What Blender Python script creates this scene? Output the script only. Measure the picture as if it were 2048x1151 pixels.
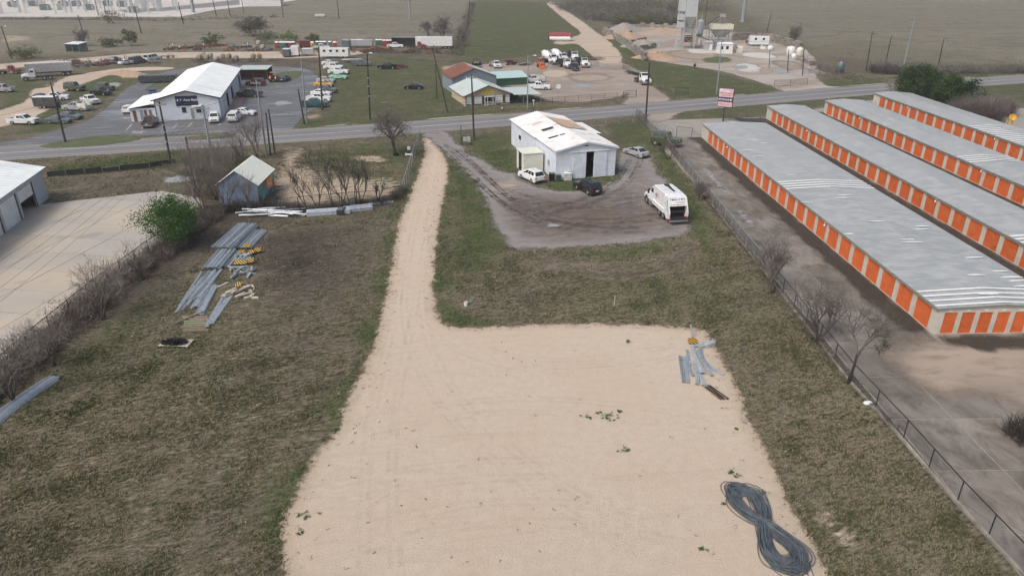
import bpy, bmesh, math, random
import numpy as np
from mathutils import Vector, Matrix
for o in list(bpy.data.objects): bpy.data.objects.remove(o, do_unlink=True)
SC = bpy.context.scene
COL = SC.collection
R = math.radians
# ------------------------------------------------------------------ camera, sky, sun, exposure
FPX, CX, CY, CAMH = 1420.0, 1024.0, 575.5, 30.0
PITCH = math.atan(663.5 / FPX)
cam = bpy.data.cameras.new('camera'); cam_o = bpy.data.objects.new('camera', cam); COL.objects.link(cam_o)
cam.sensor_width = 36.0; cam.lens = FPX / 2048 * 36.0; cam.clip_end = 6000; cam.clip_start = 0.1
cam_o.location = (0, 0, CAMH); cam_o.rotation_euler = (math.pi / 2 - PITCH, 0, 0)
SC.camera = cam_o
SUN_EL, SUN_AZ = R(52), R(228)
w = bpy.data.worlds.new('World'); SC.world = w; w.use_nodes = True
wn = w.node_tree; wn.nodes.clear()
sky = wn.nodes.new('ShaderNodeTexSky'); sky.sky_type = 'NISHITA'; sky.sun_disc = False
sky.sun_elevation = SUN_EL; sky.sun_rotation = SUN_AZ
sky.air_density = 1.0; sky.dust_density = 6.0; sky.ozone_density = 0.6
bgn = wn.nodes.new('ShaderNodeBackground'); bgn.inputs['Strength'].default_value = 0.13
won = wn.nodes.new('ShaderNodeOutputWorld')
hsv = wn.nodes.new('ShaderNodeHueSaturation'); hsv.inputs['Saturation'].default_value = .85   # overcast: the blue of a clear sky is mostly gone
wn.links.new(sky.outputs[0], hsv.inputs['Color']); wn.links.new(hsv.outputs[0], bgn.inputs['Color']); wn.links.new(bgn.outputs[0], won.inputs['Surface'])
sl = bpy.data.lights.new('sun', 'SUN'); so = bpy.data.objects.new('sun', sl); COL.objects.link(so)
sl.energy = 1.25; sl.angle = R(18); sl.color = (1.0, 0.98, 0.95)
so.location = (0, 0, 60)
# direction towards the sun as in the sky texture
so.rotation_euler = (math.pi / 2 - SUN_EL, 0, math.pi - SUN_AZ)
SC.view_settings.view_transform = 'Standard'; SC.view_settings.look = 'None'
SC.view_settings.gamma = 1.0; SC.view_settings.use_curve_mapping = False
SC.view_settings.exposure = 0.18
SC.render.engine = 'CYCLES'
SC.cycles.volume_bounces = 1; SC.cycles.max_bounces = 6; SC.cycles.transparent_max_bounces = 24

# ------------------------------------------------------------------ surveying helpers: a place on the flat ground from the photograph
def g(px, py, z=0.0):
    u = (px - CX) / FPX; v = (CY - py) / FPX
    dy = math.cos(PITCH) + v * math.sin(PITCH); dz = -math.sin(PITCH) + v * math.cos(PITCH)
    t = (z - CAMH) / dz
    return Vector((u * t, dy * t, z))
def hgt(base, topy):
    """height above the ground of a point seen at row topy that stands over base"""
    v = (CY - topy) / FPX
    dy = math.cos(PITCH) + v * math.sin(PITCH); dz = -math.sin(PITCH) + v * math.cos(PITCH)
    return CAMH + dz / dy * base.y

# ------------------------------------------------------------------ mesh builder
class MB:
    def __init__(s): s.v = []; s.f = []
    def quad(s, *p):
        n = len(s.v); s.v += [tuple(q) for q in p]; s.f.append(tuple(range(n, n + len(p)))); return s
    def box(s, x0, x1, y0, y1, z0, z1, M=None):
        n = len(s.v)
        P = [(x, y, z) for z in (z0, z1) for x, y in ((x0, y0), (x1, y0), (x1, y1), (x0, y1))]
        if M is not None: P = [tuple(M @ Vector(p)) for p in P]
        s.v += P
        for f in ((3, 2, 1, 0), (4, 5, 6, 7), (0, 1, 5, 4), (1, 2, 6, 5), (2, 3, 7, 6), (3, 0, 4, 7)): s.f.append(tuple(n + i for i in f))
        return s
    def frustum(s, b, t):
        """b, t: (x0,x1,y0,y1,z) rectangles"""
        n = len(s.v)
        for (x0, x1, y0, y1, z) in (b, t): s.v += [(x0, y0, z), (x1, y0, z), (x1, y1, z), (x0, y1, z)]
        for f in ((3, 2, 1, 0), (4, 5, 6, 7), (0, 1, 5, 4), (1, 2, 6, 5), (2, 3, 7, 6), (3, 0, 4, 7)): s.f.append(tuple(n + i for i in f))
        return s
    def tube(s, pts, rad, sides=5, cap=True):
        pts = [Vector(p) for p in pts]
        if not hasattr(rad, '__len__'): rad = [rad] * len(pts)
        rings = []; prev = None
        for i, p in enumerate(pts):
            d = (pts[min(i + 1, len(pts) - 1)] - pts[max(i - 1, 0)])
            if d.length < 1e-9: d = Vector((0, 0, 1))
            d.normalize()
            a = Vector((0, 0, 1)) if abs(d.z) < .9 else Vector((1, 0, 0))
            if prev is not None and (prev - d * prev.dot(d)).length > 1e-3: u = (prev - d * prev.dot(d)).normalized()
            else: u = d.cross(a).normalized()
            prev = u; w_ = d.cross(u)
            n = len(s.v)
            for k in range(sides):
                c = 2 * math.pi * k / sides
                s.v.append(tuple(p + (u * math.cos(c) + w_ * math.sin(c)) * rad[i]))
            rings.append(n)
        for a, b in zip(rings, rings[1:]):
            for k in range(sides): s.f.append((a + k, a + (k + 1) % sides, b + (k + 1) % sides, b + k))
        if cap and sides > 2:
            s.f.append(tuple(rings[0] + k for k in reversed(range(sides)))); s.f.append(tuple(rings[-1] + k for k in range(sides)))
        return s
    def bar(s, a, b, wd, ht=None):
        """rectangular bar from a to b"""
        a = Vector(a); b = Vector(b); ht = ht or wd
        d = (b - a).normalized(); up = Vector((0, 0, 1)) if abs(d.z) < .95 else Vector((1, 0, 0))
        l = d.cross(up).normalized() * wd / 2; u = l.cross(d).normalized() * ht / 2
        n = len(s.v)
        for p in (a, b): s.v += [tuple(p - l - u), tuple(p + l - u), tuple(p + l + u), tuple(p - l + u)]
        for f in ((0, 1, 2, 3), (7, 6, 5, 4), (0, 4, 5, 1), (1, 5, 6, 2), (2, 6, 7, 3), (3, 7, 4, 0)): s.f.append(tuple(n + i for i in f))
        return s
    def cyl(s, c, r, h, sides=12, axis='z', r2=None):
        c = Vector(c); ax = {'x': Vector((1, 0, 0)), 'y': Vector((0, 1, 0)), 'z': Vector((0, 0, 1))}[axis]
        return s.tube([c, c + ax * h], [r, r if r2 is None else r2], sides)
    def extrude(s, prof, y0, y1, inset=0.0, drop=0.0):
        """side profile [(x,z)] extruded across y, its edges eased by inset/drop"""
        cx = sum(p[0] for p in prof) / len(prof); k = len(prof)
        st = [(y0, 1), (y0 + inset, 0), (y1 - inset, 0), (y1, 1)] if inset else [(y0, 0), (y1, 0)]
        n = len(s.v); zm = max(p[1] for p in prof)
        for y, e in st:
            for x, z in prof:
                s.v.append((x + (-drop * .7 if x > cx else drop * .7) * e * (1 if abs(x - cx) > 1.2 else 0), y, z - drop * e * (1 if z > .55 * zm else 0)))
        for j in range(len(st) - 1):
            for i in range(k):
                a = n + j * k + i; b = n + j * k + (i + 1) % k
                s.f.append((a, b, b + k, a + k))
        s.f.append(tuple(n + i for i in reversed(range(k)))); s.f.append(tuple(n + (len(st) - 1) * k + i for i in range(k)))
        return s
    def lathe(s, prof, sides=12, c=(0, 0, 0)):
        n = len(s.v); k = len(prof)
        for j in range(sides):
            a = 2 * math.pi * j / sides
            for r_, z in prof: s.v.append((c[0] + r_ * math.cos(a), c[1] + r_ * math.sin(a), c[2] + z))
        for j in range(sides):
            for i in range(k - 1):
                a = n + j * k + i; b = n + ((j + 1) % sides) * k + i
                s.f.append((a, b, b + 1, a + 1))
        return s
    def xf(s, M, start=0):
        s.v[start:] = [tuple(M @ Vector(p)) for p in s.v[start:]]; return s
    def mesh(s, name, smooth=False):
        me = bpy.data.meshes.new(name); me.from_pydata(s.v, [], s.f)
        bm = bmesh.new(); bm.from_mesh(me); bmesh.ops.recalc_face_normals(bm, faces=bm.faces); bm.to_mesh(me); bm.free()
        if smooth:
            for p in me.polygons: p.use_smooth = True
        me.update(); return me
    def build(s, name, m, parent=None, smooth=False):
        return obj(name, s.mesh(name, smooth), m, parent)
def obj(name, me, m=None, parent=None, loc=None, rz=None):
    o = bpy.data.objects.new(name, me); COL.objects.link(o)
    if m is not None:
        if len(me.materials) == 0: me.materials.append(m)
        elif me.materials[0] != m:
            o.material_slots[0].link = 'OBJECT'; o.material_slots[0].material = m
    if parent: o.parent = parent
    if loc is not None: o.location = loc
    if rz is not None: o.rotation_euler = (0, 0, rz)
    return o
def tag(o, label=None, cat=None, group=None, kind=None):
    if label: o['label'] = label
    if cat: o['category'] = cat
    if group: o['group'] = group
    if kind: o['kind'] = kind
    return o
def thing(name, label, cat, loc=(0, 0, 0), rz=0, group=None):
    o = bpy.data.objects.new(name, None); COL.objects.link(o); o.empty_display_size = .3
    o.location = loc; o.rotation_euler = (0, 0, rz)
    return tag(o, label, cat, group)
def copy_tree(o, parent=None):
    c = o.copy(); COL.objects.link(c); c.parent = parent
    for ch in o.children: copy_tree(ch, c)
    return c
def np_mesh(name, V, Fc, m, kind=None, attrs=None, parent=None, smooth=False):
    """mesh from numpy arrays: V (n,3), Fc (m,3) or (m,4)"""
    me = bpy.data.meshes.new(name); V = np.asarray(V, np.float32); Fc = np.asarray(Fc, np.int32); k = Fc.shape[1]
    me.vertices.add(len(V)); me.vertices.foreach_set('co', V.ravel())
    me.loops.add(Fc.size); me.loops.foreach_set('vertex_index', Fc.ravel())
    me.polygons.add(len(Fc)); me.polygons.foreach_set('loop_start', np.arange(0, Fc.size, k, dtype=np.int32))
    try: me.polygons.foreach_set('loop_total', np.full(len(Fc), k, np.int32))
    except Exception: pass
    if smooth: me.polygons.foreach_set('use_smooth', np.ones(len(Fc), bool))
    for an, av in (attrs or {}).items():
        a = me.attributes.new(an, 'FLOAT', 'POINT'); a.data.foreach_set('value', np.asarray(av, np.float32))
    me.update(calc_edges=True); me.validate()
    o = obj(name, me, m, parent)
    if kind: o['kind'] = kind
    return o

# ------------------------------------------------------------------ materials
class NT:
    def __init__(s, name):
        s.m = bpy.data.materials.new(name); s.m.use_nodes = True; s.t = s.m.node_tree; s.t.nodes.clear()
        s.out = s.n('ShaderNodeOutputMaterial'); s.p = s.n('ShaderNodeBsdfPrincipled'); s.l(s.p.outputs[0], s.out.inputs['Surface'])
    def n(s, t, **kw):
        x = s.t.nodes.new(t)
        for k, v in kw.items(): setattr(x, k, v)
        return x
    def l(s, a, b): s.t.links.new(a, b)
    def set(s, sock, v):
        if hasattr(v, 'is_output') or isinstance(v, bpy.types.NodeSocket): s.l(v, sock)
        else:
            if isinstance(v, tuple) and len(v) == 3 and sock.type == 'RGBA': v = v + (1,)
            sock.default_value = v
    def pos(s, scale=(1, 1, 1), rot=0.0, obj=False):
        if obj: src = s.n('ShaderNodeTexCoord').outputs['Object']
        else: src = s.n('ShaderNodeNewGeometry').outputs['Position']
        mp = s.n('ShaderNodeMapping'); mp.vector_type = 'TEXTURE'; mp.inputs['Scale'].default_value = tuple(1 / k for k in scale); mp.inputs['Rotation'].default_value = (0, 0, rot)
        s.l(src, mp.inputs['Vector']); return mp.outputs[0]
    def noise(s, scale, detail=4, rough=.55, vec=None, dist=0.0):
        x = s.n('ShaderNodeTexNoise'); x.inputs['Scale'].default_value = scale; x.inputs['Detail'].default_value = detail
        x.inputs['Roughness'].default_value = rough; x.inputs['Distortion'].default_value = dist
        s.l(vec if vec is not None else s.pos(), x.inputs['Vector']); return x.outputs['Fac']
    def ramp(s, fac, lo, hi, a=0.0, b=1.0, smooth=True):
        x = s.n('ShaderNodeMapRange'); x.interpolation_type = 'SMOOTHSTEP' if smooth else 'LINEAR'
        s.set(x.inputs['Value'], fac); s.set(x.inputs['From Min'], lo); s.set(x.inputs['From Max'], hi)
        s.set(x.inputs['To Min'], a); s.set(x.inputs['To Max'], b); return x.outputs[0]
    def mix(s, fac, a, b, blend='MIX'):
        x = s.n('ShaderNodeMix', data_type='RGBA', blend_type=blend)
        s.set(x.inputs[0], fac); s.set(x.inputs[6], a); s.set(x.inputs[7], b); return x.outputs[2]
    def math(s, op, a, b=0.0, clamp=False):
        x = s.n('ShaderNodeMath', operation=op); x.use_clamp = clamp; s.set(x.inputs[0], a); s.set(x.inputs[1], b); return x.outputs[0]
    def attr(s, name):
        x = s.n('ShaderNodeAttribute'); x.attribute_name = name; return x.outputs['Fac']
    def bump(s, h, strength=.4, dist=.05):
        x = s.n('ShaderNodeBump'); x.inputs['Strength'].default_value = strength; x.inputs['Distance'].default_value = dist
        s.l(h, x.inputs['Height']); s.l(x.outputs[0], s.p.inputs['Normal'])
    def alpha(s, fac):
        tr = s.n('ShaderNodeBsdfTransparent'); mx = s.n('ShaderNodeMixShader')
        s.set(mx.inputs[0], fac); s.l(tr.outputs[0], mx.inputs[1]); s.l(s.p.outputs[0], mx.inputs[2]); s.l(mx.outputs[0], s.out.inputs['Surface'])
    def base(s, c): s.set(s.p.inputs['Base Color'], c)
    def rough(s, r): s.set(s.p.inputs['Roughness'], r)
MC = {}
def mat(name, c, rough=.6, metal=0.0, dirt=None, dscale=.8, damt=.35, var=.12, vscale=4.0, bump=0.0, rnd=0.0, coat=0.0, spec=None):
    """procedural surface: colour with cloudy variation and shaped dirt"""
    if name in MC: return MC[name]
    t = NT(name); n1 = t.noise(vscale, 5, .6, t.pos(obj=False))
    lo = tuple(x * (1 - var * 1.4) for x in c); hi = tuple(min(1, x * (1 + var)) for x in c)
    col = t.mix(t.ramp(n1, .3, .7), lo, hi)
    if dirt is not None:
        n2 = t.noise(dscale, 6, .65, t.pos())
        col = t.mix(t.ramp(n2, .5, .78, 0, damt), col, dirt)
    if rnd:
        oi = t.n('ShaderNodeObjectInfo'); v = t.ramp(oi.outputs['Random'], 0, 1, 1 - rnd, 1 + rnd, False)
        hs = t.n('ShaderNodeHueSaturation'); t.l(v, hs.inputs['Value']); t.l(col, hs.inputs['Color']); col = hs.outputs[0]
    t.base(col); t.rough(t.ramp(n1, .3, .7, max(.02, rough - .1), min(1, rough + .1))); t.p.inputs['Metallic'].default_value = metal
    if coat: t.p.inputs['Coat Weight'].default_value = coat; t.p.inputs['Coat Roughness'].default_value = .08
    if spec is not None: t.p.inputs['Specular IOR Level'].default_value = spec
    if bump: t.bump(t.noise(vscale * 6, 3), bump, .02)
    MC[name] = t.m; return t.m
def paint(name, c): return mat('paint_' + name, c, .28, 0, dirt=(.16, .14, .12), dscale=1.3, damt=.12, var=.05, vscale=2, coat=.5)
M = {}
M['white'] = paint('white', (.74, .75, .76)); M['black'] = paint('black', (.012, .013, .015)); M['silver'] = paint('silver', (.38, .39, .4))
M['grey'] = paint('grey', (.13, .14, .15)); M['darkgrey'] = paint('darkgrey', (.05, .055, .06)); M['navy'] = paint('navy', (.015, .025, .07))
M['teal'] = paint('teal', (.02, .08, .09)); M['mint'] = paint('mint', (.32, .62, .45)); M['yellowcar'] = paint('yellow', (.62, .36, .05))
M['maroon'] = paint('maroon', (.12, .02, .02)); M['red'] = paint('red', (.27, .045, .04)); M['orange'] = paint('orange', (.55, .13, .03))
M['army'] = paint('army', (.06, .075, .04)); M['cream'] = paint('cream', (.68, .66, .55)); M['blue'] = paint('blue', (.03, .07, .2)); M['bronze'] = paint('bronze', (.10, .075, .06))
M['green'] = paint('green', (.05, .15, .095)); M['yellow'] = paint('machine_yellow', (.7, .42, .03)); M['slate'] = paint('slate', (.1, .13, .14))
M['glass'] = mat('dark_glass', (.018, .022, .026), .08, 0, var=.1, coat=.6)
M['tyre'] = mat('tyre_rubber', (.018, .018, .018), .8, 0, dirt=(.12, .1, .08), damt=.4)
M['rim'] = mat('wheel_rim', (.4, .4, .41), .4, .6)
M['lamp'] = mat('head_lamp', (.75, .76, .78), .12, 0, coat=1)
M['tail'] = mat('tail_lamp', (.35, .02, .015), .2, 0, coat=1)
M['plastic'] = mat('black_plastic', (.025, .025, .027), .55)
M['steel'] = mat('galvanised_steel', (.43, .475, .51), .36, .45, dirt=(.2, .17, .14), dscale=1.5, damt=.2, var=.12, vscale=3, rnd=.28)
M['steel2'] = mat('weathered_steel', (.3, .33, .35), .5, .3, dirt=(.18, .13, .09), dscale=1, damt=.5, var=.2, rnd=.15)
M['rust'] = mat('rusty_steel', (.2, .085, .045), .85, 0, dirt=(.08, .04, .03), damt=.6, var=.3, rnd=.2)
M['wood'] = mat('weathered_wood', (.24, .2, .15), .9, 0, dirt=(.09, .075, .06), dscale=3, damt=.6, var=.25, vscale=9, rnd=.25)
M['palewood'] = mat('pale_timber', (.5, .45, .37), .85, 0, dirt=(.2, .17, .14), dscale=2, damt=.5, var=.2, vscale=7, rnd=.18)
M['greenwood'] = mat('treated_green_timber', (.22, .25, .16), .9, 0, dirt=(.1, .09, .06), dscale=2, damt=.5, var=.2, vscale=7, rnd=.2)
M['pole'] = mat('dark_creosote_pole', (.045, .038, .033), .9, 0, dirt=(.13, .1, .08), dscale=.7, damt=.6, var=.3, vscale=3)
M['polesteel'] = mat('grey_steel_pole', (.3, .34, .37), .5, .3, var=.12)
M['concrete'] = mat('pale_concrete', (.36, .34, .31), .9, 0, dirt=(.17, .15, .125), dscale=.5, damt=.7, var=.16, vscale=1.6, bump=.15, rnd=.08)
M['block'] = mat('old_concrete_block', (.25, .23, .2), .95, 0, dirt=(.1, .09, .075), dscale=.8, damt=.8, var=.2, vscale=2, bump=.3, rnd=.2)
M['bark'] = mat('grey_brown_bark', (.08, .068, .06), .95, 0, var=.3, vscale=3)
M['darkbark'] = mat('dark_bark', (.04, .034, .03), .95, 0, var=.3, vscale=3)
M['twig'] = mat('bare_twigs', (.16, .135, .125), .95, 0, var=.25, vscale=.8)
M['twig2'] = mat('purple_grey_twigs', (.17, .15, .148), .95, 0, var=.25, vscale=.3)
M['paletwig'] = mat('pale_twigs', (.21, .185, .165), .95, 0, var=.25, vscale=.8); M['midtwig'] = mat('brown_grey_twigs', (.12, .105, .095), .95, 0, var=.25, vscale=.8)
M['whitewall'] = mat('white_painted_sheet', (.62, .67, .74), .55, 0, dirt=(.36, .36, .36), dscale=.45, damt=.45, var=.06, vscale=.9)
M['whiteroof'] = mat('white_metal_roof', (.78, .82, .82), .4, 0, dirt=(.52, .56, .56), dscale=.18, damt=.6, var=.06, vscale=.5)
M['trimdark'] = mat('dark_trim', (.03, .035, .042), .5)
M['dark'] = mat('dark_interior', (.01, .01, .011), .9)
M['tarp'] = mat('black_fabric', (.01, .01, .012), .8)
# ------------------------------------------------------------------ the setting
def W(poly): return [g(x, y) for x, y in poly]
def sdist(P, poly):
    """signed distance (inside positive) of points P (n,2) to a world polygon"""
    q = np.array([(p[0], p[1]) for p in poly], np.float64); n = len(q)
    d = np.full(len(P), 1e18); ins = np.zeros(len(P), bool)
    for i in range(n):
        a = q[i]; b = q[(i + 1) % n]; e = b - a; w_ = P - a
        t = np.clip((w_ @ e) / max(e @ e, 1e-12), 0, 1); c = w_ - t[:, None] * e
        d = np.minimum(d, (c * c).sum(1))
        c1 = (a[1] > P[:, 1]) != (b[1] > P[:, 1])
        if abs(b[1] - a[1]) > 1e-12:
            xi = a[0] + (P[:, 1] - a[1]) / (b[1] - a[1]) * e[0]; ins ^= c1 & (P[:, 0] < xi)
    return np.sqrt(d) * np.where(ins, 1, -1)
def paint_attr(P, items):
    out = np.zeros(len(P))
    for poly, val, fall in items:
        s = sdist(P, W(poly)); k = np.clip(s / fall * .5 + .5, 0, 1); k = k * k * (3 - 2 * k)
        out = out * (1 - k) + val * k
    return out
SHEETS = {}
def sheet(name, poly, cell, band, m, z, world=False, paints=None, kind='structure', smoothit=0):
    wp = poly if world else W(poly)
    q = np.array([(p[0], p[1]) for p in wp])
    for _ in range(smoothit):
        q = np.concatenate([np.stack([q * .75 + np.roll(q, -1, 0) * .25, q * .25 + np.roll(q, -1, 0) * .75], 1).reshape(-1, 2)])
    wp = [tuple(a) for a in q]
    x0, y0 = q.min(0) - band - cell; x1, y1 = q.max(0) + band + cell
    nx = int((x1 - x0) / cell) + 2; ny = int((y1 - y0) / cell) + 2
    xs = x0 + np.arange(nx) * cell; ys = y0 + np.arange(ny) * cell
    X, Y = np.meshgrid(xs, ys); P = np.stack([X.ravel(), Y.ravel()], 1)
    s = sdist(P, wp); idx = np.arange(nx * ny).reshape(ny, nx)
    Fq = np.stack([idx[:-1, :-1], idx[:-1, 1:], idx[1:, 1:], idx[1:, :-1]], -1).reshape(-1, 4)
    Fq = Fq[s[Fq].max(1) > -band]
    u, inv = np.unique(Fq, return_inverse=True); Fq = inv.reshape(-1, 4)
    V = np.column_stack([P[u], np.full(len(u), z)])
    at = {'sd': s[u]}
    for k, it in (paints or {}).items(): at[k] = paint_attr(P[u], it)
    SHEETS[name] = wp
    return np_mesh(name, V, Fq, m, kind, at)
def edge_alpha(t, w_=.25, a1=.5, s1=2.5, a2=1.0, s2=.35):
    n1 = t.noise(s1, 5, .65); n2 = t.noise(s2, 3)
    e = t.math('ADD', t.attr('sd'), t.math('MULTIPLY', t.math('SUBTRACT', n1, .5), a1 * 2))
    e = t.math('ADD', e, t.math('MULTIPLY', t.math('SUBTRACT', n2, .5), a2 * 2))
    t.alpha(t.ramp(e, -w_, w_)); return e

# ---- ground: one sheet, its cover (short dry grass, green grass, bare soil, thin sand) varies over it
GREEN = [
 ([(95, 352), (110, 330), (345, 302), (420, 300), (400, 322), (330, 338)], 1.0, 1.5),
 ([(900, 300), (945, 345), (985, 400), (1000, 440), (1015, 500), (960, 540), (930, 560), (905, 520), (908, 430), (896, 380)], .9, 4),
 ([(880, 400), (902, 420), (900, 520), (880, 560), (868, 520)], .5, 2),
 ([(905, 275), (1020, 262), (1040, 350), (1005, 345), (955, 312)], 1.0, 2),
 ([(1205, 248), (1290, 238), (1420, 440), (1420, 520), (1385, 470), (1335, 360), (1300, 305), (1235, 300)], .95, 2),
 ([(1230, 330), (1245, 345), (1225, 365), (1130, 385), (1085, 372), (1110, 355)], 1.0, 1),
 ([(600, 160), (660, 215), (610, 255), (600, 285), (720, 262), (910, 232), (905, 130), (820, 108), (700, 120)], .75, 5),
 ([(690, 150), (790, 140), (780, 160), (690, 166)], 1.0, 4),
 ([(850, 190), (905, 150), (930, 205), (890, 215)], 1.0, 3),
 ([(945, 0), (1100, 5), (1200, 80), (1225, 130), (1060, 112), (920, 128), (890, 112)], .85, 8),
 ([(960, 90), (1060, 85), (1090, 100), (1000, 112), (930, 108)], 1.0, 8),
 ([(0, 145), (75, 150), (105, 172), (62, 205), (0, 225)], .9, 4),
 ([(130, 190), (170, 158), (290, 140), (300, 150), (250, 175), (160, 235), (110, 262), (30, 270), (60, 235)], .9, 2),
 ([(300, 170), (365, 140), (380, 140), (330, 165), (290, 182)], 1.0, 1.5),
 ([(70, 296), (110, 284), (200, 272), (275, 275), (280, 283), (190, 293)], 1.0, 1),
 ([(375, 280), (380, 272), (470, 266), (472, 271), (430, 279)], 1.0, .7),
 ([(583, 262), (600, 240), (740, 225), (905, 215), (1100, 214), (1230, 198), (1260, 196), (1190, 208), (1050, 222), (860, 240), (700, 258), (600, 268)], .8, 1.5),
 ([(1280, 130), (1300, 120), (1400, 135), (1560, 180), (1545, 188), (1420, 197), (1340, 196), (1300, 165)], .95, 2),
 ([(1230, 70), (1260, 95), (1300, 125), (1300, 165), (1262, 128), (1200, 70)], 1.0, 3),
 ([(1600, 170), (1660, 155), (1720, 150), (1790, 168), (1690, 178), (1620, 184)], .9, 3),
 ([(1345, 222), (1530, 205), (1750, 188), (1760, 196), (1540, 228), (1400, 238), (1350, 236)], .7, 1.5),
 ([(1880, 172), (2048, 152), (2200, 145), (2200, 205), (1960, 205)], .8, 3),
 ([(1800, 142), (2100, 130), (2100, 152), (1850, 168)], .9, 3),
 ([(1560, 100), (1700, 75), (1900, 100), (2100, 120), (2100, 135), (1700, 130)], .45, 10),
 ([(60, 800), (120, 730), (260, 610), (330, 560), (360, 570), (220, 700), (120, 800)], .75, 2.5),
 ([(600, 300), (690, 290), (800, 280), (830, 290), (810, 330), (700, 330), (630, 320)], .7, 2),
 ([(640, 330), (780, 345), (810, 350), (800, 385), (740, 380), (690, 350)], .55, 2),
 ([(800, 400), (845, 330), (850, 345), (815, 440), (800, 520), (775, 560), (790, 450)], .85, 1.2),
 ([(860, 585), (872, 625), (900, 650), (1000, 650), (1000, 640), (930, 632), (900, 600)], .9, 1),
 ([(1660, 640), (1780, 770), (1860, 860), (1960, 970), (2060, 1100), (1990, 1060), (1850, 900), (1690, 760)], .8, 1.8),
 ([(1120, 510), (1290, 490), (1360, 470), (1340, 500), (1230, 520)], .75, 1.5),
 ([(1150, 540), (1330, 540), (1480, 560), (1500, 640), (1350, 630), (1150, 600)], .4, 4),
 ([(330, 575), (470, 640), (420, 760), (200, 780), (130, 800)], .35, 5),
 ([(0, 84), (150, 80), (400, 60), (400, 80), (150, 100), (0, 110)], .35, 8),
]
BARE = [
 ([(510, 460), (640, 440), (790, 420), (770, 520), (740, 600), (640, 650), (540, 640), (500, 560)], .75, 6),
 ([(530, 480), (640, 470), (650, 560), (560, 580)], 1.0, 4),
 ([(560, 640), (740, 620), (720, 740), (690, 800), (600, 900), (500, 900), (480, 720)], .6, 8),
 ([(380, 960), (560, 980), (540, 1160), (250, 1200), (300, 1050)], .5, 5),
 ([(395, 430), (540, 405), (800, 395), (790, 415), (520, 450), (470, 470), (340, 570), (0, 800), (0, 740), (200, 600)], .9, 2.5),
 ([(1070, 530), (1130, 505), (1260, 520), (1230, 560), (1130, 570)], .5, 2.5),
 ([(1200, 560), (1240, 545), (1330, 510), (1400, 470), (1400, 500), (1330, 540), (1250, 565)], .8, 1.5),
 ([(900, 580), (1010, 560), (1150, 590), (1040, 630), (930, 630)], .45, 3),
 ([(1640, 110), (1770, 120), (2100, 130), (2100, 148), (1800, 150), (1690, 145)], .7, 4),
 ([(560, 130), (760, 110), (910, 120), (905, 100), (560, 100)], .6, 4),
 ([(380, 120), (620, 112), (660, 125), (600, 138), (480, 135)], .7, 3),
 ([(1200, 40), (1360, 50), (1460, 110), (1290, 118)], .8, 5),
 ([(95, 352), (350, 340), (440, 330), (440, 400), (400, 430), (320, 385), (97, 400)], .55, 3),
 ([(840, 40), (945, 20), (920, 100), (850, 100)], .5, 5),
 ([(1930, 190), (2100, 190), (2100, 260), (1960, 250)], .4, 3),
]
TAN = [
 ([(552, 410), (548, 360), (562, 330), (575, 296), (612, 294), (592, 332), (650, 343), (720, 356), (800, 366), (785, 392), (690, 398), (600, 415)], .8, 2.0),
 ([(690, 310), (760, 312), (782, 325), (720, 322)], .9, 1.2),
 ([(725, 360), (790, 348), (790, 372), (740, 372)], .6, 1.5),
 ([(600, 330), (660, 340), (700, 350), (640, 362)], .45, 1.5),
 ([(0, 70), (60, 72), (70, 80), (0, 86)], .7, 4),
 ([(1610, 1020), (1670, 1010), (1740, 1080), (1690, 1110)], .55, 1.0),
 ([(230, 960), (330, 1010), (300, 1040), (230, 1000)], .3, .8),
 ([(640, 150), (655, 162), (664, 176), (655, 175), (645, 160), (635, 150)], .6, 1),
 ([(575, 232), (640, 228), (650, 234), (590, 240)], .7, 1),
 ([(880, 132), (915, 128), (915, 180), (900, 175)], .8, 2),
 ([(1080, 515), (1130, 520), (1120, 545), (1085, 540)], .35, 2),
]
DARK = [
 ([(400, 420), (450, 400), (550, 405), (640, 410), (640, 425), (520, 440), (420, 470), (300, 560), (220, 620), (210, 600)], .7, 2.5),
 ([(530, 475), (640, 465), (655, 540), (560, 575), (525, 530)], .95, 4),
 ([(0, 36), (360, 40), (360, 42), (0, 39)], .6, 4),
]
TANPOLY = [(842, 268), (852, 300), (838, 340), (818, 392), (798, 440), (790, 480), (780, 540), (768, 600), (755, 660), (740, 710), (716, 760), (692, 800), (680, 845), (650, 885), (612, 930), (590, 990), (562, 1040), (555, 1090), (578, 1151), (600, 1350), (1750, 1350),
  (1655, 1151), (1640, 1110), (1600, 1040), (1560, 960), (1530, 900), (1500, 840), (1480, 790), (1445, 720), (1422, 672), (1400, 656), (1300, 649), (1150, 646), (1000, 652), (905, 655), (882, 640), (868, 618), (868, 560), (872, 500), (878, 450), (886, 400), (898, 345), (890, 310), (872, 285)]
gm = NT('ground_cover')
n_big = gm.noise(.035, 4, .5); n_mid = gm.noise(.22, 5, .6); n_cl = gm.noise(1.5, 5, .65, gm.pos((.42, 1, 1), .32)); n_fin = gm.noise(5.5, 4, .7, gm.pos((.4, 1, 1), .35)); n_sp = gm.noise(16, 3, .7)
cl = gm.math('ADD', gm.math('MULTIPLY', n_cl, .5), gm.math('ADD', gm.math('MULTIPLY', n_mid, .25), gm.math('MULTIPLY', n_fin, .25)))
dry = gm.mix(gm.ramp(n_fin, .35, .65), (.108, .092, .064), (.212, .18, .128))
olive = gm.mix(gm.ramp(n_fin, .35, .7), (.036, .042, .018), (.088, .09, .042))
colr = gm.mix(gm.ramp(cl, .41, .55), olive, dry)
colr = gm.mix(gm.ramp(n_big, .4, .65, 0, .35), colr, (.135, .125, .1))
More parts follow.
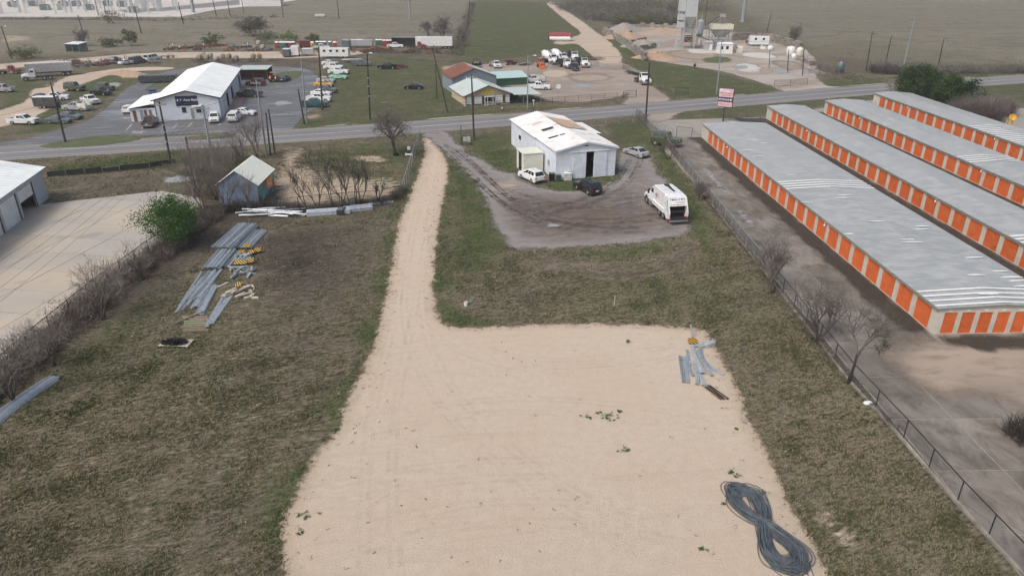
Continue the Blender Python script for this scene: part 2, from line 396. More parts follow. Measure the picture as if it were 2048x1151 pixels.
grn = gm.mix(gm.ramp(n_fin, .3, .7), (.04, .058, .02), (.098, .115, .05)); grn = gm.mix(gm.ramp(n_mid, .45, .65, 0, .6), grn, (.115, .1, .06))
gf = gm.math('MULTIPLY', gm.attr('green'), gm.ramp(gm.math('ADD', gm.attr('green'), cl), .72, 1.2))
fs = gm.noise(.06, 5, .6, gm.pos((.25, 1, 1), -.05)); colr = gm.mix(gm.math('MULTIPLY', gm.attr('field'), gm.ramp(fs, .3, .7, .45, .95)), colr, gm.mix(gm.ramp(n_mid, .35, .65), (.24, .205, .172), (.17, .175, .125)))
colr = gm.mix(gf, colr, grn)
soil = gm.mix(gm.ramp(n_fin, .3, .7), (.058, .047, .04), (.14, .115, .098))
bf = gm.ramp(gm.math('ADD', gm.attr('bare'), gm.math('MULTIPLY', gm.math('SUBTRACT', cl, .5), 2.2)), .3, .9)
colr = gm.mix(gm.math('MULTIPLY', bf, .8), colr, soil)
tf = gm.ramp(gm.math('ADD', gm.attr('tan'), gm.math('MULTIPLY', gm.math('SUBTRACT', n_cl, .5), 1.8)), .35, .75)
sand = gm.mix(n_fin, (.33, .265, .195), (.47, .39, .3))
colr = gm.mix(tf, colr, sand)
colr = gm.mix(gm.math('MULTIPLY', gm.attr('damp'), gm.ramp(cl, .35, .6)), colr, (.035, .029, .024))
spots = gm.ramp(gm.noise(.9, 3, .5, gm.pos((1, 1.3, 1), .3)), .68, .76)
colr = gm.mix(gm.math('MULTIPLY', spots, .6), colr, (.03, .026, .022))
pat = gm.noise(.13, 6, .68, None, .5); colr = gm.mix(gm.ramp(pat, .52, .66, 0, .55), colr, gm.mix(n_fin, (.04, .036, .028), (.11, .095, .078))); pal = gm.noise(.3, 6, .7, gm.pos((.6, 1, 1), .4)); colr = gm.mix(gm.ramp(pal, .54, .7, 0, .55), colr, (.24, .212, .168))
stk = gm.noise(3.2, 4, .6, gm.pos((.3, 1, 1), .42)); tf2 = gm.ramp(gm.math('ADD', gm.math('MULTIPLY', stk, .7), gm.math('MULTIPLY', n_fin, .3)), .36, .64, .5, 1.38, False)
hv2 = gm.n('ShaderNodeHueSaturation'); gm.l(tf2, hv2.inputs['Value']); gm.l(colr, hv2.inputs['Color']); colr = hv2.outputs[0]
gm.base(colr); gm.rough(.95); gm.p.inputs['Specular IOR Level'].default_value = .15
gm.bump(gm.math('ADD', gm.math('MULTIPLY', n_fin, .6), gm.math('ADD', n_cl, gm.math('MULTIPLY', n_sp, .35))), .9, .16)
M['ground'] = gm.m
ys = np.concatenate([[-1600, -600, -200, -60, -10], 10 + 3 * (np.exp(np.linspace(0, math.log(250), 300)) - 1), [900, 1100, 1600]])
us = np.concatenate([np.linspace(-1.25, 1.25, 330)])
VX = []; 
for y in ys: VX.append(np.stack([us * (34 + .66 * max(y, 0)), np.full(len(us), y), np.zeros(len(us))], 1))
VX = np.array(VX); VX[:, 0, 0] = -1600; VX[:, -1, 0] = 1600
P2 = VX.reshape(-1, 3); nyy, nxx = len(ys), len(us); ii = np.arange(nyy * nxx).reshape(nyy, nxx)
FG = np.stack([ii[:-1, :-1], ii[:-1, 1:], ii[1:, 1:], ii[1:, :-1]], -1).reshape(-1, 4)
pp = P2[:, :2]
FIELD = [([(-900, -30), (950, -30), (935, 100), (560, 95), (150, 110), (-900, 140)], 1.0, 10), ([(1400, -30), (3000, -30), (3000, 150), (1790, 140), (1640, 112), (1560, 70)], .9, 8)]
ga = {'field': paint_attr(pp, FIELD), 'green': paint_attr(pp, GREEN), 'bare': paint_attr(pp, BARE), 'tan': paint_attr(pp, TAN), 'damp': paint_attr(pp, DARK)}
FR = lambda P: (P[:, 0] < -4) * np.clip(1.0 + .5 * np.sin(P[:, 1] * .6) - np.abs(np.minimum(sdist(P, [(p.x, p.y) for p in W(TANPOLY)]), 0)) / 2.6, 0, 1) * (P[:, 1] > 30) * .7
near = (P2[:, 1] > 25) & (P2[:, 1] < 160) & (np.abs(P2[:, 0]) < 60); ga['green'][near] = np.maximum(ga['green'][near], FR(pp[near]))
np_mesh('ground', P2, FG, M['ground'], 'structure', ga)

# ---- tan crushed-stone yard and its drive
t = NT('tan_crushed_stone'); e = edge_alpha(t, .35, .8, 2.0, .7, .45)
a = t.noise(.12, 4); b = t.noise(1.6, 6, .7); c = t.noise(9, 4, .75); d = t.noise(24, 3, .85)
col = t.mix(t.ramp(b, .3, .7), (.465, .38, .298), (.54, .455, .368))
col = t.mix(t.ramp(a, .4, .7, 0, .45), col, (.5, .375, .27))
col = t.mix(t.ramp(c, .3, .75, 0, .55), col, (.67, .58, .48))
col = t.mix(t.ramp(d, .58, .72, 0, .5), col, (.19, .15, .115))
trk = t.noise(.8, 4, .6, t.pos((.1, 1, 1), .1), 1.5); col = t.mix(t.ramp(trk, .52, .72, 0, .16), col, (.36, .285, .215)); pb = t.noise(2.2, 2, .9); col = t.mix(t.ramp(pb, .7, .76, 0, .55), col, (.13, .1, .075))
col = t.mix(t.ramp(e, 1.3, .1, 0, .5), col, (.38, .3, .21))
t.base(col); t.rough(.95); t.p.inputs['Specular IOR Level'].default_value = .2; t.bump(t.math('ADD', c, d), .8, .06)
M['tanstone'] = t.m
sheet('gravel_yard', TANPOLY, .45, 1.4, M['tanstone'], .008, smoothit=1)

# ---- wet dirt and old asphalt in front of the white barn
t = NT('wet_dirt_lot'); e = edge_alpha(t, .7, 1.0, 1.4, 1.8, .25)
a = t.noise(.16, 5, .6); b = t.noise(.8, 6, .7, t.pos((.5, 1, 1), .12), .8); c = t.noise(7, 4, .75)
col = t.mix(t.ramp(b, .3, .7), (.14, .122, .11), (.245, .22, .2))
col = t.mix(t.attr('mud'), col, t.mix(t.ramp(b, .3, .7), (.07, .052, .042), (.15, .115, .09)))
col = t.mix(t.ramp(e, 3.5, .5, 0, .5), col, (.27, .26, .255))
col = t.mix(t.ramp(c, .55, .75, 0, .4), col, (.3, .275, .255))
col = t.mix(t.math('MULTIPLY', t.attr('tanp'), t.ramp(b, .4, .6)), col, (.42, .32, .23))
t.base(col); wet = t.ramp(t.math('ADD', a, t.math('MULTIPLY', t.math('SUBTRACT', b, .5), .5)), .48, .66)
t.rough(t.math('SUBTRACT', .85, t.math('MULTIPLY', wet, .5))); t.bump(t.math('ADD', c, b), .35, .06)
M['dirtlot'] = t.m
DLOT = [(838, 262), (870, 255), (905, 270), (905, 285), (930, 302), (975, 325), (1003, 345), (1035, 347), (1045, 366), (1085, 374), (1120, 384), (1190, 378), (1225, 366), (1243, 345), (1234, 312), (1250, 300), (1298, 303), (1312, 340), (1335, 362), (1350, 400), (1382, 452), (1375, 472), (1330, 476), (1280, 484), (1200, 490), (1100, 498), (1020, 497), (998, 470), (985, 430), (965, 385), (932, 342), (896, 310), (872, 290)]
sheet('barn_lot', DLOT, .8, 3.0, M['dirtlot'], .012, smoothit=1, paints={'mud': [([(1000, 400), (1120, 395), (1250, 405), (1330, 430), (1300, 465), (1120, 475), (1020, 455)], .95, 5), ([(1180, 375), (1290, 380), (1290, 400), (1170, 395)], .5, 3)],
   'tanp': [([(985, 370), (1030, 362), (1040, 375), (990, 385)], .9, 2), ([(1130, 370), (1200, 360), (1210, 372), (1140, 378)], .7, 1.5)]})

# ---- asphalt road
t = NT('old_asphalt'); e = edge_alpha(t, .4, .4, 1.5, .5, .3)
a = t.noise(.08, 4); b = t.noise(.8, 5, .6, t.pos((.06, 1, 1), .33)); c = t.noise(14, 3, .8)
col = t.mix(t.ramp(b, .35, .65), (.135, .131, .134), (.2, .195, .197)); col = t.mix(t.ramp(c, .45, .75, 0, .5), col, (.28, .272, .268))
col = t.mix(t.ramp(e, 2.2, .2, 0, .75), col, (.25, .215, .18))
col = t.mix(t.ramp(a, .5, .7, 0, .3), col, (.19, .18, .175))
t.base(col); t.rough(t.ramp(b, .3, .65, .42, .75)); t.bump(c, .3, .02); M['road'] = t.m
RCL = [(-420, 333), (-200, 319), (0, 306), (150, 296), (300, 288), (450, 281), (600, 273), (750, 262), (900, 248), (1050, 237), (1200, 226), (1350, 213), (1500, 199), (1650, 187), (1800, 175), (1950, 164), (2100, 154), (2400, 137)]
RW = [g(*p) for p in RCL]
def offset_line(pts, off):
    out = []
    for i, p in enumerate(pts):
        d = (pts[min(i + 1, len(pts) - 1)] - pts[max(i - 1, 0)]).normalized(); out.append(p + Vector((-d.y, d.x, 0)) * off)
    return out
def resample(pts, step):
    out = []
    for a_, b_ in zip(pts, pts[1:]):
        n = max(1, int((b_ - a_).length / step))
        for k in range(n): out.append(a_.lerp(b_, k / n))
    return out + [pts[-1]]
RWd = resample(RW, 8)
for _ in range(6): RWd = [RWd[0]] + [(RWd[i - 1] + RWd[i] * 2 + RWd[i + 1]) / 4 for i in range(1, len(RWd) - 1)] + [RWd[-1]]
road_o = sheet('road', offset_line(RWd, 5.6) + offset_line(RWd, -5.6)[::-1], 1.6, 1.2, M['road'], .018, world=True)
def ribbon(name, pts, wd, z, m, parent=None, dash=None):
    mb = MB(); L = 0
    for a_, b_ in zip(pts, pts[1:]):
        d = (b_ - a_); n = Vector((-d.y, d.x, 0)).normalized() * wd / 2
        if not dash or (L % (dash * 2)) < dash: mb.quad((a_ - n)[:2] + (z,), (b_ - n)[:2] + (z,), (b_ + n)[:2] + (z,), (a_ + n)[:2] + (z,))
        L += d.length
    return mb.build(name, m, parent)
t = NT('worn_road_paint'); t.base(t.mix(t.noise(1.5, 4), (.6, .59, .56), (.48, .47, .45))); t.rough(.7); t.alpha(t.ramp(t.noise(2.0, 5, .7), .3, .5)); M['roadpaint'] = t.m
def V2(p): return Vector((p.x, p.y, 0))
fine = resample(RWd, 3)
for off, wd in ((.12, .14), (-.12, .14), (3.7, .13), (-3.7, .13)):
    pts = offset_line(fine, off); mb = MB()
    for a_, b_ in zip(pts, pts[1:]):
        d = (b_ - a_); n = Vector((-d.y, d.x, 0)).normalized() * wd / 2
        mb.quad(*[(q.x, q.y, .024) for q in (a_ - n, b_ - n, b_ + n, a_ + n)])
    mb.build('road_marking', M['roadpaint'], road_o)

# ---- dark wet asphalt round the repair garage
t = NT('wet_asphalt'); e = edge_alpha(t, .3, .35, 1.5, .4, .3)
a = t.noise(.11, 5, .6, t.pos((.35, 1, 1), .3)); b = t.noise(.9, 5, .65, t.pos((.15, 1, 1), .25)); c = t.noise(12, 3, .8)
col = t.mix(t.ramp(b, .3, .7), (.085, .087, .093), (.15, .152, .16)); col = t.mix(t.ramp(c, .5, .8, 0, .4), col, (.18, .18, .18))
wet = t.ramp(t.math('ADD', a, t.math('MULTIPLY', t.math('SUBTRACT', b, .5), .6)), .52, .68)
col = t.mix(wet, col, (.2, .205, .215))
t.base(col); t.rough(t.math('SUBTRACT', .6, t.math('MULTIPLY', wet, .56))); M['wetasphalt'] = t.m
ALOT = [(-160, 320), (0, 305), (60, 300), (130, 285), (220, 270), (300, 272), (370, 268), (470, 264), (580, 262), (596, 245), (612, 225), (650, 212), (625, 200), (632, 180), (640, 165), (634, 148), (610, 137), (570, 133), (480, 132), (470, 128), (345, 138), (290, 158), (250, 178), (215, 215), (170, 245), (110, 262), (30, 283), (-160, 305)]
sheet('garage_asphalt', ALOT, 1.2, .8, M['wetasphalt'], .014, smoothit=1)
t = NT('parking_paint'); t.base(t.mix(t.noise(2, 3), (.62, .62, .6), (.5, .5, .49))); t.rough(.6); t.alpha(t.ramp(t.noise(3, 4, .7), .3, .5)); M['parkpaint'] = t.m
for (x0, y0, x1, y1) in ((252, 261, 264, 248), (347, 256, 354, 248), (376, 254, 385, 245), (408, 252, 413, 244), (283, 258, 287, 254), (437, 251, 441, 247)):
    A = g(x0, y0); B = g(x1, y1); mb = MB(); n = Vector((-(B - A).y, (B - A).x, 0)).normalized() * .07
    mb.quad(*[(q.x, q.y, .02) for q in (A - n, A + n, B + n, B - n)]); o = mb.build('parking_line', M['parkpaint'], bpy.data.objects['garage_asphalt'])
# ---- pale dirt tracks and lots
def dirtmat(name, c0, c1, c2, wetness=0.0, w_=.5):
    t = NT(name); edge_alpha(t, w_, .9, .9, 1.2, .2)
    a = t.noise(.1, 5, .6, t.pos((.5, 1, 1), .1)); b = t.noise(.9, 5, .65, t.pos((.4, 1, 1), .1)); c = t.noise(6, 4, .75)
    col = t.mix(t.ramp(a, .35, .65), c0, c1); col = t.mix(t.ramp(b, .45, .75, 0, .6), col, c2); col = t.mix(t.ramp(c, .5, .75, 0, .3), col, c0)
    t.base(col)
    wet = t.ramp(t.noise(.14, 4, .6, t.pos((.4, 1, 1), .2)), .6, .68, 0, wetness); t.rough(t.math('SUBTRACT', .9, wet)); t.bump(c, .3, .04)
    return t.m
M['track'] = dirtmat('pale_dirt_track', (.4, .325, .25), (.47, .39, .31), (.3, .245, .19))
M['officelot'] = dirtmat('brown_gravel_lot', (.25, .205, .17), (.325, .275, .235), (.16, .135, .115), .6)
M['plantlot'] = dirtmat('concrete_plant_dust', (.36, .325, .29), (.24, .19, .15), (.47, .45, .43), .55)
sheet('dirt_track', [(-60, 262), (0, 255), (60, 240), (105, 215), (120, 200), (112, 190), (160, 170), (200, 155), (260, 143), (350, 139), (345, 133), (240, 136), (160, 148), (120, 158), (100, 175), (62, 178), (60, 200), (0, 222), (-60, 235)], 1.5, 2, M['track'], .010, smoothit=1)
sheet('dirt_road', [(-60, 145), (0, 139), (70, 132), (200, 126), (300, 118), (420, 115), (560, 118), (700, 112), (740, 104), (640, 98), (560, 104), (400, 104), (280, 106), (170, 116), (60, 124), (0, 128), (-60, 130)], 2.5, 2.5, M['track'], .0105, smoothit=1)
sheet('office_lot', [(1262, 182), (1240, 195), (1130, 208), (1060, 190), (1010, 170), (950, 130), (1000, 126), (1070, 126), (1180, 118), (1200, 122), (1245, 122), (1290, 150), (1300, 170), (1330, 190), (1345, 198), (1320, 208), (1240, 212), (1255, 195)], 1.5, 2, M['officelot'], .0112, smoothit=1)
sheet('farm_track', [(1090, 6), (1105, 6), (1155, 36), (1185, 58), (1230, 92), (1252, 125), (1200, 130), (1185, 112), (1150, 84), (1130, 90), (1108, 88), (1108, 82), (1150, 74), (1165, 66), (1140, 48), (1108, 22)], 2.5, 2, M['track'], .013, smoothit=1)
sheet('plant_yard', [(1290, 118), (1285, 88), (1220, 60), (1260, 52), (1360, 56), (1450, 62), (1530, 72), (1600, 90), (1640, 125), (1625, 150), (1655, 172), (1670, 178), (1560, 184), (1560, 178), (1480, 152), (1430, 140), (1350, 128)], 2, 2.5, M['plantlot'], .0125, smoothit=1)
# ---- puddles
t = NT('puddle_water'); t.base((.3, .295, .29)); t.rough(.1); t.alpha(t.ramp(t.math('ADD', t.attr('sd'), t.math('MULTIPLY', t.math('SUBTRACT', t.noise(.7, 5, .65, t.pos((.5, 1.4, 1))), .5), 3.6)), -.1, .35)); M['puddle'] = t.m
for i, pl in enumerate(([(323, 361), (340, 353), (365, 349), (385, 352), (385, 362), (350, 365), (330, 364)], [(1087, 450), (1110, 447), (1122, 451), (1105, 455)], [(205, 168), (240, 164), (245, 171), (215, 178), (205, 175)],
     [(1195, 128), (1218, 126), (1210, 132), (1198, 132)], [(1100, 133), (1120, 131), (1122, 137), (1104, 138)], [(1462, 133), (1490, 130), (1500, 137), (1475, 140)], [(1540, 140), (1575, 137), (1580, 146), (1555, 150)], [(1605, 138), (1640, 138), (1640, 148), (1605, 149)],
     [(1395, 320), (1420, 345), (1455, 385), (1450, 388), (1410, 345), (1390, 322)], [(1470, 410), (1505, 445), (1510, 455), (1498, 452), (1470, 420)], [(262, 262), (300, 261), (290, 268), (260, 267)], [(545, 205), (572, 200), (590, 208), (555, 212)], [(1130, 172), (1160, 166), (1200, 170), (1170, 176)])):
    sheet('puddle', pl, .35 if pl[0][1] > 300 else .8, .6, M['puddle'], .034 if i in (8, 9) else .021, smoothit=1)

# ---- concrete slabs
def clip_convex(poly, clip):
    """clip a polygon by a convex counter-clockwise polygon (xy)"""
    out = [Vector(p[:2]) for p in poly]
    for i in range(len(clip)):
        a = Vector(clip[i][:2]); b = Vector(clip[(i + 1) % len(clip)][:2]); e = b - a; inp = out; out = []
        for j, p in enumerate(inp):
            q = inp[j - 1]; sp = e.x * (p.y - a.y) - e.y * (p.x - a.x); sq = e.x * (q.y - a.y) - e.y * (q.x - a.x)
            if (sp >= 0) != (sq >= 0): out.append(q + (p - q) * (sq / (sq - sp)))
            if sp >= 0: out.append(p)
        if not out: return []
    return out
def slabs(parent, clip, org, ang, sx, sy, z0, z1, m, gap=.05, seed=1):
    rng = random.Random(seed); ca, sa = math.cos(ang), math.sin(ang)
    loc = [((p[0] - org[0]) * ca + (p[1] - org[1]) * sa, -(p[0] - org[0]) * sa + (p[1] - org[1]) * ca) for p in clip]
    area = sum(loc[i][0] * loc[(i + 1) % len(loc)][1] - loc[(i + 1) % len(loc)][0] * loc[i][1] for i in range(len(loc)))
    if area < 0: loc = loc[::-1]
    i0 = int(math.floor(min(p[0] for p in loc) / sx)); i1 = int(math.ceil(max(p[0] for p in loc) / sx))
    j0 = int(math.floor(min(p[1] for p in loc) / sy)); j1 = int(math.ceil(max(p[1] for p in loc) / sy))
    for i in range(i0, i1):
        for j in range(j0, j1):
            c = clip_convex([(i * sx + gap / 2, j * sy + gap / 2), ((i + 1) * sx - gap / 2, j * sy + gap / 2), ((i + 1) * sx - gap / 2, (j + 1) * sy - gap / 2), (i * sx + gap / 2, (j + 1) * sy - gap / 2)], loc)
            if len(c) < 3: continue
            dz = rng.uniform(-.006, .006); mb = MB(); k = len(c)
            pts = [(org[0] + p.x * ca - p.y * sa, org[1] + p.x * sa + p.y * ca) for p in c]
            mb.v = [(x, y, z0) for x, y in pts] + [(x, y, z1 + dz) for x, y in pts]
            mb.f = [tuple(range(k, 2 * k))] + [(q, (q + 1) % k, k + (q + 1) % k, k + q) for q in range(k)]
            mb.build('slab', m, parent)
t = NT('stained_yard_concrete')
a = t.noise(.13, 5, .6); b = t.noise(.55, 6, .7, t.pos((1, .6, 1), .1), .6); c = t.noise(9, 4, .75)
col = t.mix(t.ramp(a, .35, .65), (.158, .138, .115), (.24, .215, .188)); col = t.mix(t.ramp(b, .4, .68, 0, .85), col, (.088, .075, .06)); col = t.mix(t.ramp(c, .55, .8, 0, .35), col, (.33, .31, .28))
oi = t.n('ShaderNodeObjectInfo'); hs = t.n('ShaderNodeHueSaturation'); t.l(t.ramp(oi.outputs['Random'], 0, 1, .86, 1.12, False), hs.inputs['Value']); t.l(col, hs.inputs['Color']); t.base(hs.outputs[0])
t.rough(t.ramp(b, .3, .7, .55, .9)); t.bump(c, .2, .02); M['yardconc'] = t.m
t = NT('pale_yard_concrete')
a = t.noise(.1, 5, .6, t.pos((.4, 1, 1), .1)); b = t.noise(.7, 6, .65, t.pos((.3, 1, 1), .25)); c = t.noise(9, 4, .75)
col = t.mix(t.ramp(a, .35, .65), (.43, .375, .3), (.345, .325, .3)); col = t.mix(t.ramp(b, .5, .75, 0, .6), col, (.47, .4, .31)); col = t.mix(t.ramp(t.noise(.25, 4), .58, .75, 0, .7), col, (.25, .235, .215)); col = t.mix(t.ramp(c, .6, .8, 0, .3), col, (.24, .22, .2))
oi = t.n('ShaderNodeObjectInfo'); hs = t.n('ShaderNodeHueSaturation'); t.l(t.ramp(oi.outputs['Random'], 0, 1, .95, 1.05, False), hs.inputs['Value']); t.l(col, hs.inputs['Color']); t.base(hs.outputs[0])
t.rough(.85); t.bump(c, .15, .02); M['paleconc'] = t.m
M['joint'] = mat('joint_dirt', (.09, .078, .06), .95, 0, var=.3)
# left yard
LY = [(96, 406), (322, 382), (346, 392), (400, 396), (412, 432), (0, 722), (-220, 900), (-330, 700), (0, 470)]
LYc = [g(*p) for p in [(60, 412), (322, 382), (400, 396), (412, 432), (0, 722), (-300, 940), (-400, 700)]]
def flat_poly(name, pts, z, m, kind='structure'):
    mb = MB(); mb.quad(*[(p.x, p.y, z) for p in pts]); o = mb.build(name, m); o['kind'] = kind; return o
ly = flat_poly('concrete_yard', LYc, .006, M['joint'])
slabs(ly, LYc, (g(322, 382).x, g(322, 382).y), R(-9), 5.2, 4.6, .0, .035, M['paleconc'], .06, 3)
# storage yard
M['yardbase'] = mat('pale_joint_grit', (.3, .28, .25), .95, 0, dirt=(.12, .105, .09), dscale=.25, damt=.9, var=.2)
SYc = [Vector((27.3, 22, 0)), Vector((70, 22, 0)), Vector((92, 120, 0)), g(1745, 205), g(1300, 246)]
sy = flat_poly('storage_yard', [Vector((27.3, 12, 0)), Vector((95, 12, 0)), Vector((120, 150, 0)), Vector((98, 166, 0)), g(1745, 200), g(1530, 234), g(1340, 240), g(1300, 240), g(1293, 250)], .006, M['yardbase'])
slabs(sy, [Vector((27.3, 14, 0)), Vector((36.6, 14, 0)), Vector((36.6, 54, 0)), Vector((34.4, 128.5, 0)), Vector((27.0, 128.5, 0))], (27.35, 14), R(1.0), 4.7, 5.6, 0, .03, M['yardconc'], .09, 5)
slabs(sy, [Vector((36.66, 14, 0)), Vector((66, 14, 0)), Vector((66, 53, 0)), Vector((36.66, 53, 0))], (36.66, 14), R(1.0), 6.2, 6.4, 0, .028, mat('worn_near_concrete', (.255, .23, .205), .85, 0, dirt=(.11, .093, .078), dscale=.3, damt=.85, var=.22, vscale=.8, bump=.2, rnd=.1), .05, 6)
M['yarddirt'] = dirtmat('yard_dirt', (.25, .205, .165), (.36, .29, .23), (.14, .115, .095), .25, 1.8)
sheet('dirt_spread', [(1750, 700), (1850, 678), (2100, 678), (2200, 850), (2060, 830), (1960, 780), (1880, 790), (1800, 740)], .6, 3, M['yarddirt'], .042, smoothit=1)
M['verge'] = mat('road_edge_gravel', (.34, .3, .25), .95, 0, dirt=(.14, .12, .07), dscale=.6, damt=.9, var=.2)
sheet('driveway_apron', [(1350, 208), (1290, 232), (1300, 246), (1345, 240), (1352, 228), (1372, 222), (1440, 208)], 1.0, 1.0, M['officelot'], .016, smoothit=1)
sheet('plant_apron', [(1562, 184), (1560, 172), (1615, 166), (1640, 170), (1690, 176), (1600, 186)], 1.0, 1.0, M['plantlot'], .0165, smoothit=1)

t = NT('algae_and_shade'); t.base(t.mix(t.noise(.8, 4), (.026, .024, .02), (.06, .054, .044))); t.rough(.6); t.alpha(t.math('MULTIPLY', .85, t.ramp(t.math('ADD', t.attr('sd'), t.math('MULTIPLY', t.math('SUBTRACT', t.noise(.5, 5, .65, t.pos((1, .4, 1))), .5), 3.2)), -.6, .9))); M['algae_shade'] = t.m  # mostly algae stain, with shade near the walls put into the colour
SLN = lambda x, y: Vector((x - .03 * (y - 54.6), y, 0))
for x0, x1, y0, y1 in ((34.6, 37.0, 55, 129), (47.8, 54.5, 58, 146), (61.5, 68.8, 70, 152), (76, 83.6, 90, 160)): sheet('stain_and_shade', [SLN(x0, y0), SLN(x1, y0), SLN(x1, y1), SLN(x0, y1)], .7, 1.5, M['algae_shade'], .045, world=True)  # darkens row bases and gaps: real stain plus painted shade
sheet('stain_and_shade', [g(1875, 672), g(2100, 670), g(2100, 700), g(1960, 702), g(1890, 688)], .5, 1.2, M['algae_shade'], .048, world=True)

t = NT('lawn_patch'); edge_alpha(t, .4, .5, 1.2, .7, .3); nf = t.noise(5, 4, .7); nm = t.noise(.3, 4); col = t.mix(t.ramp(nf, .3, .7), (.04, .06, .02), (.1, .125, .05)); col = t.mix(t.ramp(nm, .45, .65, 0, .6), col, (.13, .115, .07)); t.base(col); t.rough(.95); t.bump(nf, .6, .1); M['lawn'] = t.m
for pl in ([(70, 296), (110, 284), (200, 271), (275, 273), (282, 281), (190, 293)], [(372, 279), (382, 272), (470, 266), (474, 271), (430, 279)], [(535, 166), (555, 146), (600, 140), (606, 150), (575, 165)], [(288, 178), (330, 158), (370, 145), (380, 148), (335, 172), (300, 184)]): sheet('grass_island', pl, .8, 1.5, M['lawn'], .03, smoothit=1)
pts = offset_line(fine, 6.3); mb = MB()
t = NT('pale_verge_strip'); t.base(t.mix(t.noise(2, 4), (.42, .39, .33), (.3, .28, .22))); t.rough(.9); t.alpha(t.ramp(t.noise(.25, 5, .65, t.pos((.3, 1, 1), .35)), .46, .58)); M['vstrip'] = t.m
for a_, b_ in zip(pts, pts[1:]):
    d = (b_ - a_); n = Vector((-d.y, d.x, 0)).normalized() * .4
    if a_.x > -38 and not (34 < a_.x < 52): mb.quad(*[(q.x, q.y, .026) for q in (a_ - n, b_ - n, b_ + n, a_ + n)])
mb.build('verge_strip', M['vstrip'])['kind'] = 'structure'

def rutmat(name, c0, c1, amt, s=.6):
    t = NT(name); t.base(t.mix(t.noise(4, 4, .7), c0, c1)); t.rough(.95); t.alpha(t.math('MULTIPLY', amt, t.ramp(t.noise(s, 6, .75, None, .8), .4, .62))); return t.m
M['rut_gravel'] = rutmat('gravel_wheel_track', (.36, .29, .225), (.42, .345, .275), .06); M['rut_mud'] = rutmat('muddy_wheel_track', (.2, .155, .12), (.29, .235, .185), .65); M['rut_dark'] = rutmat('dark_wheel_track', (.05, .04, .034), (.1, .082, .07), .5)
def ruts(pxs, m, z, parent, wd=.32, half=.85, passes=1):
    P = resample([g(*q) for q in pxs], 1.5)
    for _ in range(40): P = [P[0]] + [(P[i - 1] + P[i] * 2 + P[i + 1]) / 4 for i in range(1, len(P) - 1)] + [P[-1]]
    for k in range(passes):
        for sd in (-1, 1):
            pts = offset_line(P, sd * half + .55 * (k - (passes - 1) / 2)); mb = MB()
            for a_, b_ in zip(pts, pts[1:]):
                d = b_ - a_; n = Vector((-d.y, d.x, 0)).normalized() * wd / 2; mb.quad(*[(q.x, q.y, z + .001 * k + .0004 * (sd > 0)) for q in (a_ - n, b_ - n, b_ + n, a_ + n)])
            mb.build('tyre_track', M[m], bpy.data.objects[parent])
for pxs in ([(872, 310), (845, 420), (832, 520), (815, 640), (850, 760), (960, 900), (1100, 1010), (1300, 1090)], [(875, 300), (850, 420), (825, 540), (800, 680), (760, 820), (740, 960), (760, 1140)], [(640, 1100), (760, 1020), (950, 980), (1150, 1000), (1350, 1060)], [(700, 860), (850, 800), (1050, 790), (1250, 810), (1420, 850)], [(840, 620), (900, 720), (1050, 760), (1250, 740), (1360, 700)], [(620, 1000), (760, 930), (900, 920), (1100, 935)]): ruts(pxs, 'rut_gravel', .011, 'gravel_yard', .3, .85, 2)
for pxs in ([(1075, 520), (1130, 552), (1210, 566), (1290, 548), (1360, 508), (1405, 462)], [(1110, 515), (1180, 540), (1270, 540), (1350, 500), (1390, 470)], [(1030, 500), (1090, 545), (1180, 575), (1290, 570), (1380, 525)]): ruts(pxs, 'rut_mud', .005, 'ground', .5, .9, 2)
for pxs in ([(880, 290), (960, 350), (1010, 410), (1090, 450), (1220, 455), (1330, 430)], [(1000, 380), (1090, 420), (1200, 425), (1290, 395)], [(905, 300), (975, 365), (1030, 430), (1130, 470), (1290, 460)], [(1270, 320), (1250, 370), (1190, 410), (1100, 420)]): ruts(pxs, 'rut_dark', .0145, 'barn_lot', .4, .9, 2)
for k, (pl, mm) in enumerate((([(1262, 74), (1330, 70), (1360, 84), (1290, 90)], 'paleconc'), ([(1465, 128), (1505, 126), (1530, 142), (1480, 146)], 'subp'), ([(1320, 104), (1400, 100), (1450, 112), (1380, 122)], 'yarddirt'), ([(1400, 118), (1445, 112), (1470, 122), (1420, 128)], 'lawn'), ([(1480, 104), (1540, 106), (1560, 118), (1490, 116)], 'subp'), ([(1540, 120), (1600, 124), (1610, 140), (1560, 136)], 'yarddirt'), ([(1370, 98), (1440, 98), (1450, 106), (1380, 108)], 'subp'), ([(1130, 150), (1200, 146), (1230, 158), (1160, 166)], 'yarddirt'), ([(1080, 142), (1130, 140), (1140, 152), (1090, 156)], 'track'))):
    if 'subp' not in M: M['subp'] = dirtmat('pale_dried_slurry', (.5, .48, .45), (.42, .4, .37), (.56, .54, .51), .3, 1.0)
    if mm != 'paleconc': sheet('ground_patch', pl, 1.2, 3.0, M[mm], .0135 + .0003 * k, smoothit=1)
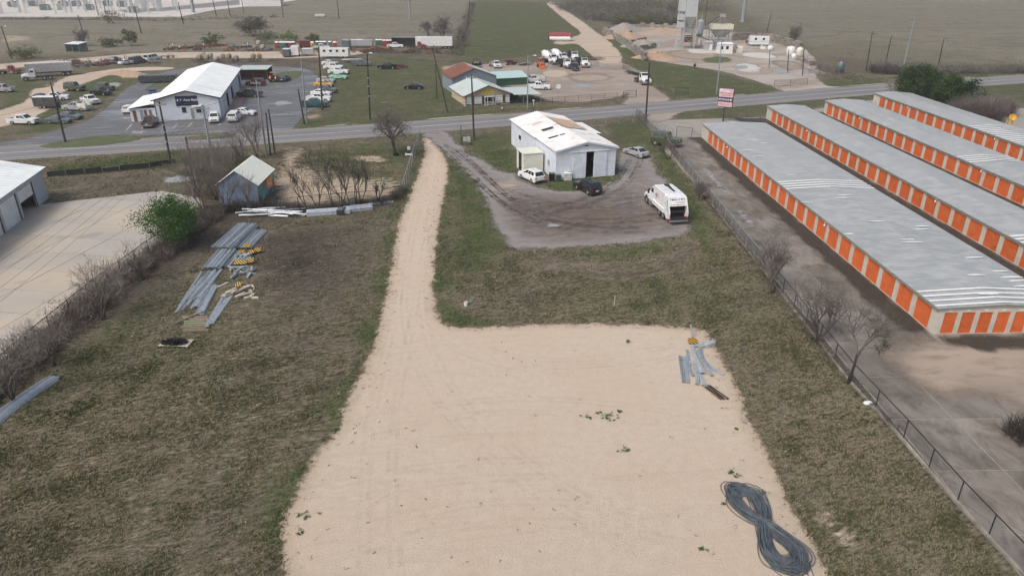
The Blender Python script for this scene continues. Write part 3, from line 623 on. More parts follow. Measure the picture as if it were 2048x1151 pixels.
# ------------------------------------------------------------------ buildings
def frame(pl, pr, pf):
    """local frame of a building from its front-left, front-right and one far corner on the ground"""
    A = g(*pl); B = g(*pr); C = g(*pf); ux = (B - A); wd = ux.length; ang = math.atan2(ux.y, ux.x); ux.normalize()
    uy = Vector((-ux.y, ux.x, 0)); return A, ang, wd, max((C - A).dot(uy), (C - B).dot(uy))
def ribbed(mb, p00, p10, p11, p01, pitch=.3, rib=.025, wdt=.05, both=False):
    """sheet p00-p10-p11-p01 with raised ribs running from the p00-p10 edge to the p01-p11 edge"""
    p00, p10, p11, p01 = map(Vector, (p00, p10, p11, p01)); L = max((p10 - p00).length, (p11 - p01).length); n = max(2, int(L / pitch))
    nr = (p10 - p00).cross(p01 - p00).normalized() * rib; ts = []
    for i in range(n):
        a = i / n; w_ = wdt / L
        ts += [(a, 0), (a + 1 / n - 2 * w_, 0), (a + 1 / n - 1.6 * w_, 1), (a + 1 / n - .4 * w_, 1)]
    ts.append((1, 0)); base = len(mb.v)
    for a, h in ts:
        mb.v.append(tuple(p00.lerp(p10, a) + nr * h)); mb.v.append(tuple(p01.lerp(p11, a) + nr * h))
    for i in range(len(ts) - 1): mb.f.append((base + 2 * i, base + 2 * i + 2, base + 2 * i + 3, base + 2 * i + 1))
    return mb
def wall_with_holes(mb, x0, x1, z0, z1, holes, y, th=.12):
    """wall in the local xz plane at depth y with rectangular openings [(x0,x1,z0,z1)]"""
    xs = sorted({x0, x1, *[h[0] for h in holes], *[h[1] for h in holes]}); zs = sorted({z0, z1, *[h[2] for h in holes], *[h[3] for h in holes]})
    for a, b in zip(xs, xs[1:]):
        run = None
        for c, d in zip(zs, zs[1:]):
            m_, k = (a + b) / 2, (c + d) / 2
            if any(h[0] < m_ < h[1] and h[2] < k < h[3] for h in holes): continue
            mb.box(a, b, y, y + th, c, d)
    return mb

# ------------------------------------------------------------------ road vehicles
WH = {}
def wheel_meshes(r, wd):
    k = (round(r, 2), round(wd, 2))
    if k not in WH:
        a = MB(); a.cyl((0, -wd / 2, 0), r, wd, 16, 'y'); b = MB(); b.cyl((0, -wd / 2 - .012, 0), r * .58, wd + .024, 12, 'y'); b.cyl((0, -wd / 2 - .03, 0), r * .2, wd + .06, 8, 'y')
        WH[k] = (a.mesh('wheel'), b.mesh('rim'))
    return WH[k]
def add_wheel(parent, x, y, r, wd, rim=None):
    a, b = wheel_meshes(r, wd); o = obj('wheel', a, M['tyre'], parent, (x, y, r)); obj('rim', b, rim or M['rim'], o); return o
def arch_profile(L, r, xr, xf, zb, top):
    """side outline with wheel arches: bottom from rear to front, then the top line from front to rear"""
    def arc(xc): return [(xc + (r * 1.18) * math.cos(a), r * .95 + (r * 1.18) * math.sin(a)) for a in [math.pi * (1 - k / 7) for k in range(8)]]
    return [(-L / 2, zb + .08), (-L / 2 + .1, zb)] + [(xr - r * 1.18, zb)] + arc(xr) + [(xr + r * 1.18, zb), (xf - r * 1.18, zb)] + arc(xf) + [(xf + r * 1.18, zb), (L / 2 - .1, zb), (L / 2, zb + .08)] + top
SPEC = {
 'sedan': dict(L=4.85, Wd=1.84, r=.33, xr=-1.4, xf=1.45, zb=.22, top=[(2.42, .62), (2.3, .8), (1.1, .96), (-1.75, 1.0), (-2.35, .96), (-2.42, .62)], gb=(-1.85, 1.12, .98), gt=(-1.0, .18, 1.44), ws=2),
 'suv': dict(L=4.75, Wd=1.9, r=.37, xr=-1.4, xf=1.42, zb=.27, top=[(2.37, .75), (2.25, .98), (1.05, 1.1), (-2.2, 1.12), (-2.36, 1.05), (-2.37, .7)], gb=(-2.28, 1.1, 1.1), gt=(-1.95, .3, 1.72), ws=3),
 'hatch': dict(L=4.2, Wd=1.78, r=.32, xr=-1.25, xf=1.28, zb=.22, top=[(2.1, .62), (1.98, .82), (.95, .98), (-1.95, 1.02), (-2.08, .95), (-2.1, .62)], gb=(-2.0, 1.0, 1.0), gt=(-1.45, .1, 1.48), ws=2),
 'van': dict(L=5.6, Wd=2.0, r=.38, xr=-1.7, xf=1.75, zb=.3, top=[(2.8, .85), (2.7, 1.1), (1.9, 1.25), (-2.7, 1.25), (-2.8, 1.0)], gb=(-2.75, 1.95, 1.24), gt=(-2.68, 1.1, 2.15), ws=3),
 'pickup': dict(L=5.85, Wd=2.0, r=.4, xr=-1.75, xf=1.85, zb=.36, top=[(2.92, .85), (2.85, 1.12), (1.25, 1.22), (-.95, 1.22), (-.97, .78), (-2.9, .78), (-2.92, .6)], gb=(-.98, 1.3, 1.2), gt=(-.82, .55, 1.86), ws=2, bed=1),
 'jeep': dict(L=4.1, Wd=1.8, r=.4, xr=-1.2, xf=1.25, zb=.42, top=[(2.05, .85), (2.0, 1.12), (.6, 1.18), (-1.95, 1.18), (-2.05, .8)], gb=(-1.98, .62, 1.16), gt=(-1.9, .4, 1.82), ws=2),
}
VC = {}
def vehicle_meshes(kind):
    if kind in VC: return VC[kind]
    s = SPEC[kind]; L, Wd = s['L'], s['Wd']; hw = Wd / 2; out = []
    mb = MB(); mb.extrude(arch_profile(L, s['r'], s['xr'], s['xf'], s['zb'], s['top']), -hw, hw, .16, .07)
    if s.get('bed'):
        for y0, y1 in ((-hw + .03, -hw + .17), (hw - .17, hw - .03)): mb.box(-2.88, -.96, y0, y1, .76, 1.2)
        mb.box(-2.9, -2.82, -hw + .17, hw - .17, .76, 1.19); mb.box(-1.03, -.96, -hw + .17, hw - .17, .76, 1.19)
    x0, x1, z0 = s['gb']; t0, t1, z1 = s['gt']; wb = hw - .1; wt = hw - .27
    zr = z1 - .09; q = (zr - z0) / (z1 - z0)
    def at(u, v, side):   # point on the greenhouse shell: u along, v up
        xa = x0 + (t0 - x0) * v; xb = x1 + (t1 - x1) * v; wv = wb + (wt - wb) * v
        return Vector((xa + (xb - xa) * u, side * wv, z0 + (z1 - z0) * v))
    mb.frustum((x0, x1, -wb, wb, z0), (t0, t1, -wt, wt, z1)); n0 = len(mb.v)
    mb.frustum((t0, t1, -wt, wt, z1), (t0 + .18, t1 - .18, -wt + .14, wt - .14, z1 + .05))
    out.append(('body', mb.mesh('body'), None))
    e = .014; nw = s['ws']; us = [.1 + .8 * k / nw for k in range(nw + 1)]
    for sd in (-1, 1):
        for k in range(nw):
            m2 = MB(); o_ = Vector((0, sd * e, .004))
            m2.quad(*[at(us[k] + .018, .12, sd) + o_, at(us[k + 1] - .018, .12, sd) + o_, at(us[k + 1] - .018, .86, sd) + o_, at(us[k] + .018, .86, sd) + o_]); out.append(('side_window', m2.mesh('side_window'), 'glass'))
    for u, nm, dx in ((1, 'windshield', e), (0, 'rear_window', -e)):
        m2 = MB(); a, b, c, d = at(u, .1, -1), at(u, .1, 1), at(u, .92, 1), at(u, .92, -1); k = .9; o_ = Vector((dx, 0, .006))
        for p in (a, b, c, d): p.y *= k; p += o_
        m2.quad(a, b, c, d); out.append((nm, m2.mesh(nm), 'glass'))
    xf = L / 2; zt = s['top'][1][1]; zl = zt - .14
    for sd in (-1, 1):
        m2 = MB(); m2.box(xf - .16, xf + .012, sd * (hw - .42) - .17, sd * (hw - .42) + .17, zl - .1, zl + .03); out.append(('headlight', m2.mesh('headlight'), 'lamp'))
        m2 = MB(); zz = (1.0 if s.get('bed') else s['top'][-2][1] - .1)
        m2.box(-xf - .012, -xf + .14, sd * (hw - .2) - .1, sd * (hw - .2) + .1, zz - .2, zz + .02); out.append(('taillight', m2.mesh('taillight'), 'tail'))
        m2 = MB(); p = at(.84, .1, sd); m2.box(p.x - .08, p.x + .08, p.y + (.03 if sd > 0 else -.19), p.y + (.19 if sd > 0 else -.03), p.z, p.z + .17); out.append(('wing_mirror', m2.mesh('wing_mirror'), 'plastic'))
        if kind not in ('pickup', 'jeep'):
            m2 = MB()
            m2.box(s['xr'] + .5, s['xf'] - .5, sd * (hw + .004) - .012, sd * (hw + .004) + .012, s['zb'] + .02, s['zb'] + .1); out.append(('sill', m2.mesh('sill'), 'plastic'))
    m2 = MB(); m2.box(xf - .1, xf + .02, -.5, .5, zl - .2, zl - .02); out.append(('grille', m2.mesh('grille'), 'plastic'))
    m2 = MB(); m2.box(xf - .15, xf + .05, -hw + .12, hw - .12, s['zb'] + .06, s['zb'] + .2); out.append(('front_bumper', m2.mesh('front_bumper'), 'rim' if kind in ('pickup', 'jeep') else 'plastic'))
    m2 = MB(); m2.box(-xf - .06, -xf + .12, -hw + .1, hw - .1, s['zb'] + .08, s['zb'] + .24); out.append(('rear_bumper', m2.mesh('rear_bumper'), 'rim' if kind in ('pickup', 'jeep') else 'plastic'))
    m2 = MB(); m2.box(-xf - .02, -xf + .01, -.26, .26, s['zb'] + .36, s['zb'] + .5); out.append(('number_plate', m2.mesh('number_plate'), 'white'))
    if s.get('bed'):
        m2 = MB(); m2.box(-2.8, -1.05, -hw + .18, hw - .18, .785, .81); out.append(('bed_liner', m2.mesh('bed_liner'), 'plastic'))
    VC[kind] = out; return out
def vehicle(kind, px, py, head, colour, name, label, cat=None, group=None, scale=1.0, extra=None):
    """head: compass of the front in degrees, 0 = to the right of the photograph, 90 = away"""
    p = g(px, py); t = thing(name, label, cat or {'pickup': 'pickup', 'sedan': 'car', 'suv': 'car', 'hatch': 'car', 'van': 'van', 'jeep': 'jeep'}[kind], p + Vector((0, 0, .02)), R(head), group)
    t.scale = (scale,) * 3
    for nm, me, mk in vehicle_meshes(kind): obj(nm, me, M[mk] if mk else M[colour], t)
    s = SPEC[kind]
    for x in (s['xr'], s['xf']):
        for y in (-1, 1): add_wheel(t, x, y * (s['Wd'] / 2 - .13), s['r'], .24)
    if extra: extra(t)
    return t
def camper_shell(c='white'):
    def f(t):
        mb = MB(); mb.frustum((-2.88, -1.0, -.97, .97, 1.2), (-2.8, -1.0, -.78, .78, 1.84)); o = mb.build('bed_cap', M[c], t)
        for sd in (-1, 1): MB().quad((-2.6, sd * .93, 1.36), (-1.2, sd * .93, 1.36), (-1.2, sd * .85, 1.66), (-2.6, sd * .85, 1.66)).build('cap_window', M['glass'], o)
        MB().quad((-2.875, -.75, 1.35), (-2.875, .75, 1.35), (-2.83, .7, 1.72), (-2.83, -.7, 1.72)).build('cap_window', M['glass'], o)
    return f
def utility_body(t):
    for sd in (-1, 1):
        mb = MB(); mb.box(-2.95, -.98, sd * .8 - .24, sd * .8 + .24, .72, 1.7); o = mb.build('side_locker', M['cream'], t)
        for k in range(3): MB().box(-2.9 + k * .65, -2.32 + k * .65, sd * 1.045 - .012, sd * 1.045 + .012, .8 if k != 1 else 1.2, 1.62).build('locker_door', M['white'], o)
    rk = MB()
    for x in (-2.8, -1.1, 1.0):
        for sd in (-1, 1): rk.bar((x, sd * .85, 1.68 if x < 0 else 1.25), (x, sd * .85, 2.1), .05)
        rk.bar((x, -.85, 2.1), (x, .85, 2.1), .05)
    for sd in (-1, 1): rk.bar((-2.9, sd * .85, 2.12), (1.6, sd * .85, 2.12), .05)
    rk.build('ladder_rack', M['polesteel'], t)
# heavy trucks: x forward
def heavy_cab(t, colour, x0=0.0, stacks=True):
    """conventional cab, its back wall at x0"""
    mb = MB(); mb.frustum((x0, x0 + 1.55, -1.1, 1.1, 1.0), (x0 + .05, x0 + 1.35, -1.0, 1.0, 2.2)); mb.frustum((x0 + .05, x0 + 1.35, -1.0, 1.0, 2.2), (x0 + .12, x0 + 1.0, -.92, .92, 2.82)); cab = mb.build('cab', M[colour], t)
    mb = MB(); mb.extrude([(x0 + 1.5, .95), (x0 + 3.2, .85), (x0 + 3.25, 1.55), (x0 + 2.6, 1.78), (x0 + 1.45, 1.98)], -.72, .72, .14, .05); hood = mb.build('hood', M[colour], t)
    MB().box(x0 + 3.22, x0 + 3.28, -.5, .5, .95, 1.5).build('grille', M['trimdark'], hood)
    for sd in (-1, 1):
        mb = MB(); mb.extrude([(x0 + 1.65, .95)] + [(x0 + 2.35 + .68 * math.cos(a), .6 + .75 * math.sin(a)) for a in [math.pi * (1 - k / 6) for k in range(1, 6)]] + [(x0 + 3.2, .8), (x0 + 3.2, 1.2), (x0 + 2.9, 1.5), (x0 + 1.7, 1.5)], sd * .92 - .25, sd * .92 + .25, .05, .04); mb.build('fender', M[colour], hood)
        MB().box(x0 + 3.15, x0 + 3.24, sd * .95 - .16, sd * .95 + .16, .98, 1.22).build('headlight', M['lamp'], hood)
        MB().quad((x0 + .25, sd * 1.045, 2.12), (x0 + 1.2, sd * 1.045, 2.12), (x0 + .95, sd * .985, 2.66), (x0 + .28, sd * .985, 2.66)).build('side_window', M['glass'], cab)
        MB().box(x0 + 1.35, x0 + 1.45, sd * 1.28 - .12, sd * 1.28 + .12, 1.75, 2.4).build('wing_mirror', M['plastic'], cab)
        mb = MB(); mb.box(x0 + .3, x0 + 1.4, sd * 1.0 - .2, sd * 1.0 + .2, .45, .95); mb.build('step_tank', M['rim'], t)
        if stacks: MB().cyl((x0 - .12, sd * .95, 1.0), .08, 2.3, 8).build('exhaust_stack', M['rim'], t)
        add_wheel(t, x0 + 2.35, sd * .98, .52, .3)
    MB().quad((x0 + 1.37, -.88, 2.2), (x0 + 1.37, .88, 2.2), (x0 + 1.06, .82, 2.74), (x0 + 1.06, -.82, 2.74)).build('windshield', M['glass'], cab)
    MB().box(x0 + 3.18, x0 + 3.42, -1.15, 1.15, .48, .82).build('front_bumper', M['rim'], t)
def heavy_chassis(t, xa, xb, axles, rim=None):
    mb = MB(); mb.box(xa, xb, -.45, .45, .72, .98); mb.build('chassis', M['plastic'], t)
    for x in axles:
        for sd in (-1, 1): add_wheel(t, x, sd * .9, .52, .52, rim)
        MB().cyl((x, -.8, .52), .09, 1.6, 6, 'y').build('axle', M['plastic'], t)
def truck(px, py, head, colour, name, label, body, cat='truck', group=None, scale=1.0):
    t = thing(name, label, cat, g(px, py) + Vector((0, 0, .02)), R(head), group); t.scale = (scale,) * 3
    heavy_cab(t, colour, .9); 
    if body == 'tractor': heavy_chassis(t, -3.0, 4.1, (-2.3, -1.0)); MB().box(-2.3, -1.2, -.45, .45, 1.0, 1.15).build('fifth_wheel', M['plastic'], t)
    elif body == 'dump':
        heavy_chassis(t, -4.2, 4.1, (-3.0, -1.7)); mb = MB()
        for sd in (-1, 1): mb.box(-4.4, .6, sd * 1.18 - .06, sd * 1.18 + .06, 1.1, 2.45)
        mb.box(-4.4, .6, -1.12, 1.12, 1.1, 1.25); mb.box(.5, .6, -1.12, 1.12, 1.25, 2.7); mb.box(.6, 1.5, -1.1, 1.1, 2.86, 2.94); mb.box(-4.45, -4.36, -1.12, 1.12, 1.2, 2.3); b = mb.build('dump_body', M['plastic'], t)
        for k in range(6):
            for sd in (-1, 1): MB().box(-4.1 + k * .85, -4.0 + k * .85, sd * 1.27 - .035, sd * 1.27 + .035, 1.15, 2.4).build('rib', M['plastic'], b)
    elif body == 'mixer':
        heavy_chassis(t, -4.6, 4.1, (-3.2, -1.9)); mb = MB(); pr = [(.02, -2.6), (.55, -2.5), (1.0, -1.5), (1.22, -.3), (1.2, .6), (.8, 1.9), (.62, 2.3), (.5, 2.35), (.02, 2.2)]
        mb.lathe(pr, 18); mb.xf(Matrix.Translation((-1.9, 0, 2.35)) @ Matrix.Rotation(R(-74), 4, 'Y')); d = mb.build('mixer_drum', M['white'], t, True)
        mb = MB()
        for sd in (-1, 1): mb.bar((-3.9, sd * .5, .95), (-4.3, sd * .35, 2.6), .12); mb.bar((-.2, sd * .5, .95), (.1, sd * .4, 2.0), .12)
        mb.build('drum_stand', M['white'], t)
        mb = MB(); mb.frustum((-4.9, -4.4, -.2, .2, 2.6), (-5.0, -4.2, -.5, .5, 3.2)); mb.build('hopper', M['white'], t)
        MB().bar((-4.75, 0, 2.5), (-5.4, 0, 1.2), .4, .08).build('chute', M['white'], t)
    return t
def flat_trailer(px, py, head, name, label, L=5.0, Wd=2.1, deck='wood', ramp=True, rails=True, colour='plastic', cat='trailer', group=None, axles=2, ht=.6):
    t = thing(name, label, cat, g(px, py) + Vector((0, 0, .02)), R(head), group); mb = MB()
    for sd in (-1, 1): mb.box(-L / 2, L / 2, sd * (Wd / 2 - .05) - .05, sd * (Wd / 2 - .05) + .05, ht - .14, ht)
    for k in range(5): x = -L / 2 + .08 + (L - .16) * k / 4; mb.box(x - .04, x + .04, -Wd / 2 + .1, Wd / 2 - .1, ht - .14, ht - .03)
    mb.bar((L / 2, -.7, ht - .08), (L / 2 + 1.3, 0, ht - .12), .1); mb.bar((L / 2, .7, ht - .08), (L / 2 + 1.3, 0, ht - .12), .1); mb.bar((L / 2 + 1.1, 0, ht - .1), (L / 2 + 1.1, 0, 0), .07); fr = mb.build('frame', M[colour], t)
    for k in range(7):
        w_ = (Wd - .24) / 7; MB().box(-L / 2 + .05, L / 2 - .05, -Wd / 2 + .12 + k * w_, -Wd / 2 + .12 + (k + 1) * w_ - .02, ht - .028, ht + .01).build('deck_plank', M[deck], t)
    if rails:
        mb = MB()
        for sd in (-1, 1):
            y = sd * (Wd / 2 - .05); mb.bar((-L / 2, y, ht + .4), (L / 2, y, ht + .4), .05)
            for k in range(5): x = -L / 2 + .04 + (L - .08) * k / 4; mb.bar((x, y, ht), (x, y, ht + .4), .05)
        mb.build('side_rail', M[colour], t)
    if ramp:
        mb = MB()
        for k in range(8): y = -Wd / 2 + .1 + (Wd - .2) * k / 7; mb.bar((-L / 2 - .05, y, ht), (-L / 2 - .12, y, ht + 1.4), .045)
        for k in range(5): z = ht + .1 + k * .32; mb.bar((-L / 2 - .08, -Wd / 2 + .1, z), (-L / 2 - .08, Wd / 2 - .1, z), .045)
        mb.build('ramp_gate', M[colour], t)
    for k in range(axles):
        x = -.6 + (k - (axles - 1) / 2) * .85
        for sd in (-1, 1):
            add_wheel(t, x, sd * (Wd / 2 + .14), .36, .22); 
    for sd in (-1, 1): MB().box(-.6 - axles * .48, -.6 + axles * .48, sd * (Wd / 2 + .15) - .15, sd * (Wd / 2 + .15) + .15, .76, .8).build('mudguard', M[colour], t)
    return t
def box_trailer(px, py, head, name, label, L, Wd, z0, z1, colour, roofc='white', stripes=0, cat='trailer', wheels=2, door=True, windows=0, group=None):
    t = thing(name, label, cat, g(px, py) + Vector((0, 0, .02)), R(head), group)
    mb = MB(); mb.box(-L / 2, L / 2, -Wd / 2, Wd / 2, z0, z1 - .06); b = mb.build('box', M[colour], t)
    mb = MB(); mb.frustum((-L / 2 - .03, L / 2 + .03, -Wd / 2 - .03, Wd / 2 + .03, z1 - .06), (-L / 2 + .1, L / 2 - .1, -Wd / 2 + .1, Wd / 2 - .1, z1 + .05)); mb.build('roof', M[roofc], t)
    n = max(3, int(L / 1.2))
    for sd in (-1, 1):
        for k in range(n + 1):
            x = -L / 2 + .04 + (L - .08) * k / n; MB().box(x - .03, x + .03, sd * (Wd / 2 + .008) - .01, sd * (Wd / 2 + .008) + .01, z0, z1 - .08).build('side_rib', M[colour], b)
        for k in range(windows):
            x = -L / 2 + L * (k + .7) / (windows + .4); MB().box(x - .4, x + .4, sd * (Wd / 2 + .02) - .012, sd * (Wd / 2 + .02) + .012, z0 + (z1 - z0) * .55, z0 + (z1 - z0) * .82).build('window', M['glass'], b)
    if door:
        for sd in (-1, 1): MB().box(-L / 2 - .03, -L / 2 - .005, min(sd * .03, sd * (Wd / 2 - .05)), max(sd * .03, sd * (Wd / 2 - .05)), z0 + .05, z1 - .12).build('rear_door', M[colour], t)
    mb = MB(); mb.box(-L / 2, L / 2, -.5, .5, z0 - .2, z0 - .005); mb.bar((L / 2, -.45, z0 - .1), (L / 2 + 1.1, 0, z0 - .12), .1); mb.bar((L / 2, .45, z0 - .1), (L / 2 + 1.1, 0, z0 - .12), .1); mb.bar((L / 2 + .6, 0, z0 - .1), (L / 2 + .6, 0, 0), .09); mb.build('chassis', M['plastic'], t)
    r = .36 if L < 9 else .5
    for k in range(wheels):
        x = -L * .12 + (k - (wheels - 1) / 2) * (2 * r + .12) if L < 9 else -L / 2 + 1.2 + k * 1.3
        for sd in (-1, 1): add_wheel(t, x, sd * (Wd / 2 - .02 if L < 9 else Wd / 2 - .3), r, .24 if L < 9 else .5)
    return t
def tractor(px, py, head, colour, name, label, cat='tractor', scale=1.0, cabin=True, bucket=False):
    t = thing(name, label, cat, g(px, py) + Vector((0, 0, .02)), R(head)); t.scale = (scale,) * 3
    mb = MB(); mb.extrude([(-.3, .7), (1.7, .65), (1.75, 1.25), (-.2, 1.45)], -.38, .38, .08, .05); mb.build('hood', M[colour], t)
    mb = MB(); mb.box(-1.3, -.3, -.4, .4, .6, 1.05); mb.box(-1.0, -.5, -.25, .25, 1.05, 1.3); mb.box(-1.05, -.95, -.25, .25, 1.3, 1.7); mb.build('seat_platform', M['plastic'], t)
    for sd in (-1, 1):
        mb = MB(); mb.extrude([(-.85 + .85 * math.cos(a), .72 + .85 * math.sin(a)) for a in [math.pi * k / 8 for k in range(9)]], sd * .72 - .16, sd * .72 + .16); mb.build('rear_fender', M[colour], t)
        add_wheel(t, -.85, sd * .85, .72, .4, M['yellow']); add_wheel(t, 1.25, sd * .65, .42, .26, M['yellow'])
    if cabin:
        mb = MB()
        for x in (-1.35, -.15):
            for sd in (-1, 1): mb.bar((x, sd * .6, 1.0), (x, sd * .55, 2.35), .07)
        fr = mb.build('roll_frame', M['plastic'], t); MB().box(-1.45, -.05, -.7, .7, 2.35, 2.43).build('canopy', M[colour], t)
    MB().cyl((1.0, .2, 1.3), .04, .8, 6).build('exhaust', M['plastic'], t)
    if bucket:
        mb = MB()
        for sd in (-1, 1): mb.bar((0, sd * .5, 1.1), (2.3, sd * .5, .5), .1)
        mb.build('loader_arm', M[colour], t); mb = MB(); mb.extrude([(2.2, .1), (2.9, .05), (2.9, .12), (2.35, .2), (2.25, .75), (2.18, .75)], -.85, .85); mb.build('bucket', M[colour], t)
    return t
def implement(px, py, head, colour, name, label, L=4.0, Wd=2.6, seed=1, discs=7, cat='farm implement', tall=.9):
    rng = random.Random(seed); t = thing(name, label, cat, g(px, py) + Vector((0, 0, .02)), R(head)); mb = MB()
    for k in range(3): x = -L / 2 + L * k / 2; mb.bar((x, -Wd / 2, .55), (x, Wd / 2, .55), .12)
    for sd in (-1, 0, 1): mb.bar((-L / 2, sd * Wd / 2.2, .6), (L / 2, sd * Wd / 2.2, .6), .12)
    mb.bar((L / 2, 0, .6), (L / 2 + 1.2, 0, .35), .1); mb.bar((0, -.5, .6), (.2, 0, .6 + tall), .1); mb.bar((0, .5, .6), (.2, 0, .6 + tall), .1); mb.bar((.2, 0, .6 + tall), (L / 2, 0, .65), .08); mb.build('frame', M[colour], t)
    for k in range(discs):
        y = -Wd / 2 + Wd * k / (discs - 1)
        for x in (-L / 2, L / 2 - .4):
            c = MB(); c.cyl((x, y - .02, .3), .3, .04, 10, 'y'); c.build('disc', M['rust'], t)
    for sd in (-1, 1): add_wheel(t, .1, sd * (Wd / 2 + .2), .4, .25)
    return t

# ------------------------------------------------------------------ trees, shrubs
def grow(rng, mb, p, d, L, r, lev, maxlev, tips, spread=.75, kids=(4, 6), segs=3, up=.15, rmin=.012, shrink=.62):
    pts = [p]; rad = [r]; q = p.copy(); dd = d.copy()
    for k in range(segs):
        dd = (dd + Vector((rng.gauss(0, .16), rng.gauss(0, .16), rng.gauss(0, .1) + up * .3))).normalized(); q = q + dd * (L / segs); pts.append(q.copy()); rad.append(max(rmin, r * (1 - .62 * (k + 1) / segs)))
    mb.tube(pts, rad, 5 if lev == 0 else (4 if lev == 1 else 3), cap=False)
    if lev >= maxlev: tips.append(q); return
    n = rng.randint(*kids) if lev < 2 else rng.randint(3, 4)
    for i in range(n):
        f = rng.uniform(.35 if lev else .5, 1.0); j = min(segs - 1, int(f * segs)); a = pts[j].lerp(pts[j + 1], f * segs - j)
        az = rng.uniform(0, 2 * math.pi); ax = dd.orthogonal().normalized(); ax.rotate(Matrix.Rotation(az, 3, dd)); nd = (dd * (1 - spread * rng.uniform(.5, 1)) + ax * spread * rng.uniform(.6, 1.1) + Vector((0, 0, up))).normalized()
        grow(rng, mb, a, nd, L * shrink * rng.uniform(.75, 1.15), max(rmin, r * .42), lev + 1, maxlev, tips, spread, kids, 2 if lev else 3, up, rmin, shrink)
def leaf_arrays(rng, centres, per, rad, size, flat=.8):
    """leaf quads round clump centres; numpy, returns V, F"""
    c = np.asarray(centres, float); n = len(c) * per
    ctr = np.repeat(c, per, 0) + rng.normal(0, 1, (n, 3)) * (np.asarray(rad) if np.ndim(rad) == 0 else np.repeat(rad, per)[:, None]) * np.array([1, 1, flat]) * .5
    u = rng.normal(0, 1, (n, 3)); u /= np.linalg.norm(u, axis=1)[:, None]; w_ = rng.normal(0, 1, (n, 3)); w_ -= (w_ * u).sum(1)[:, None] * u; w_ /= np.linalg.norm(w_, axis=1)[:, None]
    s = size * rng.uniform(.6, 1.3, (n, 1)); u *= s; w_ *= s * .5
    V = np.stack([ctr - u, ctr + w_, ctr + u, ctr - w_], 1).reshape(-1, 3); return V, np.arange(4 * n).reshape(-1, 4)
def twig_arrays(rng, base, n, rx, ry, h, w_=.03, lean=.5):
    """thin tapering stems standing in an elliptical clump"""
    a = rng.uniform(0, 2 * np.pi, n); r_ = np.sqrt(rng.uniform(0, 1, n)); st = np.stack([base[0] + np.cos(a) * r_ * rx, base[1] + np.sin(a) * r_ * ry, np.full(n, base[2]) + rng.uniform(0, .5, n) * h * .6], 1)
    ln = h * rng.uniform(.35, 1.0, n) * (1 - .45 * r_); d = np.stack([np.cos(a) * lean * r_ + rng.normal(0, .35, n), np.sin(a) * lean * r_ + rng.normal(0, .35, n), np.ones(n) * rng.uniform(.4, 1, n)], 1); d /= np.linalg.norm(d, axis=1)[:, None]
    sd = np.stack([-d[:, 1], d[:, 0], rng.normal(0, .3, n)], 1); sd /= np.linalg.norm(sd, axis=1)[:, None]; sd *= w_ * rng.uniform(.5, 1.2, (n, 1)); tip = st + d * ln[:, None]; mid = st + d * ln[:, None] * .5 + rng.normal(0, .06 * h, (n, 3))
    V = np.stack([st - sd, st + sd, mid + sd * .7, tip, mid - sd * .7], 1); idx = np.arange(n)[:, None] * 5
    F3 = np.concatenate([idx + [0, 1, 2], idx + [0, 2, 4], idx + [4, 2, 3]], 0); return V.reshape(-1, 3), F3
def bare_tree(px, py, h, label, seed, r=.12, spread=.75, kids=(4, 6), maxlev=4, stems=1, mistletoe=0, group=None, bark='bark', name='bare_tree', up=.15, rmin=.008, trunkf=.3, twigm='twig'):
    rng = random.Random(seed); p = g(px, py); t = thing(name, label, 'tree', p, 0, group); tips = []
    tr = MB(); br = MB()
    for s_ in range(stems):
        d = Vector((rng.gauss(0, .08 + .16 * (stems > 1)), rng.gauss(0, .08 + .16 * (stems > 1)), 1)).normalized(); b = Vector((rng.uniform(-.25, .25) * (stems > 1), rng.uniform(-.25, .25) * (stems > 1), -.05))
        L = h * trunkf * rng.uniform(.85, 1.15); pts = [b]; rad = [r * 1.25]
        for k in range(3): d = (d + Vector((rng.gauss(0, .07), rng.gauss(0, .07), .05))).normalized(); pts.append(pts[-1] + d * L / 3); rad.append(r * (1 - .12 * (k + 1)))
        tr.tube(pts, rad, 7)
        for k in range(rng.randint(*kids)):
            az = rng.uniform(0, 2 * math.pi); nd = (d + Vector((math.cos(az), math.sin(az), 0)) * spread * rng.uniform(.4, 1.2) + Vector((0, 0, .1))).normalized()
            grow(rng, br, pts[-1] if k < 2 else pts[2].lerp(pts[3], rng.random()), nd, h * .36 * rng.uniform(.8, 1.2), r * .7, 1, maxlev, tips, spread, kids, 3, up, rmin)
    tr.build('trunk', M[bark], t, True); br.build('branches', M[twigm], t)
    nr = np.random.default_rng(seed)
    for k in range(mistletoe):
        q = rng.choice(tips); c = nr.normal(0, .17, (9, 3)) + np.array(q) * np.array([.75, .75, .85]); V, Fq = leaf_arrays(nr, c, 14, .3, .06); np_mesh('mistletoe', V, Fq, M['leafolive' if k % 2 else 'leafdark'], 'stuff', parent=t)
    return t
def leafmat(name, c0, c1, c2):
    t = NT(name); n = t.noise(.9, 3); a = t.attr('tint'); col = t.mix(t.ramp(n, .35, .65), c0, c1); col = t.mix(t.math('MULTIPLY', a, .8), col, c2); t.base(col); t.rough(.6); t.p.inputs['Specular IOR Level'].default_value = .3
    tl = t.n('ShaderNodeBsdfTranslucent'); t.set(tl.inputs['Color'], col); mx = t.n('ShaderNodeMixShader'); mx.inputs[0].default_value = .25; t.l(t.p.outputs[0], mx.inputs[1]); t.l(tl.outputs[0], mx.inputs[2]); t.l(mx.outputs[0], t.out.inputs['Surface']); return t.m
M['leafgreen'] = leafmat('bright_leaves', (.026, .075, .014), (.055, .135, .028), (.1, .19, .05))
M['leafdark'] = leafmat('dark_leaves', (.014, .035, .01), (.035, .07, .018), (.07, .115, .03))
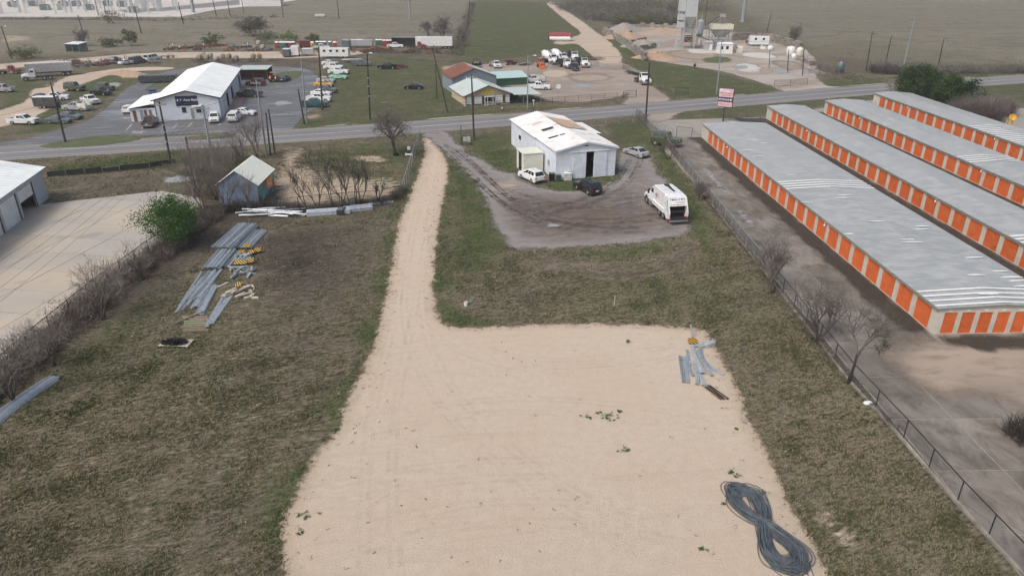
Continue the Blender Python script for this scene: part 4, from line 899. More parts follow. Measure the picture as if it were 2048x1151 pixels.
M['leafolive'] = leafmat('olive_leaves', (.06, .08, .03), (.11, .125, .05), (.17, .16, .07))
M['leaflime'] = leafmat('fresh_leaves', (.12, .2, .05), (.2, .28, .09), (.28, .33, .13))
M['brush'] = leafmat('dry_brush', (.07, .06, .05), (.11, .095, .08), (.165, .142, .115)); M['farbrush'] = leafmat('grey_far_brush', (.1, .088, .08), (.14, .125, .115), (.15, .16, .1))
def leafy_tree(px, py, h, rad, label, seed, m='leafdark', clumps=60, per=70, leaf=.16, name='leafy_tree', base=.35, cr=.6, flat=.75, trunk=.16, group=None, stems=3, bark='bark', cat='tree'):
    rng = random.Random(seed); nr = np.random.default_rng(seed); p = g(px, py); t = thing(name, label, cat, p, 0, group); tr = MB(); cs = []
    for k in range(clumps):
        while True:
            v = nr.uniform(-1, 1, 3)
            if .25 < np.linalg.norm(v) < 1: break
        lob = 1 + .22 * math.sin(3 * math.atan2(v[1], v[0]) + seed)
        cs.append((v[0] * rad * lob, v[1] * rad * lob, h * base + (v[2] * .5 + .5) * h * (1 - base)))
    cs = np.array(cs); cs = cs[np.argsort(nr.random(len(cs)))]
    for s_ in range(stems):
        az = 2 * math.pi * s_ / max(1, stems) + rng.random(); tip = Vector((math.cos(az) * rad * .45 * (stems > 1), math.sin(az) * rad * .45 * (stems > 1), h * .6)); tr.tube([(math.cos(az) * .15, math.sin(az) * .15, -.05), tip * .5 + Vector((rng.gauss(0, .1), rng.gauss(0, .1), 0)), tip], [trunk, trunk * .75, trunk * .35], 6)
        for q in cs[s_::stems][:9]: tr.tube([tip * .6, Vector(q)], [trunk * .35, .015], 3, cap=False)
    tr.build('trunk', M[bark], t)
    rr = cr * rad * nr.uniform(.35, .8, len(cs)); V, Fq = leaf_arrays(nr, cs, per, rr, leaf, flat)
    V[:, 2] = np.maximum(V[:, 2], .05); tint = np.repeat(np.clip(nr.normal(.25, .25, len(cs)), 0, 1), per * 4)
    np_mesh('crown', V, Fq, M[m], attrs={'tint': tint}, parent=t); return t
def shrub(px, py, h, rx, ry, label, seed, n=500, m='twig', leafm=None, nleaf=0, name='bare_shrub', group=None, cat='shrub', w_=.03):
    nr = np.random.default_rng(seed); t = thing(name, label, cat, g(px, py), 0, group)
    V, F3 = twig_arrays(nr, (0, 0, 0), n, rx, ry, h, w_); np_mesh('stems', V, F3, M[m], parent=t)
    if leafm:
        c = nr.normal(0, .4, (max(6, nleaf // 25), 3)) * np.array([rx, ry, 0]) + np.column_stack([np.zeros((max(6, nleaf // 25), 2)), nr.uniform(.25, .9, max(6, nleaf // 25)) * h])
        V, Fq = leaf_arrays(nr, c, 25, .35 * rx + .2, .09 + .02 * h); V[:, 2] = np.maximum(V[:, 2], .03); np_mesh('leaves', V, Fq, M[leafm], attrs={'tint': nr.random(len(V)) * .7}, parent=t)
    return t
def thicket(name, strip, seed, n, h, m, w_=.03, leafm=None, nleaf=0, leaf=.12, width=2.0):
    """a tangle nobody could count along a line (world points)"""
    nr = np.random.default_rng(seed); pts = [Vector(p) for p in strip]; seg = [(b - a).length for a, b in zip(pts, pts[1:])]; tot = sum(seg); Vs = []; Fs = []; off = 0; Ls = []
    m_ = max(4, int(tot / (width * .55)))
    for k in range(m_):
        d = tot * (k + nr.random()) / m_; i = 0
        while i < len(seg) - 1 and d > seg[i]: d -= seg[i]; i += 1
        c = pts[i].lerp(pts[i + 1], min(1, d / seg[i])); hh = h * nr.uniform(.55, 1.15); V, F3 = twig_arrays(nr, (c.x + nr.normal(0, width * .18), c.y + nr.normal(0, width * .18), 0), max(8, int(n / m_ * nr.uniform(.6, 1.4))), width * nr.uniform(.5, .9), width * nr.uniform(.5, .9), hh, w_, .6)
        Vs.append(V); Fs.append(F3 + off); off += len(V); Ls.append((c.x, c.y, hh))
    o = np_mesh(name, np.concatenate(Vs), np.concatenate(Fs), M[m], 'stuff')
    if leafm:
        c = np.array([(a + nr.normal(0, width * .4), b + nr.normal(0, width * .4), hh * nr.uniform(.15, .8)) for a, b, hh in Ls for _ in range(max(1, nleaf // (30 * m_)))])
        V, Fq = leaf_arrays(nr, c, 30, width * .36, leaf, .7); V[:, 2] = np.maximum(V[:, 2], .02); np_mesh('undergrowth', V, Fq, M[leafm], 'stuff', {'tint': nr.random(len(V)) * .8}, parent=o)
    return o
# ------------------------------------------------------------------ poles, wires, fences
def utility_pole(px, py, topy, label, m='pole', r=.14, arm=0.0, lamp=False, box=False, topx=None, name='utility_pole', cat='utility pole', group=None, bands=False, arms=1):
    p = g(px, py); h = hgt(p, topy); t = thing(name, label, cat, p, 0, group); tip = Vector((0, 0, h))
    if topx is not None:
        q = g(topx, topy, h); tip = Vector((q.x - p.x, 0, h))
    MB().tube([(0, 0, -.1), tip * .5, tip], [r * 1.15, r, r * .75], 9).build('shaft', M[m], t)
    for k in range(arms):
        if arm: MB().box(-arm / 2, arm / 2, -r - .12, -r, h - .55 - k * .9, h - .4 - k * .9).build('crossarm', M['wood' if m == 'pole' else m], t)
        if arm:
            for x in (-arm * .46, -arm * .2, arm * .2, arm * .46): MB().cyl((x, -r - .06, h - .4 - k * .9), .05, .18, 6).build('insulator', M['rim'], t)
    if lamp:
        mb = MB(); mb.tube([(0, 0, h - .5), (.8, -.5, h), (1.3, -.9, h + .05)], .045, 5); mb.build('lamp_arm', M['polesteel'], t); mb = MB(); mb.frustum((1.15, 1.75, -1.15, -.8, h - .05), (1.2, 1.7, -1.1, -.85, h + .1)); mb.build('lamp_head', M['white'], t)
    if box:
        mb = MB(); mb.cyl((.38, -.2, h - 2.3), .25, .95, 10); mb.cyl((.38, -.2, h - 1.35), .1, .15, 8); mb.build('transformer', M['polesteel'], t)
    if bands:
        for z in (h * .35, h * .5, h * .62): MB().cyl((tip.x * z / h, 0, z), r * 1.2, .22, 9).build('band', M['steel2'], t)
    return t
M['wire'] = mat('overhead_wire', (.03, .03, .032), .6)
def wire(a, b, sag, label, r=.02, group='overhead lines', n=14):
    a = Vector(a); b = Vector(b); pts = [a.lerp(b, k / n) - Vector((0, 0, sag * 4 * (k / n) * (1 - k / n))) for k in range(n + 1)]
    o = MB().tube(pts, r, 4).build('overhead_wire', M['wire'], None); tag(o, label, 'wire', group); return o
t = NT('chain_link_mesh'); t.base((.22, .22, .22)); t.rough(.6); t.p.inputs['Metallic'].default_value = .2
vx = t.n('ShaderNodeTexCoord').outputs['UV']
t.alpha(t.ramp(t.noise(60, 1), .3, .7, .08, .28)); M['chain'] = t.m
t = NT('weathered_dense_mesh'); t.base(t.mix(t.noise(.5, 4), (.2, .185, .17), (.14, .125, .115))); t.rough(.8); t.alpha(t.ramp(t.noise(1.2, 5, .65), .3, .7, .35, .75)); M['densemesh'] = t.m
def fence(pts, h, spacing, label, postm='plastic', meshm='chain', toprail=True, name='chain_link_fence', pr=.04, cat='fence', rails=(), barb=0):
    P = [Vector(p) for p in pts]; t = thing(name, label, cat, P[0]); o = P[0]; k0 = 0
    def lv(v, z=0): return Vector((v.x - o.x, v.y - o.y, z))
    pts2 = []
    for a, b in zip(P, P[1:]):
        n = max(1, round((b - a).length / spacing))
        for k in range(n): pts2.append(a.lerp(b, k / n))
    pts2.append(P[-1]); pm = MB().cyl((0, 0, -.05), pr, h + .07, 6).mesh('post')
    for q in pts2: obj('post', pm, M[postm], t, lv(q))
    for a, b in zip(pts2, pts2[1:]):
        if meshm: MB().quad(lv(a, .03), lv(b, .03), lv(b, h - .03), lv(a, h - .03)).build('mesh_panel', M[meshm], t)
        if toprail: MB().bar(lv(a, h), lv(b, h), pr * 1.3).build('top_rail', M[postm], t)
        for z in rails: MB().bar(lv(a, z), lv(b, z), pr).build('rail', M[postm], t)
    return t
# ------------------------------------------------------------------ guardrail beams
def wbeam_mesh(L, curve=0.0, n=1, nm='guardrail_beam'):
    yz = [(-.155, .0), (-.14, .012), (-.105, .08), (-.05, .082), (0, .012), (.05, .082), (.105, .08), (.14, .012), (.155, .0)]; th = .006; prof = yz + [(y, z - th * 2.5) for y, z in reversed(yz)]
    mb = MB(); k = len(prof); n = max(n, 1 if not curve else 14)
    for i in range(n + 1):
        s = i / n; x = (s - .5) * L; off = curve * (4 * (s - .5) ** 2 - 1)
        a = math.atan(curve * 8 * (s - .5) / L)
        for y, z in prof: mb.v.append((x - y * math.sin(a), off + y * math.cos(a), z + th * 2.5))
    for i in range(n):
        for j in range(k): a = i * k + j; b = i * k + (j + 1) % k; mb.f.append((a, b, b + k, a + k))
    for i in range(len(yz) - 1):
        mb.f.append((i, i + 1, k - 2 - i, k - 1 - i)); e = n * k; mb.f.append((e + i, e + k - 1 - i, e + k - 2 - i, e + i + 1))
    return mb.mesh(nm)
GB = {}
def beam(x, y, z, ang, L, label, group, curve=0.0, m='steel', tilt=0.0, roll=0.0, name='guardrail_beam'):
    k = (L, curve)
    if k not in GB: GB[k] = wbeam_mesh(L, curve)
    o = obj(name, GB[k], M[m]); o.location = (x, y, z); o.rotation_euler = (roll, tilt, ang); tag(o, label, 'guardrail', group); return o
# ------------------------------------------------------------------ lettering
def text_part(s, size, m, parent, loc, rot, name='lettering', shear=0.0, align='CENTER', ext=.008):
    cu = bpy.data.curves.new('lettering', 'FONT'); cu.body = s; cu.size = size; cu.align_x = align; cu.align_y = 'CENTER'; cu.extrude = ext; cu.shear = shear; cu.offset = .012 * size; cu.resolution_u = 3
    o = bpy.data.objects.new('lettering', cu); COL.objects.link(o); bpy.context.view_layer.update()
    me = bpy.data.meshes.new_from_object(o.evaluated_get(bpy.context.evaluated_depsgraph_get())); bpy.data.objects.remove(o)
    r = obj(name, me, m, parent, loc); r.rotation_euler = rot; return r
M['ltwhite'] = mat('white_lettering', (.8, .8, .8), .5); M['ltblack'] = mat('black_lettering', (.015, .015, .018), .5); M['ltred'] = mat('red_lettering', (.4, .03, .04), .5); M['ltnavy'] = mat('navy_lettering', (.03, .03, .07), .5)
def strokes(x0, x1, z, h, seed, y=0.0, n=None):
    """a line of worn lettering too small to read: separate upright marks"""
    rng = random.Random(seed); mb = MB(); x = x0
    while x < x1 - h * .3:
        w_ = min(h * rng.uniform(.35, .7), x1 - x); a = rng.uniform(.75, 1)
        mb.box(x, x + w_ * .28, y - .01, y, z, z + h * a); mb.box(x + w_ * .28, x + w_ * .8, y - .01, y, z + h * a * rng.choice((0, .4, .72)), z + h * a * rng.choice((.2, .55, 1))) if rng.random() < .8 else None
        x += w_ * 1.12
    return mb
# ------------------------------------------------------------------ self-storage rows
M['cream_wall'] = mat('cream_ribbed_wall', (.55, .515, .45), .6, 0, dirt=(.36, .33, .27), dscale=.7, damt=.5, var=.07, vscale=1.2)
M['door_orange'] = mat('orange_roll_door', (.6, .135, .035), .5, 0, dirt=(.55, .12, .04), dscale=1.0, damt=.5, var=.08, vscale=1.5, rnd=.07)
t = NT('grey_metal_roof'); a = t.noise(.18, 5, .6); b = t.noise(1.0, 6, .65, t.pos((.6, 1, 1), R(1.7))); c = t.noise(5, 4, .7)
col = t.mix(t.ramp(b, .35, .65), (.365, .385, .385), (.45, .465, .465)); col = t.mix(t.ramp(a, .5, .75, 0, .45), col, (.29, .3, .29)); col = t.mix(t.ramp(c, .6, .8, 0, .35), col, (.25, .255, .245)); t.base(col); t.rough(t.ramp(b, .3, .7, .38, .6)); t.p.inputs['Metallic'].default_value = .25; M['greyroof'] = t.m
M['roofwhite'] = mat('white_roof_coating', (.75, .77, .77), .5, 0, dirt=(.5, .52, .52), damt=.5, var=.08)
M['gutter'] = mat('grey_green_trim', (.25, .25, .215), .6, 0, dirt=(.13, .13, .11), damt=.5)
SANG = R(1.72)
def door_mesh(wd, ht, nm='roll_door'):
    mb = MB(); n = 11; prof = []
    for i in range(n):
        z = ht * i / n; prof += [(0, z), (0, z + ht / n * .62), (.03, z + ht / n * .75), (.03, z + ht / n * .92)]
    prof.append((0, ht)); base = 0
    for y, z in prof: mb.v += [(0, y, z), (wd, y, z)]
    for i in range(len(prof) - 1): mb.f.append((2 * i, 2 * i + 1, 2 * i + 3, 2 * i + 2))
    return mb.mesh(nm)
DM_L = door_mesh(2.36, 2.1); DM_S = door_mesh(1.15, 2.05)
def storage_row(ox, oy, Wd, L, label, seed, enddoors=False, first=.55, stripes=(), patches=(), npitch=None, far0=0.0):
    rng = random.Random(seed); t = thing('storage_building', label, 'storage building', (ox, oy, 0), SANG, 'rows of self storage units'); E_, RD = 2.52, .3; pitch = 3.05
    n = int((L - first - .3) / pitch); doors = [(far0 + first + i * pitch, far0 + first + i * pitch + 2.36) for i in range(n)]
    # left wall with openings; built in wall space then turned
    mb = MB(); wall_with_holes(mb, 0, L, .02, E_, [(a, b, .06, 2.16) for a, b in doors], -.1, .1)
    mb.xf(Matrix.Rotation(R(90), 4, 'Z')); w_ = mb.build('wall', M['cream_wall'], t)
    rb = MB()
    for k in range(int(L / .3)):
        yy = .15 + k * .3; inside = any(a - .03 < yy < b + .03 for a, b in doors); rb.box(-.022, -.002, yy - .025, yy + .025, 2.18 if inside else .03, E_ - .06)
    rb.build('wall_ribs', M['cream_wall'], w_)['kind'] = 'stuff'
    for a, b in doors:
        o = obj('roll_door', DM_L, M['door_orange'], t, (.05, b, .06)); o.rotation_euler = (0, 0, R(-90))
        MB().box(.02, .05, a + 1.1, a + 1.4, .5, .56).build('latch', M['plastic'], o).matrix_parent_inverse = Matrix()
    # remaining walls
    mb = MB(); mb.box(Wd - .1, Wd, 0, L, .02, E_); mb.build('back_wall', M['cream_wall'], t)
    ends = []
    holes = [(.6 + i * 1.56, .6 + i * 1.56 + 1.15, .06, 2.11) for i in range(int((Wd - .8) / 1.56))] if enddoors else []
    mb = MB(); wall_with_holes(mb, .1, Wd - .1, .02, E_, holes, 0, .1); mb.v += [(.1, .0, E_), (Wd - .1, .0, E_), (Wd / 2, .0, E_ + RD), (.1, .1, E_), (Wd - .1, .1, E_), (Wd / 2, .1, E_ + RD)]; k = len(mb.v) - 6; mb.f += [(k, k + 1, k + 2), (k + 3, k + 5, k + 4)]; mb.build('end_wall', M['cream_wall'], t)
    for h in holes:
        obj('roll_door', DM_S, M['door_orange'], t, (h[0], .05, .06)); MB().box(h[0] + .3, h[0] + .6, -.03, -.004, 2.25, 2.36).build('number_plate', M['roofwhite'], t)
    mb = MB(); mb.box(.1, Wd - .1, L - .1, L, .02, E_); mb.v += [(.1, L - .0, E_), (Wd - .1, L, E_), (Wd / 2, L, E_ + RD)]; k = len(mb.v) - 3; mb.f += [(k, k + 1, k + 2)]; mb.build('end_wall', M['cream_wall'], t)
    MB().box(.12, Wd - .12, .12, L - .12, .01, .05).build('floor_slab', M['concrete'], t)
    ro = .18; mb = MB(); ribbed(mb, (-ro, -.1, E_ + .03), (-ro, L + .1, E_ + .03), (Wd / 2, L + .1, E_ + RD + .03), (Wd / 2, -.1, E_ + RD + .03), .61, -.012, .05); a = mb.build('roof', M['greyroof'], t)
    mb = MB(); ribbed(mb, (Wd / 2, -.1, E_ + RD + .03), (Wd / 2, L + .1, E_ + RD + .03), (Wd + ro, L + .1, E_ + .03), (Wd + ro, -.1, E_ + .03), .61, -.012, .05); mb.build('roof', M['greyroof'], t)
    MB().box(-ro - .05, -ro, -.12, L + .12, E_ - .1, E_ + .06).build('gutter', M['gutter'], t); MB().box(Wd + ro, Wd + ro + .05, -.12, L + .12, E_ - .1, E_ + .06).build('gutter', M['gutter'], t)
    mb = MB(); mb.bar((-ro, -.13, E_ + .02), (Wd / 2, -.13, E_ + RD + .02), .05, .13); mb.bar((Wd / 2, -.13, E_ + RD + .02), (Wd + ro, -.13, E_ + .02), .05, .13); mb.build('end_trim', M['gutter'], t)
    def rz(x): return E_ + .03 + RD * (1 - abs(x - Wd / 2) / (Wd / 2 + ro))
    for y0, cnt, wd, sp in stripes:
        for k in range(cnt):
            y = y0 + k * sp
            for xa, xb in ((-ro, Wd / 2 - .01), (Wd / 2 + .01, Wd + ro)):
                m2 = MB(); m2.quad(*[(x, yy, rz(x) + .07) for x, yy in ((xa, y), (xb, y), (xb, y + wd), (xa, y + wd))]); m2.build('roof_panel', M['roofwhite'], t)
    for (x, y, a, b) in patches:
        m2 = MB(); k = 9; m2.quad(*[(x + math.cos(q) * a * (1 + .3 * rng.uniform(-1, 1)), y + math.sin(q) * b * (1 + .3 * rng.uniform(-1, 1)), rz(x) + .066) for q in [2 * math.pi * i / k for i in range(k)]]); m2.build('roof_patch', M['roofwhite'], t)
    for k in (.32, .78):
        yy = first + int(L * k / pitch) * pitch - .25; m2 = MB(); m2.tube([(-.02, yy, 2.3), (-.35, yy, 2.45), (-.4, yy, 2.2)], .03, 5); m2.lathe([(.02, .0), (.14, -.12)], 8, (-.4, yy, 2.22)); m2.build('wall_lamp', M['roofwhite'], t)
    return t
def sloc(ox, oy, px, py, z=2.7):
    q = g(px, py, z); dx, dy = q.x - ox, q.y - oy; c, s = math.cos(-SANG), math.sin(-SANG); return (dx * c - dy * s, dx * s + dy * c)
B1 = (36.8, 54.6)
pt = [sloc(*B1, *q) for q in ((1505, 281), (1526, 288), (1520, 312), (1494, 300), (1584, 350), (1687, 393), (1688, 398), (1614, 403), (1697, 466), (1754, 445), (1842, 459), (1815, 482), (1825, 487), (1845, 452), (1941, 515), (1950, 514), (1949, 552), (2001, 541), (2023, 553), (2035, 560), (2046, 571), (1976, 591))]
st1 = sloc(*B1, 1640, 370)[1]
storage_row(*B1, 11.3, 74.4, 'nearest long storage row with narrow orange doors on its end wall', 1, True, .95, [(st1 - 1.4, 4, .45, 1.0), (.25, 4, .3, .95)], [(x, y, .8 if i % 3 else 1.1, .16) for i, (x, y) in enumerate(pt) if 0 < x < 11.2 and 0 < y < 74])
c2, s2 = math.cos(SANG), math.sin(SANG)
def from_far(fx, fy, L): return (fx + s2 * L, fy - c2 * L)
B2 = from_far(51.7, 145.6, 88); B3 = from_far(65.8, 151.6, 75); B4 = from_far(80.3, 160.7, 62)
storage_row(*B2, 7.3, 88, 'second storage row from the gravel yard with a plain grey roof', 2, False, .5, [(sloc(*B2, 2040, 480)[1] - 1.5, 4, .4, .9)], [])
storage_row(*B3, 7.8, 75, 'third storage row, four white strips across its grey roof', 3, False, 1.2, [(sloc(*B3, 1960, 318)[1] - 1.5, 4, .4, 1.0)], [])
storage_row(*B4, 7.7, 62, 'farthest storage row beside the dark oaks, many white roof strips', 4, False, 2.0, [(sloc(*B4, 1990, 265)[1] - 7, 11, .45, 1.2)], [])
# roadside sign of the storage yard
p = g(1446, 243); hs_ = hgt(p, 176); t = thing('roadside_sign', 'pink and red panel sign on a black post beside the storage rows', 'sign', p, R(-28))
hb = hgt(p, 214); MB().box(-.13, .13, -.13, .13, -.05, hb + .2).build('post', M['trimdark'], t)
sw = 1.45; bd = MB().box(-sw, sw, -.22, .22, hb, hs_).build('sign_box', M['trimdark'], t)
sh = hs_ - hb; pinkm = mat('pink_sign_panel', (.62, .43, .47), .35, 0, dirt=(.5, .25, .3), damt=.4); redm = mat('red_sign_panel', (.45, .1, .12), .4)
for z0, z1, mm in ((.03, .27, pinkm), (.3, .5, None), (.53, .72, pinkm), (.74, .97, pinkm)):
    MB().box(-sw + .08, sw - .08, -.26, -.222, hb + z0 * sh, hb + z1 * sh).build('panel', mm or mat('navy_sign_panel', (.07, .06, .11), .4), t)
for i, (z, h, m_, xa, xb) in enumerate(((.12, .26, redm, -1.2, 1.2), (.345, .42, M['ltwhite'], -1.3, .75), (.58, .36, redm, -.9, 1.1), (.8, .5, M['ltwhite'], -1.3, .7))): strokes(xa, xb, hb + z * sh, h, 40 + i, -.262).build('lettering', m_, t)
MB().cyl((1.02, -.27, hb + .4 * sh), .18, .02, 10, 'y').build('emblem', M['ltwhite'], t)
# ------------------------------------------------------------------ white barn
A, ang, wd, ln = frame((1111, 361), (1229, 351), (1024, 288)); ln = (g(1024, 288) - A).length
t = thing('white_barn', 'white sheet metal barn with rust streaked roof and open sliding door', 'barn', A, ang)
e_ = hgt(A, 303); q = Vector((A.x + math.cos(ang) * wd / 2, A.y + math.sin(ang) * wd / 2, 0)); rd = hgt(q, 285)
M['barnwall'] = mat('white_barn_sheet', (.66, .71, .79), .55, 0, dirt=(.45, .45, .46), dscale=.5, damt=.6, var=.07, vscale=1.2)
tt = NT('rust_streaked_white_roof'); a_ = tt.noise(.35, 5, .6); b_ = tt.noise(1.1, 6, .7, tt.pos((1, .25, 1), ang + R(90))); col = tt.mix(tt.ramp(b_, .3, .7), (.7, .7, .69), (.82, .82, .81)); col = tt.mix(tt.math('MULTIPLY', tt.ramp(a_, .48, .68), tt.ramp(b_, .4, .62)), col, (.45, .3, .2)); col = tt.mix(tt.ramp(tt.noise(3, 5, .7), .62, .75, 0, .5), col, (.3, .2, .15)); tt.base(col); tt.rough(.5); M['barnroof'] = tt.m
dw0, dw1 = wd * .50, wd * .63; dh = e_ * .93
mb = MB(); wall_with_holes(mb, 0, wd, 0.02, e_, [(dw0, dw1, .021, dh)], 0, .1); mb.v += [(0, 0, e_), (wd, 0, e_), (wd / 2, 0, rd), (0, .1, e_), (wd, .1, e_), (wd / 2, .1, rd)]; k = len(mb.v) - 6; mb.f += [(k, k + 1, k + 2), (k + 3, k + 5, k + 4)]; mb.build('front_wall', M['barnwall'], t)
for nm, x0, x1 in (('side_wall', 0, .1), ('side_wall', wd - .1, wd)):
    m2 = MB(); m2.box(x0, x1, .1, ln, .02, e_)
    for k in range(int(ln / .45)): yy = .3 + k * .45; m2.box(-.025 if x0 == 0 else wd, 0 if x0 == 0 else wd + .025, yy - .03, yy + .03, .05, e_ - .05)
    m2.build(nm, M['barnwall'], t)
mb = MB(); mb.box(.1, wd - .1, ln - .1, ln, .02, e_); mb.v += [(0, ln, e_), (wd, ln, e_), (wd / 2, ln, rd)]; k = len(mb.v) - 3; mb.f += [(k, k + 1, k + 2)]; mb.build('back_wall', M['barnwall'], t)
mid = ln * .42; ov = .35
def slope(mb, y0, y1, dz, side):
    if side < 0: ribbed(mb, (-ov, y0, e_ - .06 + dz), (-ov, y1, e_ - .06 + dz), (wd / 2, y1, rd + .05 + dz), (wd / 2, y0, rd + .05 + dz), .6, -.04, .06)
    else: ribbed(mb, (wd / 2, y0, rd + .05 + dz), (wd / 2, y1, rd + .05 + dz), (wd + ov, y1, e_ - .06 + dz), (wd + ov, y0, e_ - .06 + dz), .6, -.04, .06)
for sd in (-1, 1):
    for y0, y1, dz in ((-.3, mid, .16), (mid - .4, ln + .3, .02)): m2 = MB(); slope(m2, y0, y1, dz, sd); m2.build('roof_sheet', M['barnroof'], t)
def onroof(x, y, dz=.2): return (x, y, e_ + .02 + (rd - e_ + .05) * (1 - abs(x - wd / 2) / (wd / 2 + ov)) + dz)
for (x0, x1, y0, y1) in ((wd * .16, wd * .36, ln * .47, ln * .5), (wd * .1, wd * .26, ln * .26, ln * .28), (wd * .3, wd * .38, ln * .255, ln * .275)): MB().quad(onroof(x0, y0), onroof(x1, y0), onroof(x1, y1), onroof(x0, y1)).build('roof_gap', M['dark'], t)
MB().quad(onroof(wd * .5 + .05, ln * .4, .24), onroof(wd * .95, ln * .44, .24), onroof(wd * .95, ln * .78, .1), onroof(wd * .5 + .05, ln * .8, .1)).build('rust_sheet', mat('rust_washed_sheet', (.5, .36, .25), .7, 0, dirt=(.68, .64, .6), dscale=.7, damt=.9, var=.2), t)
m2 = MB(); m2.bar((-ov, -.33, e_ - .04), (wd / 2, -.33, rd + .12), .05, .22); m2.bar((wd / 2, -.33, rd + .12), (wd + ov, -.33, e_ - .04), .05, .22); m2.build('barge_board', M['barnwall'], t)
for x0, x1, yy in ((dw0 - wd * .22, dw0 - .02, -.1), (dw1 + .02, dw1 + wd * .22, -.1)):
    m2 = MB(); m2.box(x0, x1, yy, yy + .07, .06, dh - .05)
    for k in range(5): xx = x0 + (x1 - x0) * (k + .5) / 5; m2.box(xx - .03, xx + .03, yy - .025, yy, .08, dh - .08)
    m2.build('sliding_door', M['barnwall'], t)
MB().box(wd * .26, wd * .88, -.2, -.11, dh - .02, dh + .16).build('door_track', M['whiteroof'], t)
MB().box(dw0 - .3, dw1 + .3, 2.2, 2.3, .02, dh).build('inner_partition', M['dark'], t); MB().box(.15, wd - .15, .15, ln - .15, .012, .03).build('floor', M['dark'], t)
MB().box(wd * .5 - .25, wd * .5 + .25, -.03, -.002, rd - .55, rd - .4).build('vent', M['dark'], t)
MB().box(-.06, -.03, ln * .75, ln * .8, 2.0, 2.7).build('window', M['glass'], t); MB().box(-.09, -.03, ln * .12, ln * .15, 1.5, 2.3).build('meter_box', M['steel2'], t)
# annex on the right
ax0, ax1, ay0, ay1 = wd, wd + 3.4, ln * .62, ln * .98; mb = MB(); mb.box(ax0, ax1, ay0, ay1, .02, 3.0); an = mb.build('annex', M['barnwall'], t)
m2 = MB(); ribbed(m2, (ax0 - .02, ay0 - .3, 3.35), (ax0 - .02, ay1 + .3, 3.35), (ax1 + .3, ay1 + .3, 3.05), (ax1 + .3, ay0 - .3, 3.05), .5, .03); m2.build('annex_roof', M['whiteroof'], an); MB().box(ax1 - 1.4, ax1 - .4, ay0 - .03, ay0 - .002, 1.0, 2.0).build('window', M['glass'], an)
# cream lean-to
C = g(1047, 347); lt = thing('cream_lean_to', 'cream sheet metal box room against the side of the white barn', 'shed', C, ang); lw = (g(1087, 345) - C).length; lh = hgt(C, 308); ld = 3.6
M['creamsheet'] = mat('pale_cream_sheet', (.7, .7, .62), .5, 0, dirt=(.42, .4, .3), damt=.4, var=.05)
for x0, x1, y0, y1, nm in ((0, lw, 0, .08, 'front_wall'), (lw - .08, lw, .08, ld, 'side_wall'), (0, lw, ld - .08, ld, 'back_wall'), (0, .08, .08, ld * .28, 'side_wall'), (0, .08, ld * .75, ld - .08, 'side_wall')): 
    if nm == 'back_wall': x1 = lw - .08
    m2 = MB(); m2.box(x0, x1, y0, y1, .02, lh - .06)
    if nm == 'front_wall':
        for k in range(9): zz = .3 + k * lh / 10; m2.box(0.02, lw - .02, -.02, 0, zz, zz + .05)
    m2.build(nm, M['creamsheet'], lt)
MB().box(-.12, lw + .02, -.12, ld + .1, lh - .05, lh + .04).build('roof', M['creamsheet'], lt); MB().box(.1, lw - .1, .1, ld - .1, .015, .03).build('floor', M['dark'], lt)
# ------------------------------------------------------------------ repair garage
A, ang, wd, ln = frame((315, 244), (444, 237), (484, 171)); ln = (g(484, 171) - g(444, 237)).length; B_ = g(444, 237)
# the side follows its own direction, so measure it
dv = (g(484, 171) - B_); ang = math.atan2(dv.y, dv.x) - R(90); ux = Vector((math.cos(ang), math.sin(ang), 0)); wd = (B_ - A).dot(ux); A = B_ - ux * wd
t = thing('repair_garage', 'long white metal repair garage with navy sign on its gable', 'garage', A, ang)
e_ = hgt(A, 200); q = A + ux * wd / 2; rd = hgt(q, 182)
dpos = [(ln * a, ln * a + 3.4) for a in (.06, .27, .48, .69, .87)]
mb = MB(); mb.box(0, wd, 0, .1, .02, e_); mb.v += [(0, 0, e_), (wd, 0, e_), (wd / 2, 0, rd), (0, .1, e_), (wd, .1, e_), (wd / 2, .1, rd)]; k = len(mb.v) - 6; mb.f += [(k, k + 1, k + 2), (k + 3, k + 5, k + 4)]
for k in range(int(wd / .4)): xx = .2 + k * .4; mb.box(xx - .02, xx + .02, -.02, 0, .05, e_ - .03)
mb.build('front_wall', M['whitewall'], t)
mb = MB(); wall_with_holes(mb, 0, ln, .02, e_, [(a, b, .021, 3.5) for a, b in dpos], -.1, .1); mb.xf(Matrix.Translation((wd - .1, 0, 0)) @ Matrix.Rotation(R(90), 4, 'Z')); mb.build('bay_wall', M['whitewall'], t)
MB().box(0, .1, .1, ln, .02, e_).build('side_wall', M['whitewall'], t); mb = MB(); mb.box(.1, wd - .1, ln - .1, ln, .02, e_); mb.v += [(0, ln, e_), (wd, ln, e_), (wd / 2, ln, rd)]; k = len(mb.v) - 3; mb.f += [(k, k + 1, k + 2)]; mb.build('back_wall', M['whitewall'], t)
for i, (a, b) in enumerate(dpos):
    z0 = .03 if i in (0, 3) else 3.0
    m2 = MB()
    for k in range(6):
        if .03 + k * .58 >= z0 - .3: m2.box(wd - .14, wd - .08, a, b, .03 + k * .58, .03 + k * .58 + .55)
    m2.build('bay_door', M['whitewall'] if i == 3 else M['whiteroof'], t)
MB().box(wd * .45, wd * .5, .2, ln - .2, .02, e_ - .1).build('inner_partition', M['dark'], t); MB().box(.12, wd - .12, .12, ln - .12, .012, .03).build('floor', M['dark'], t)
ov = .45
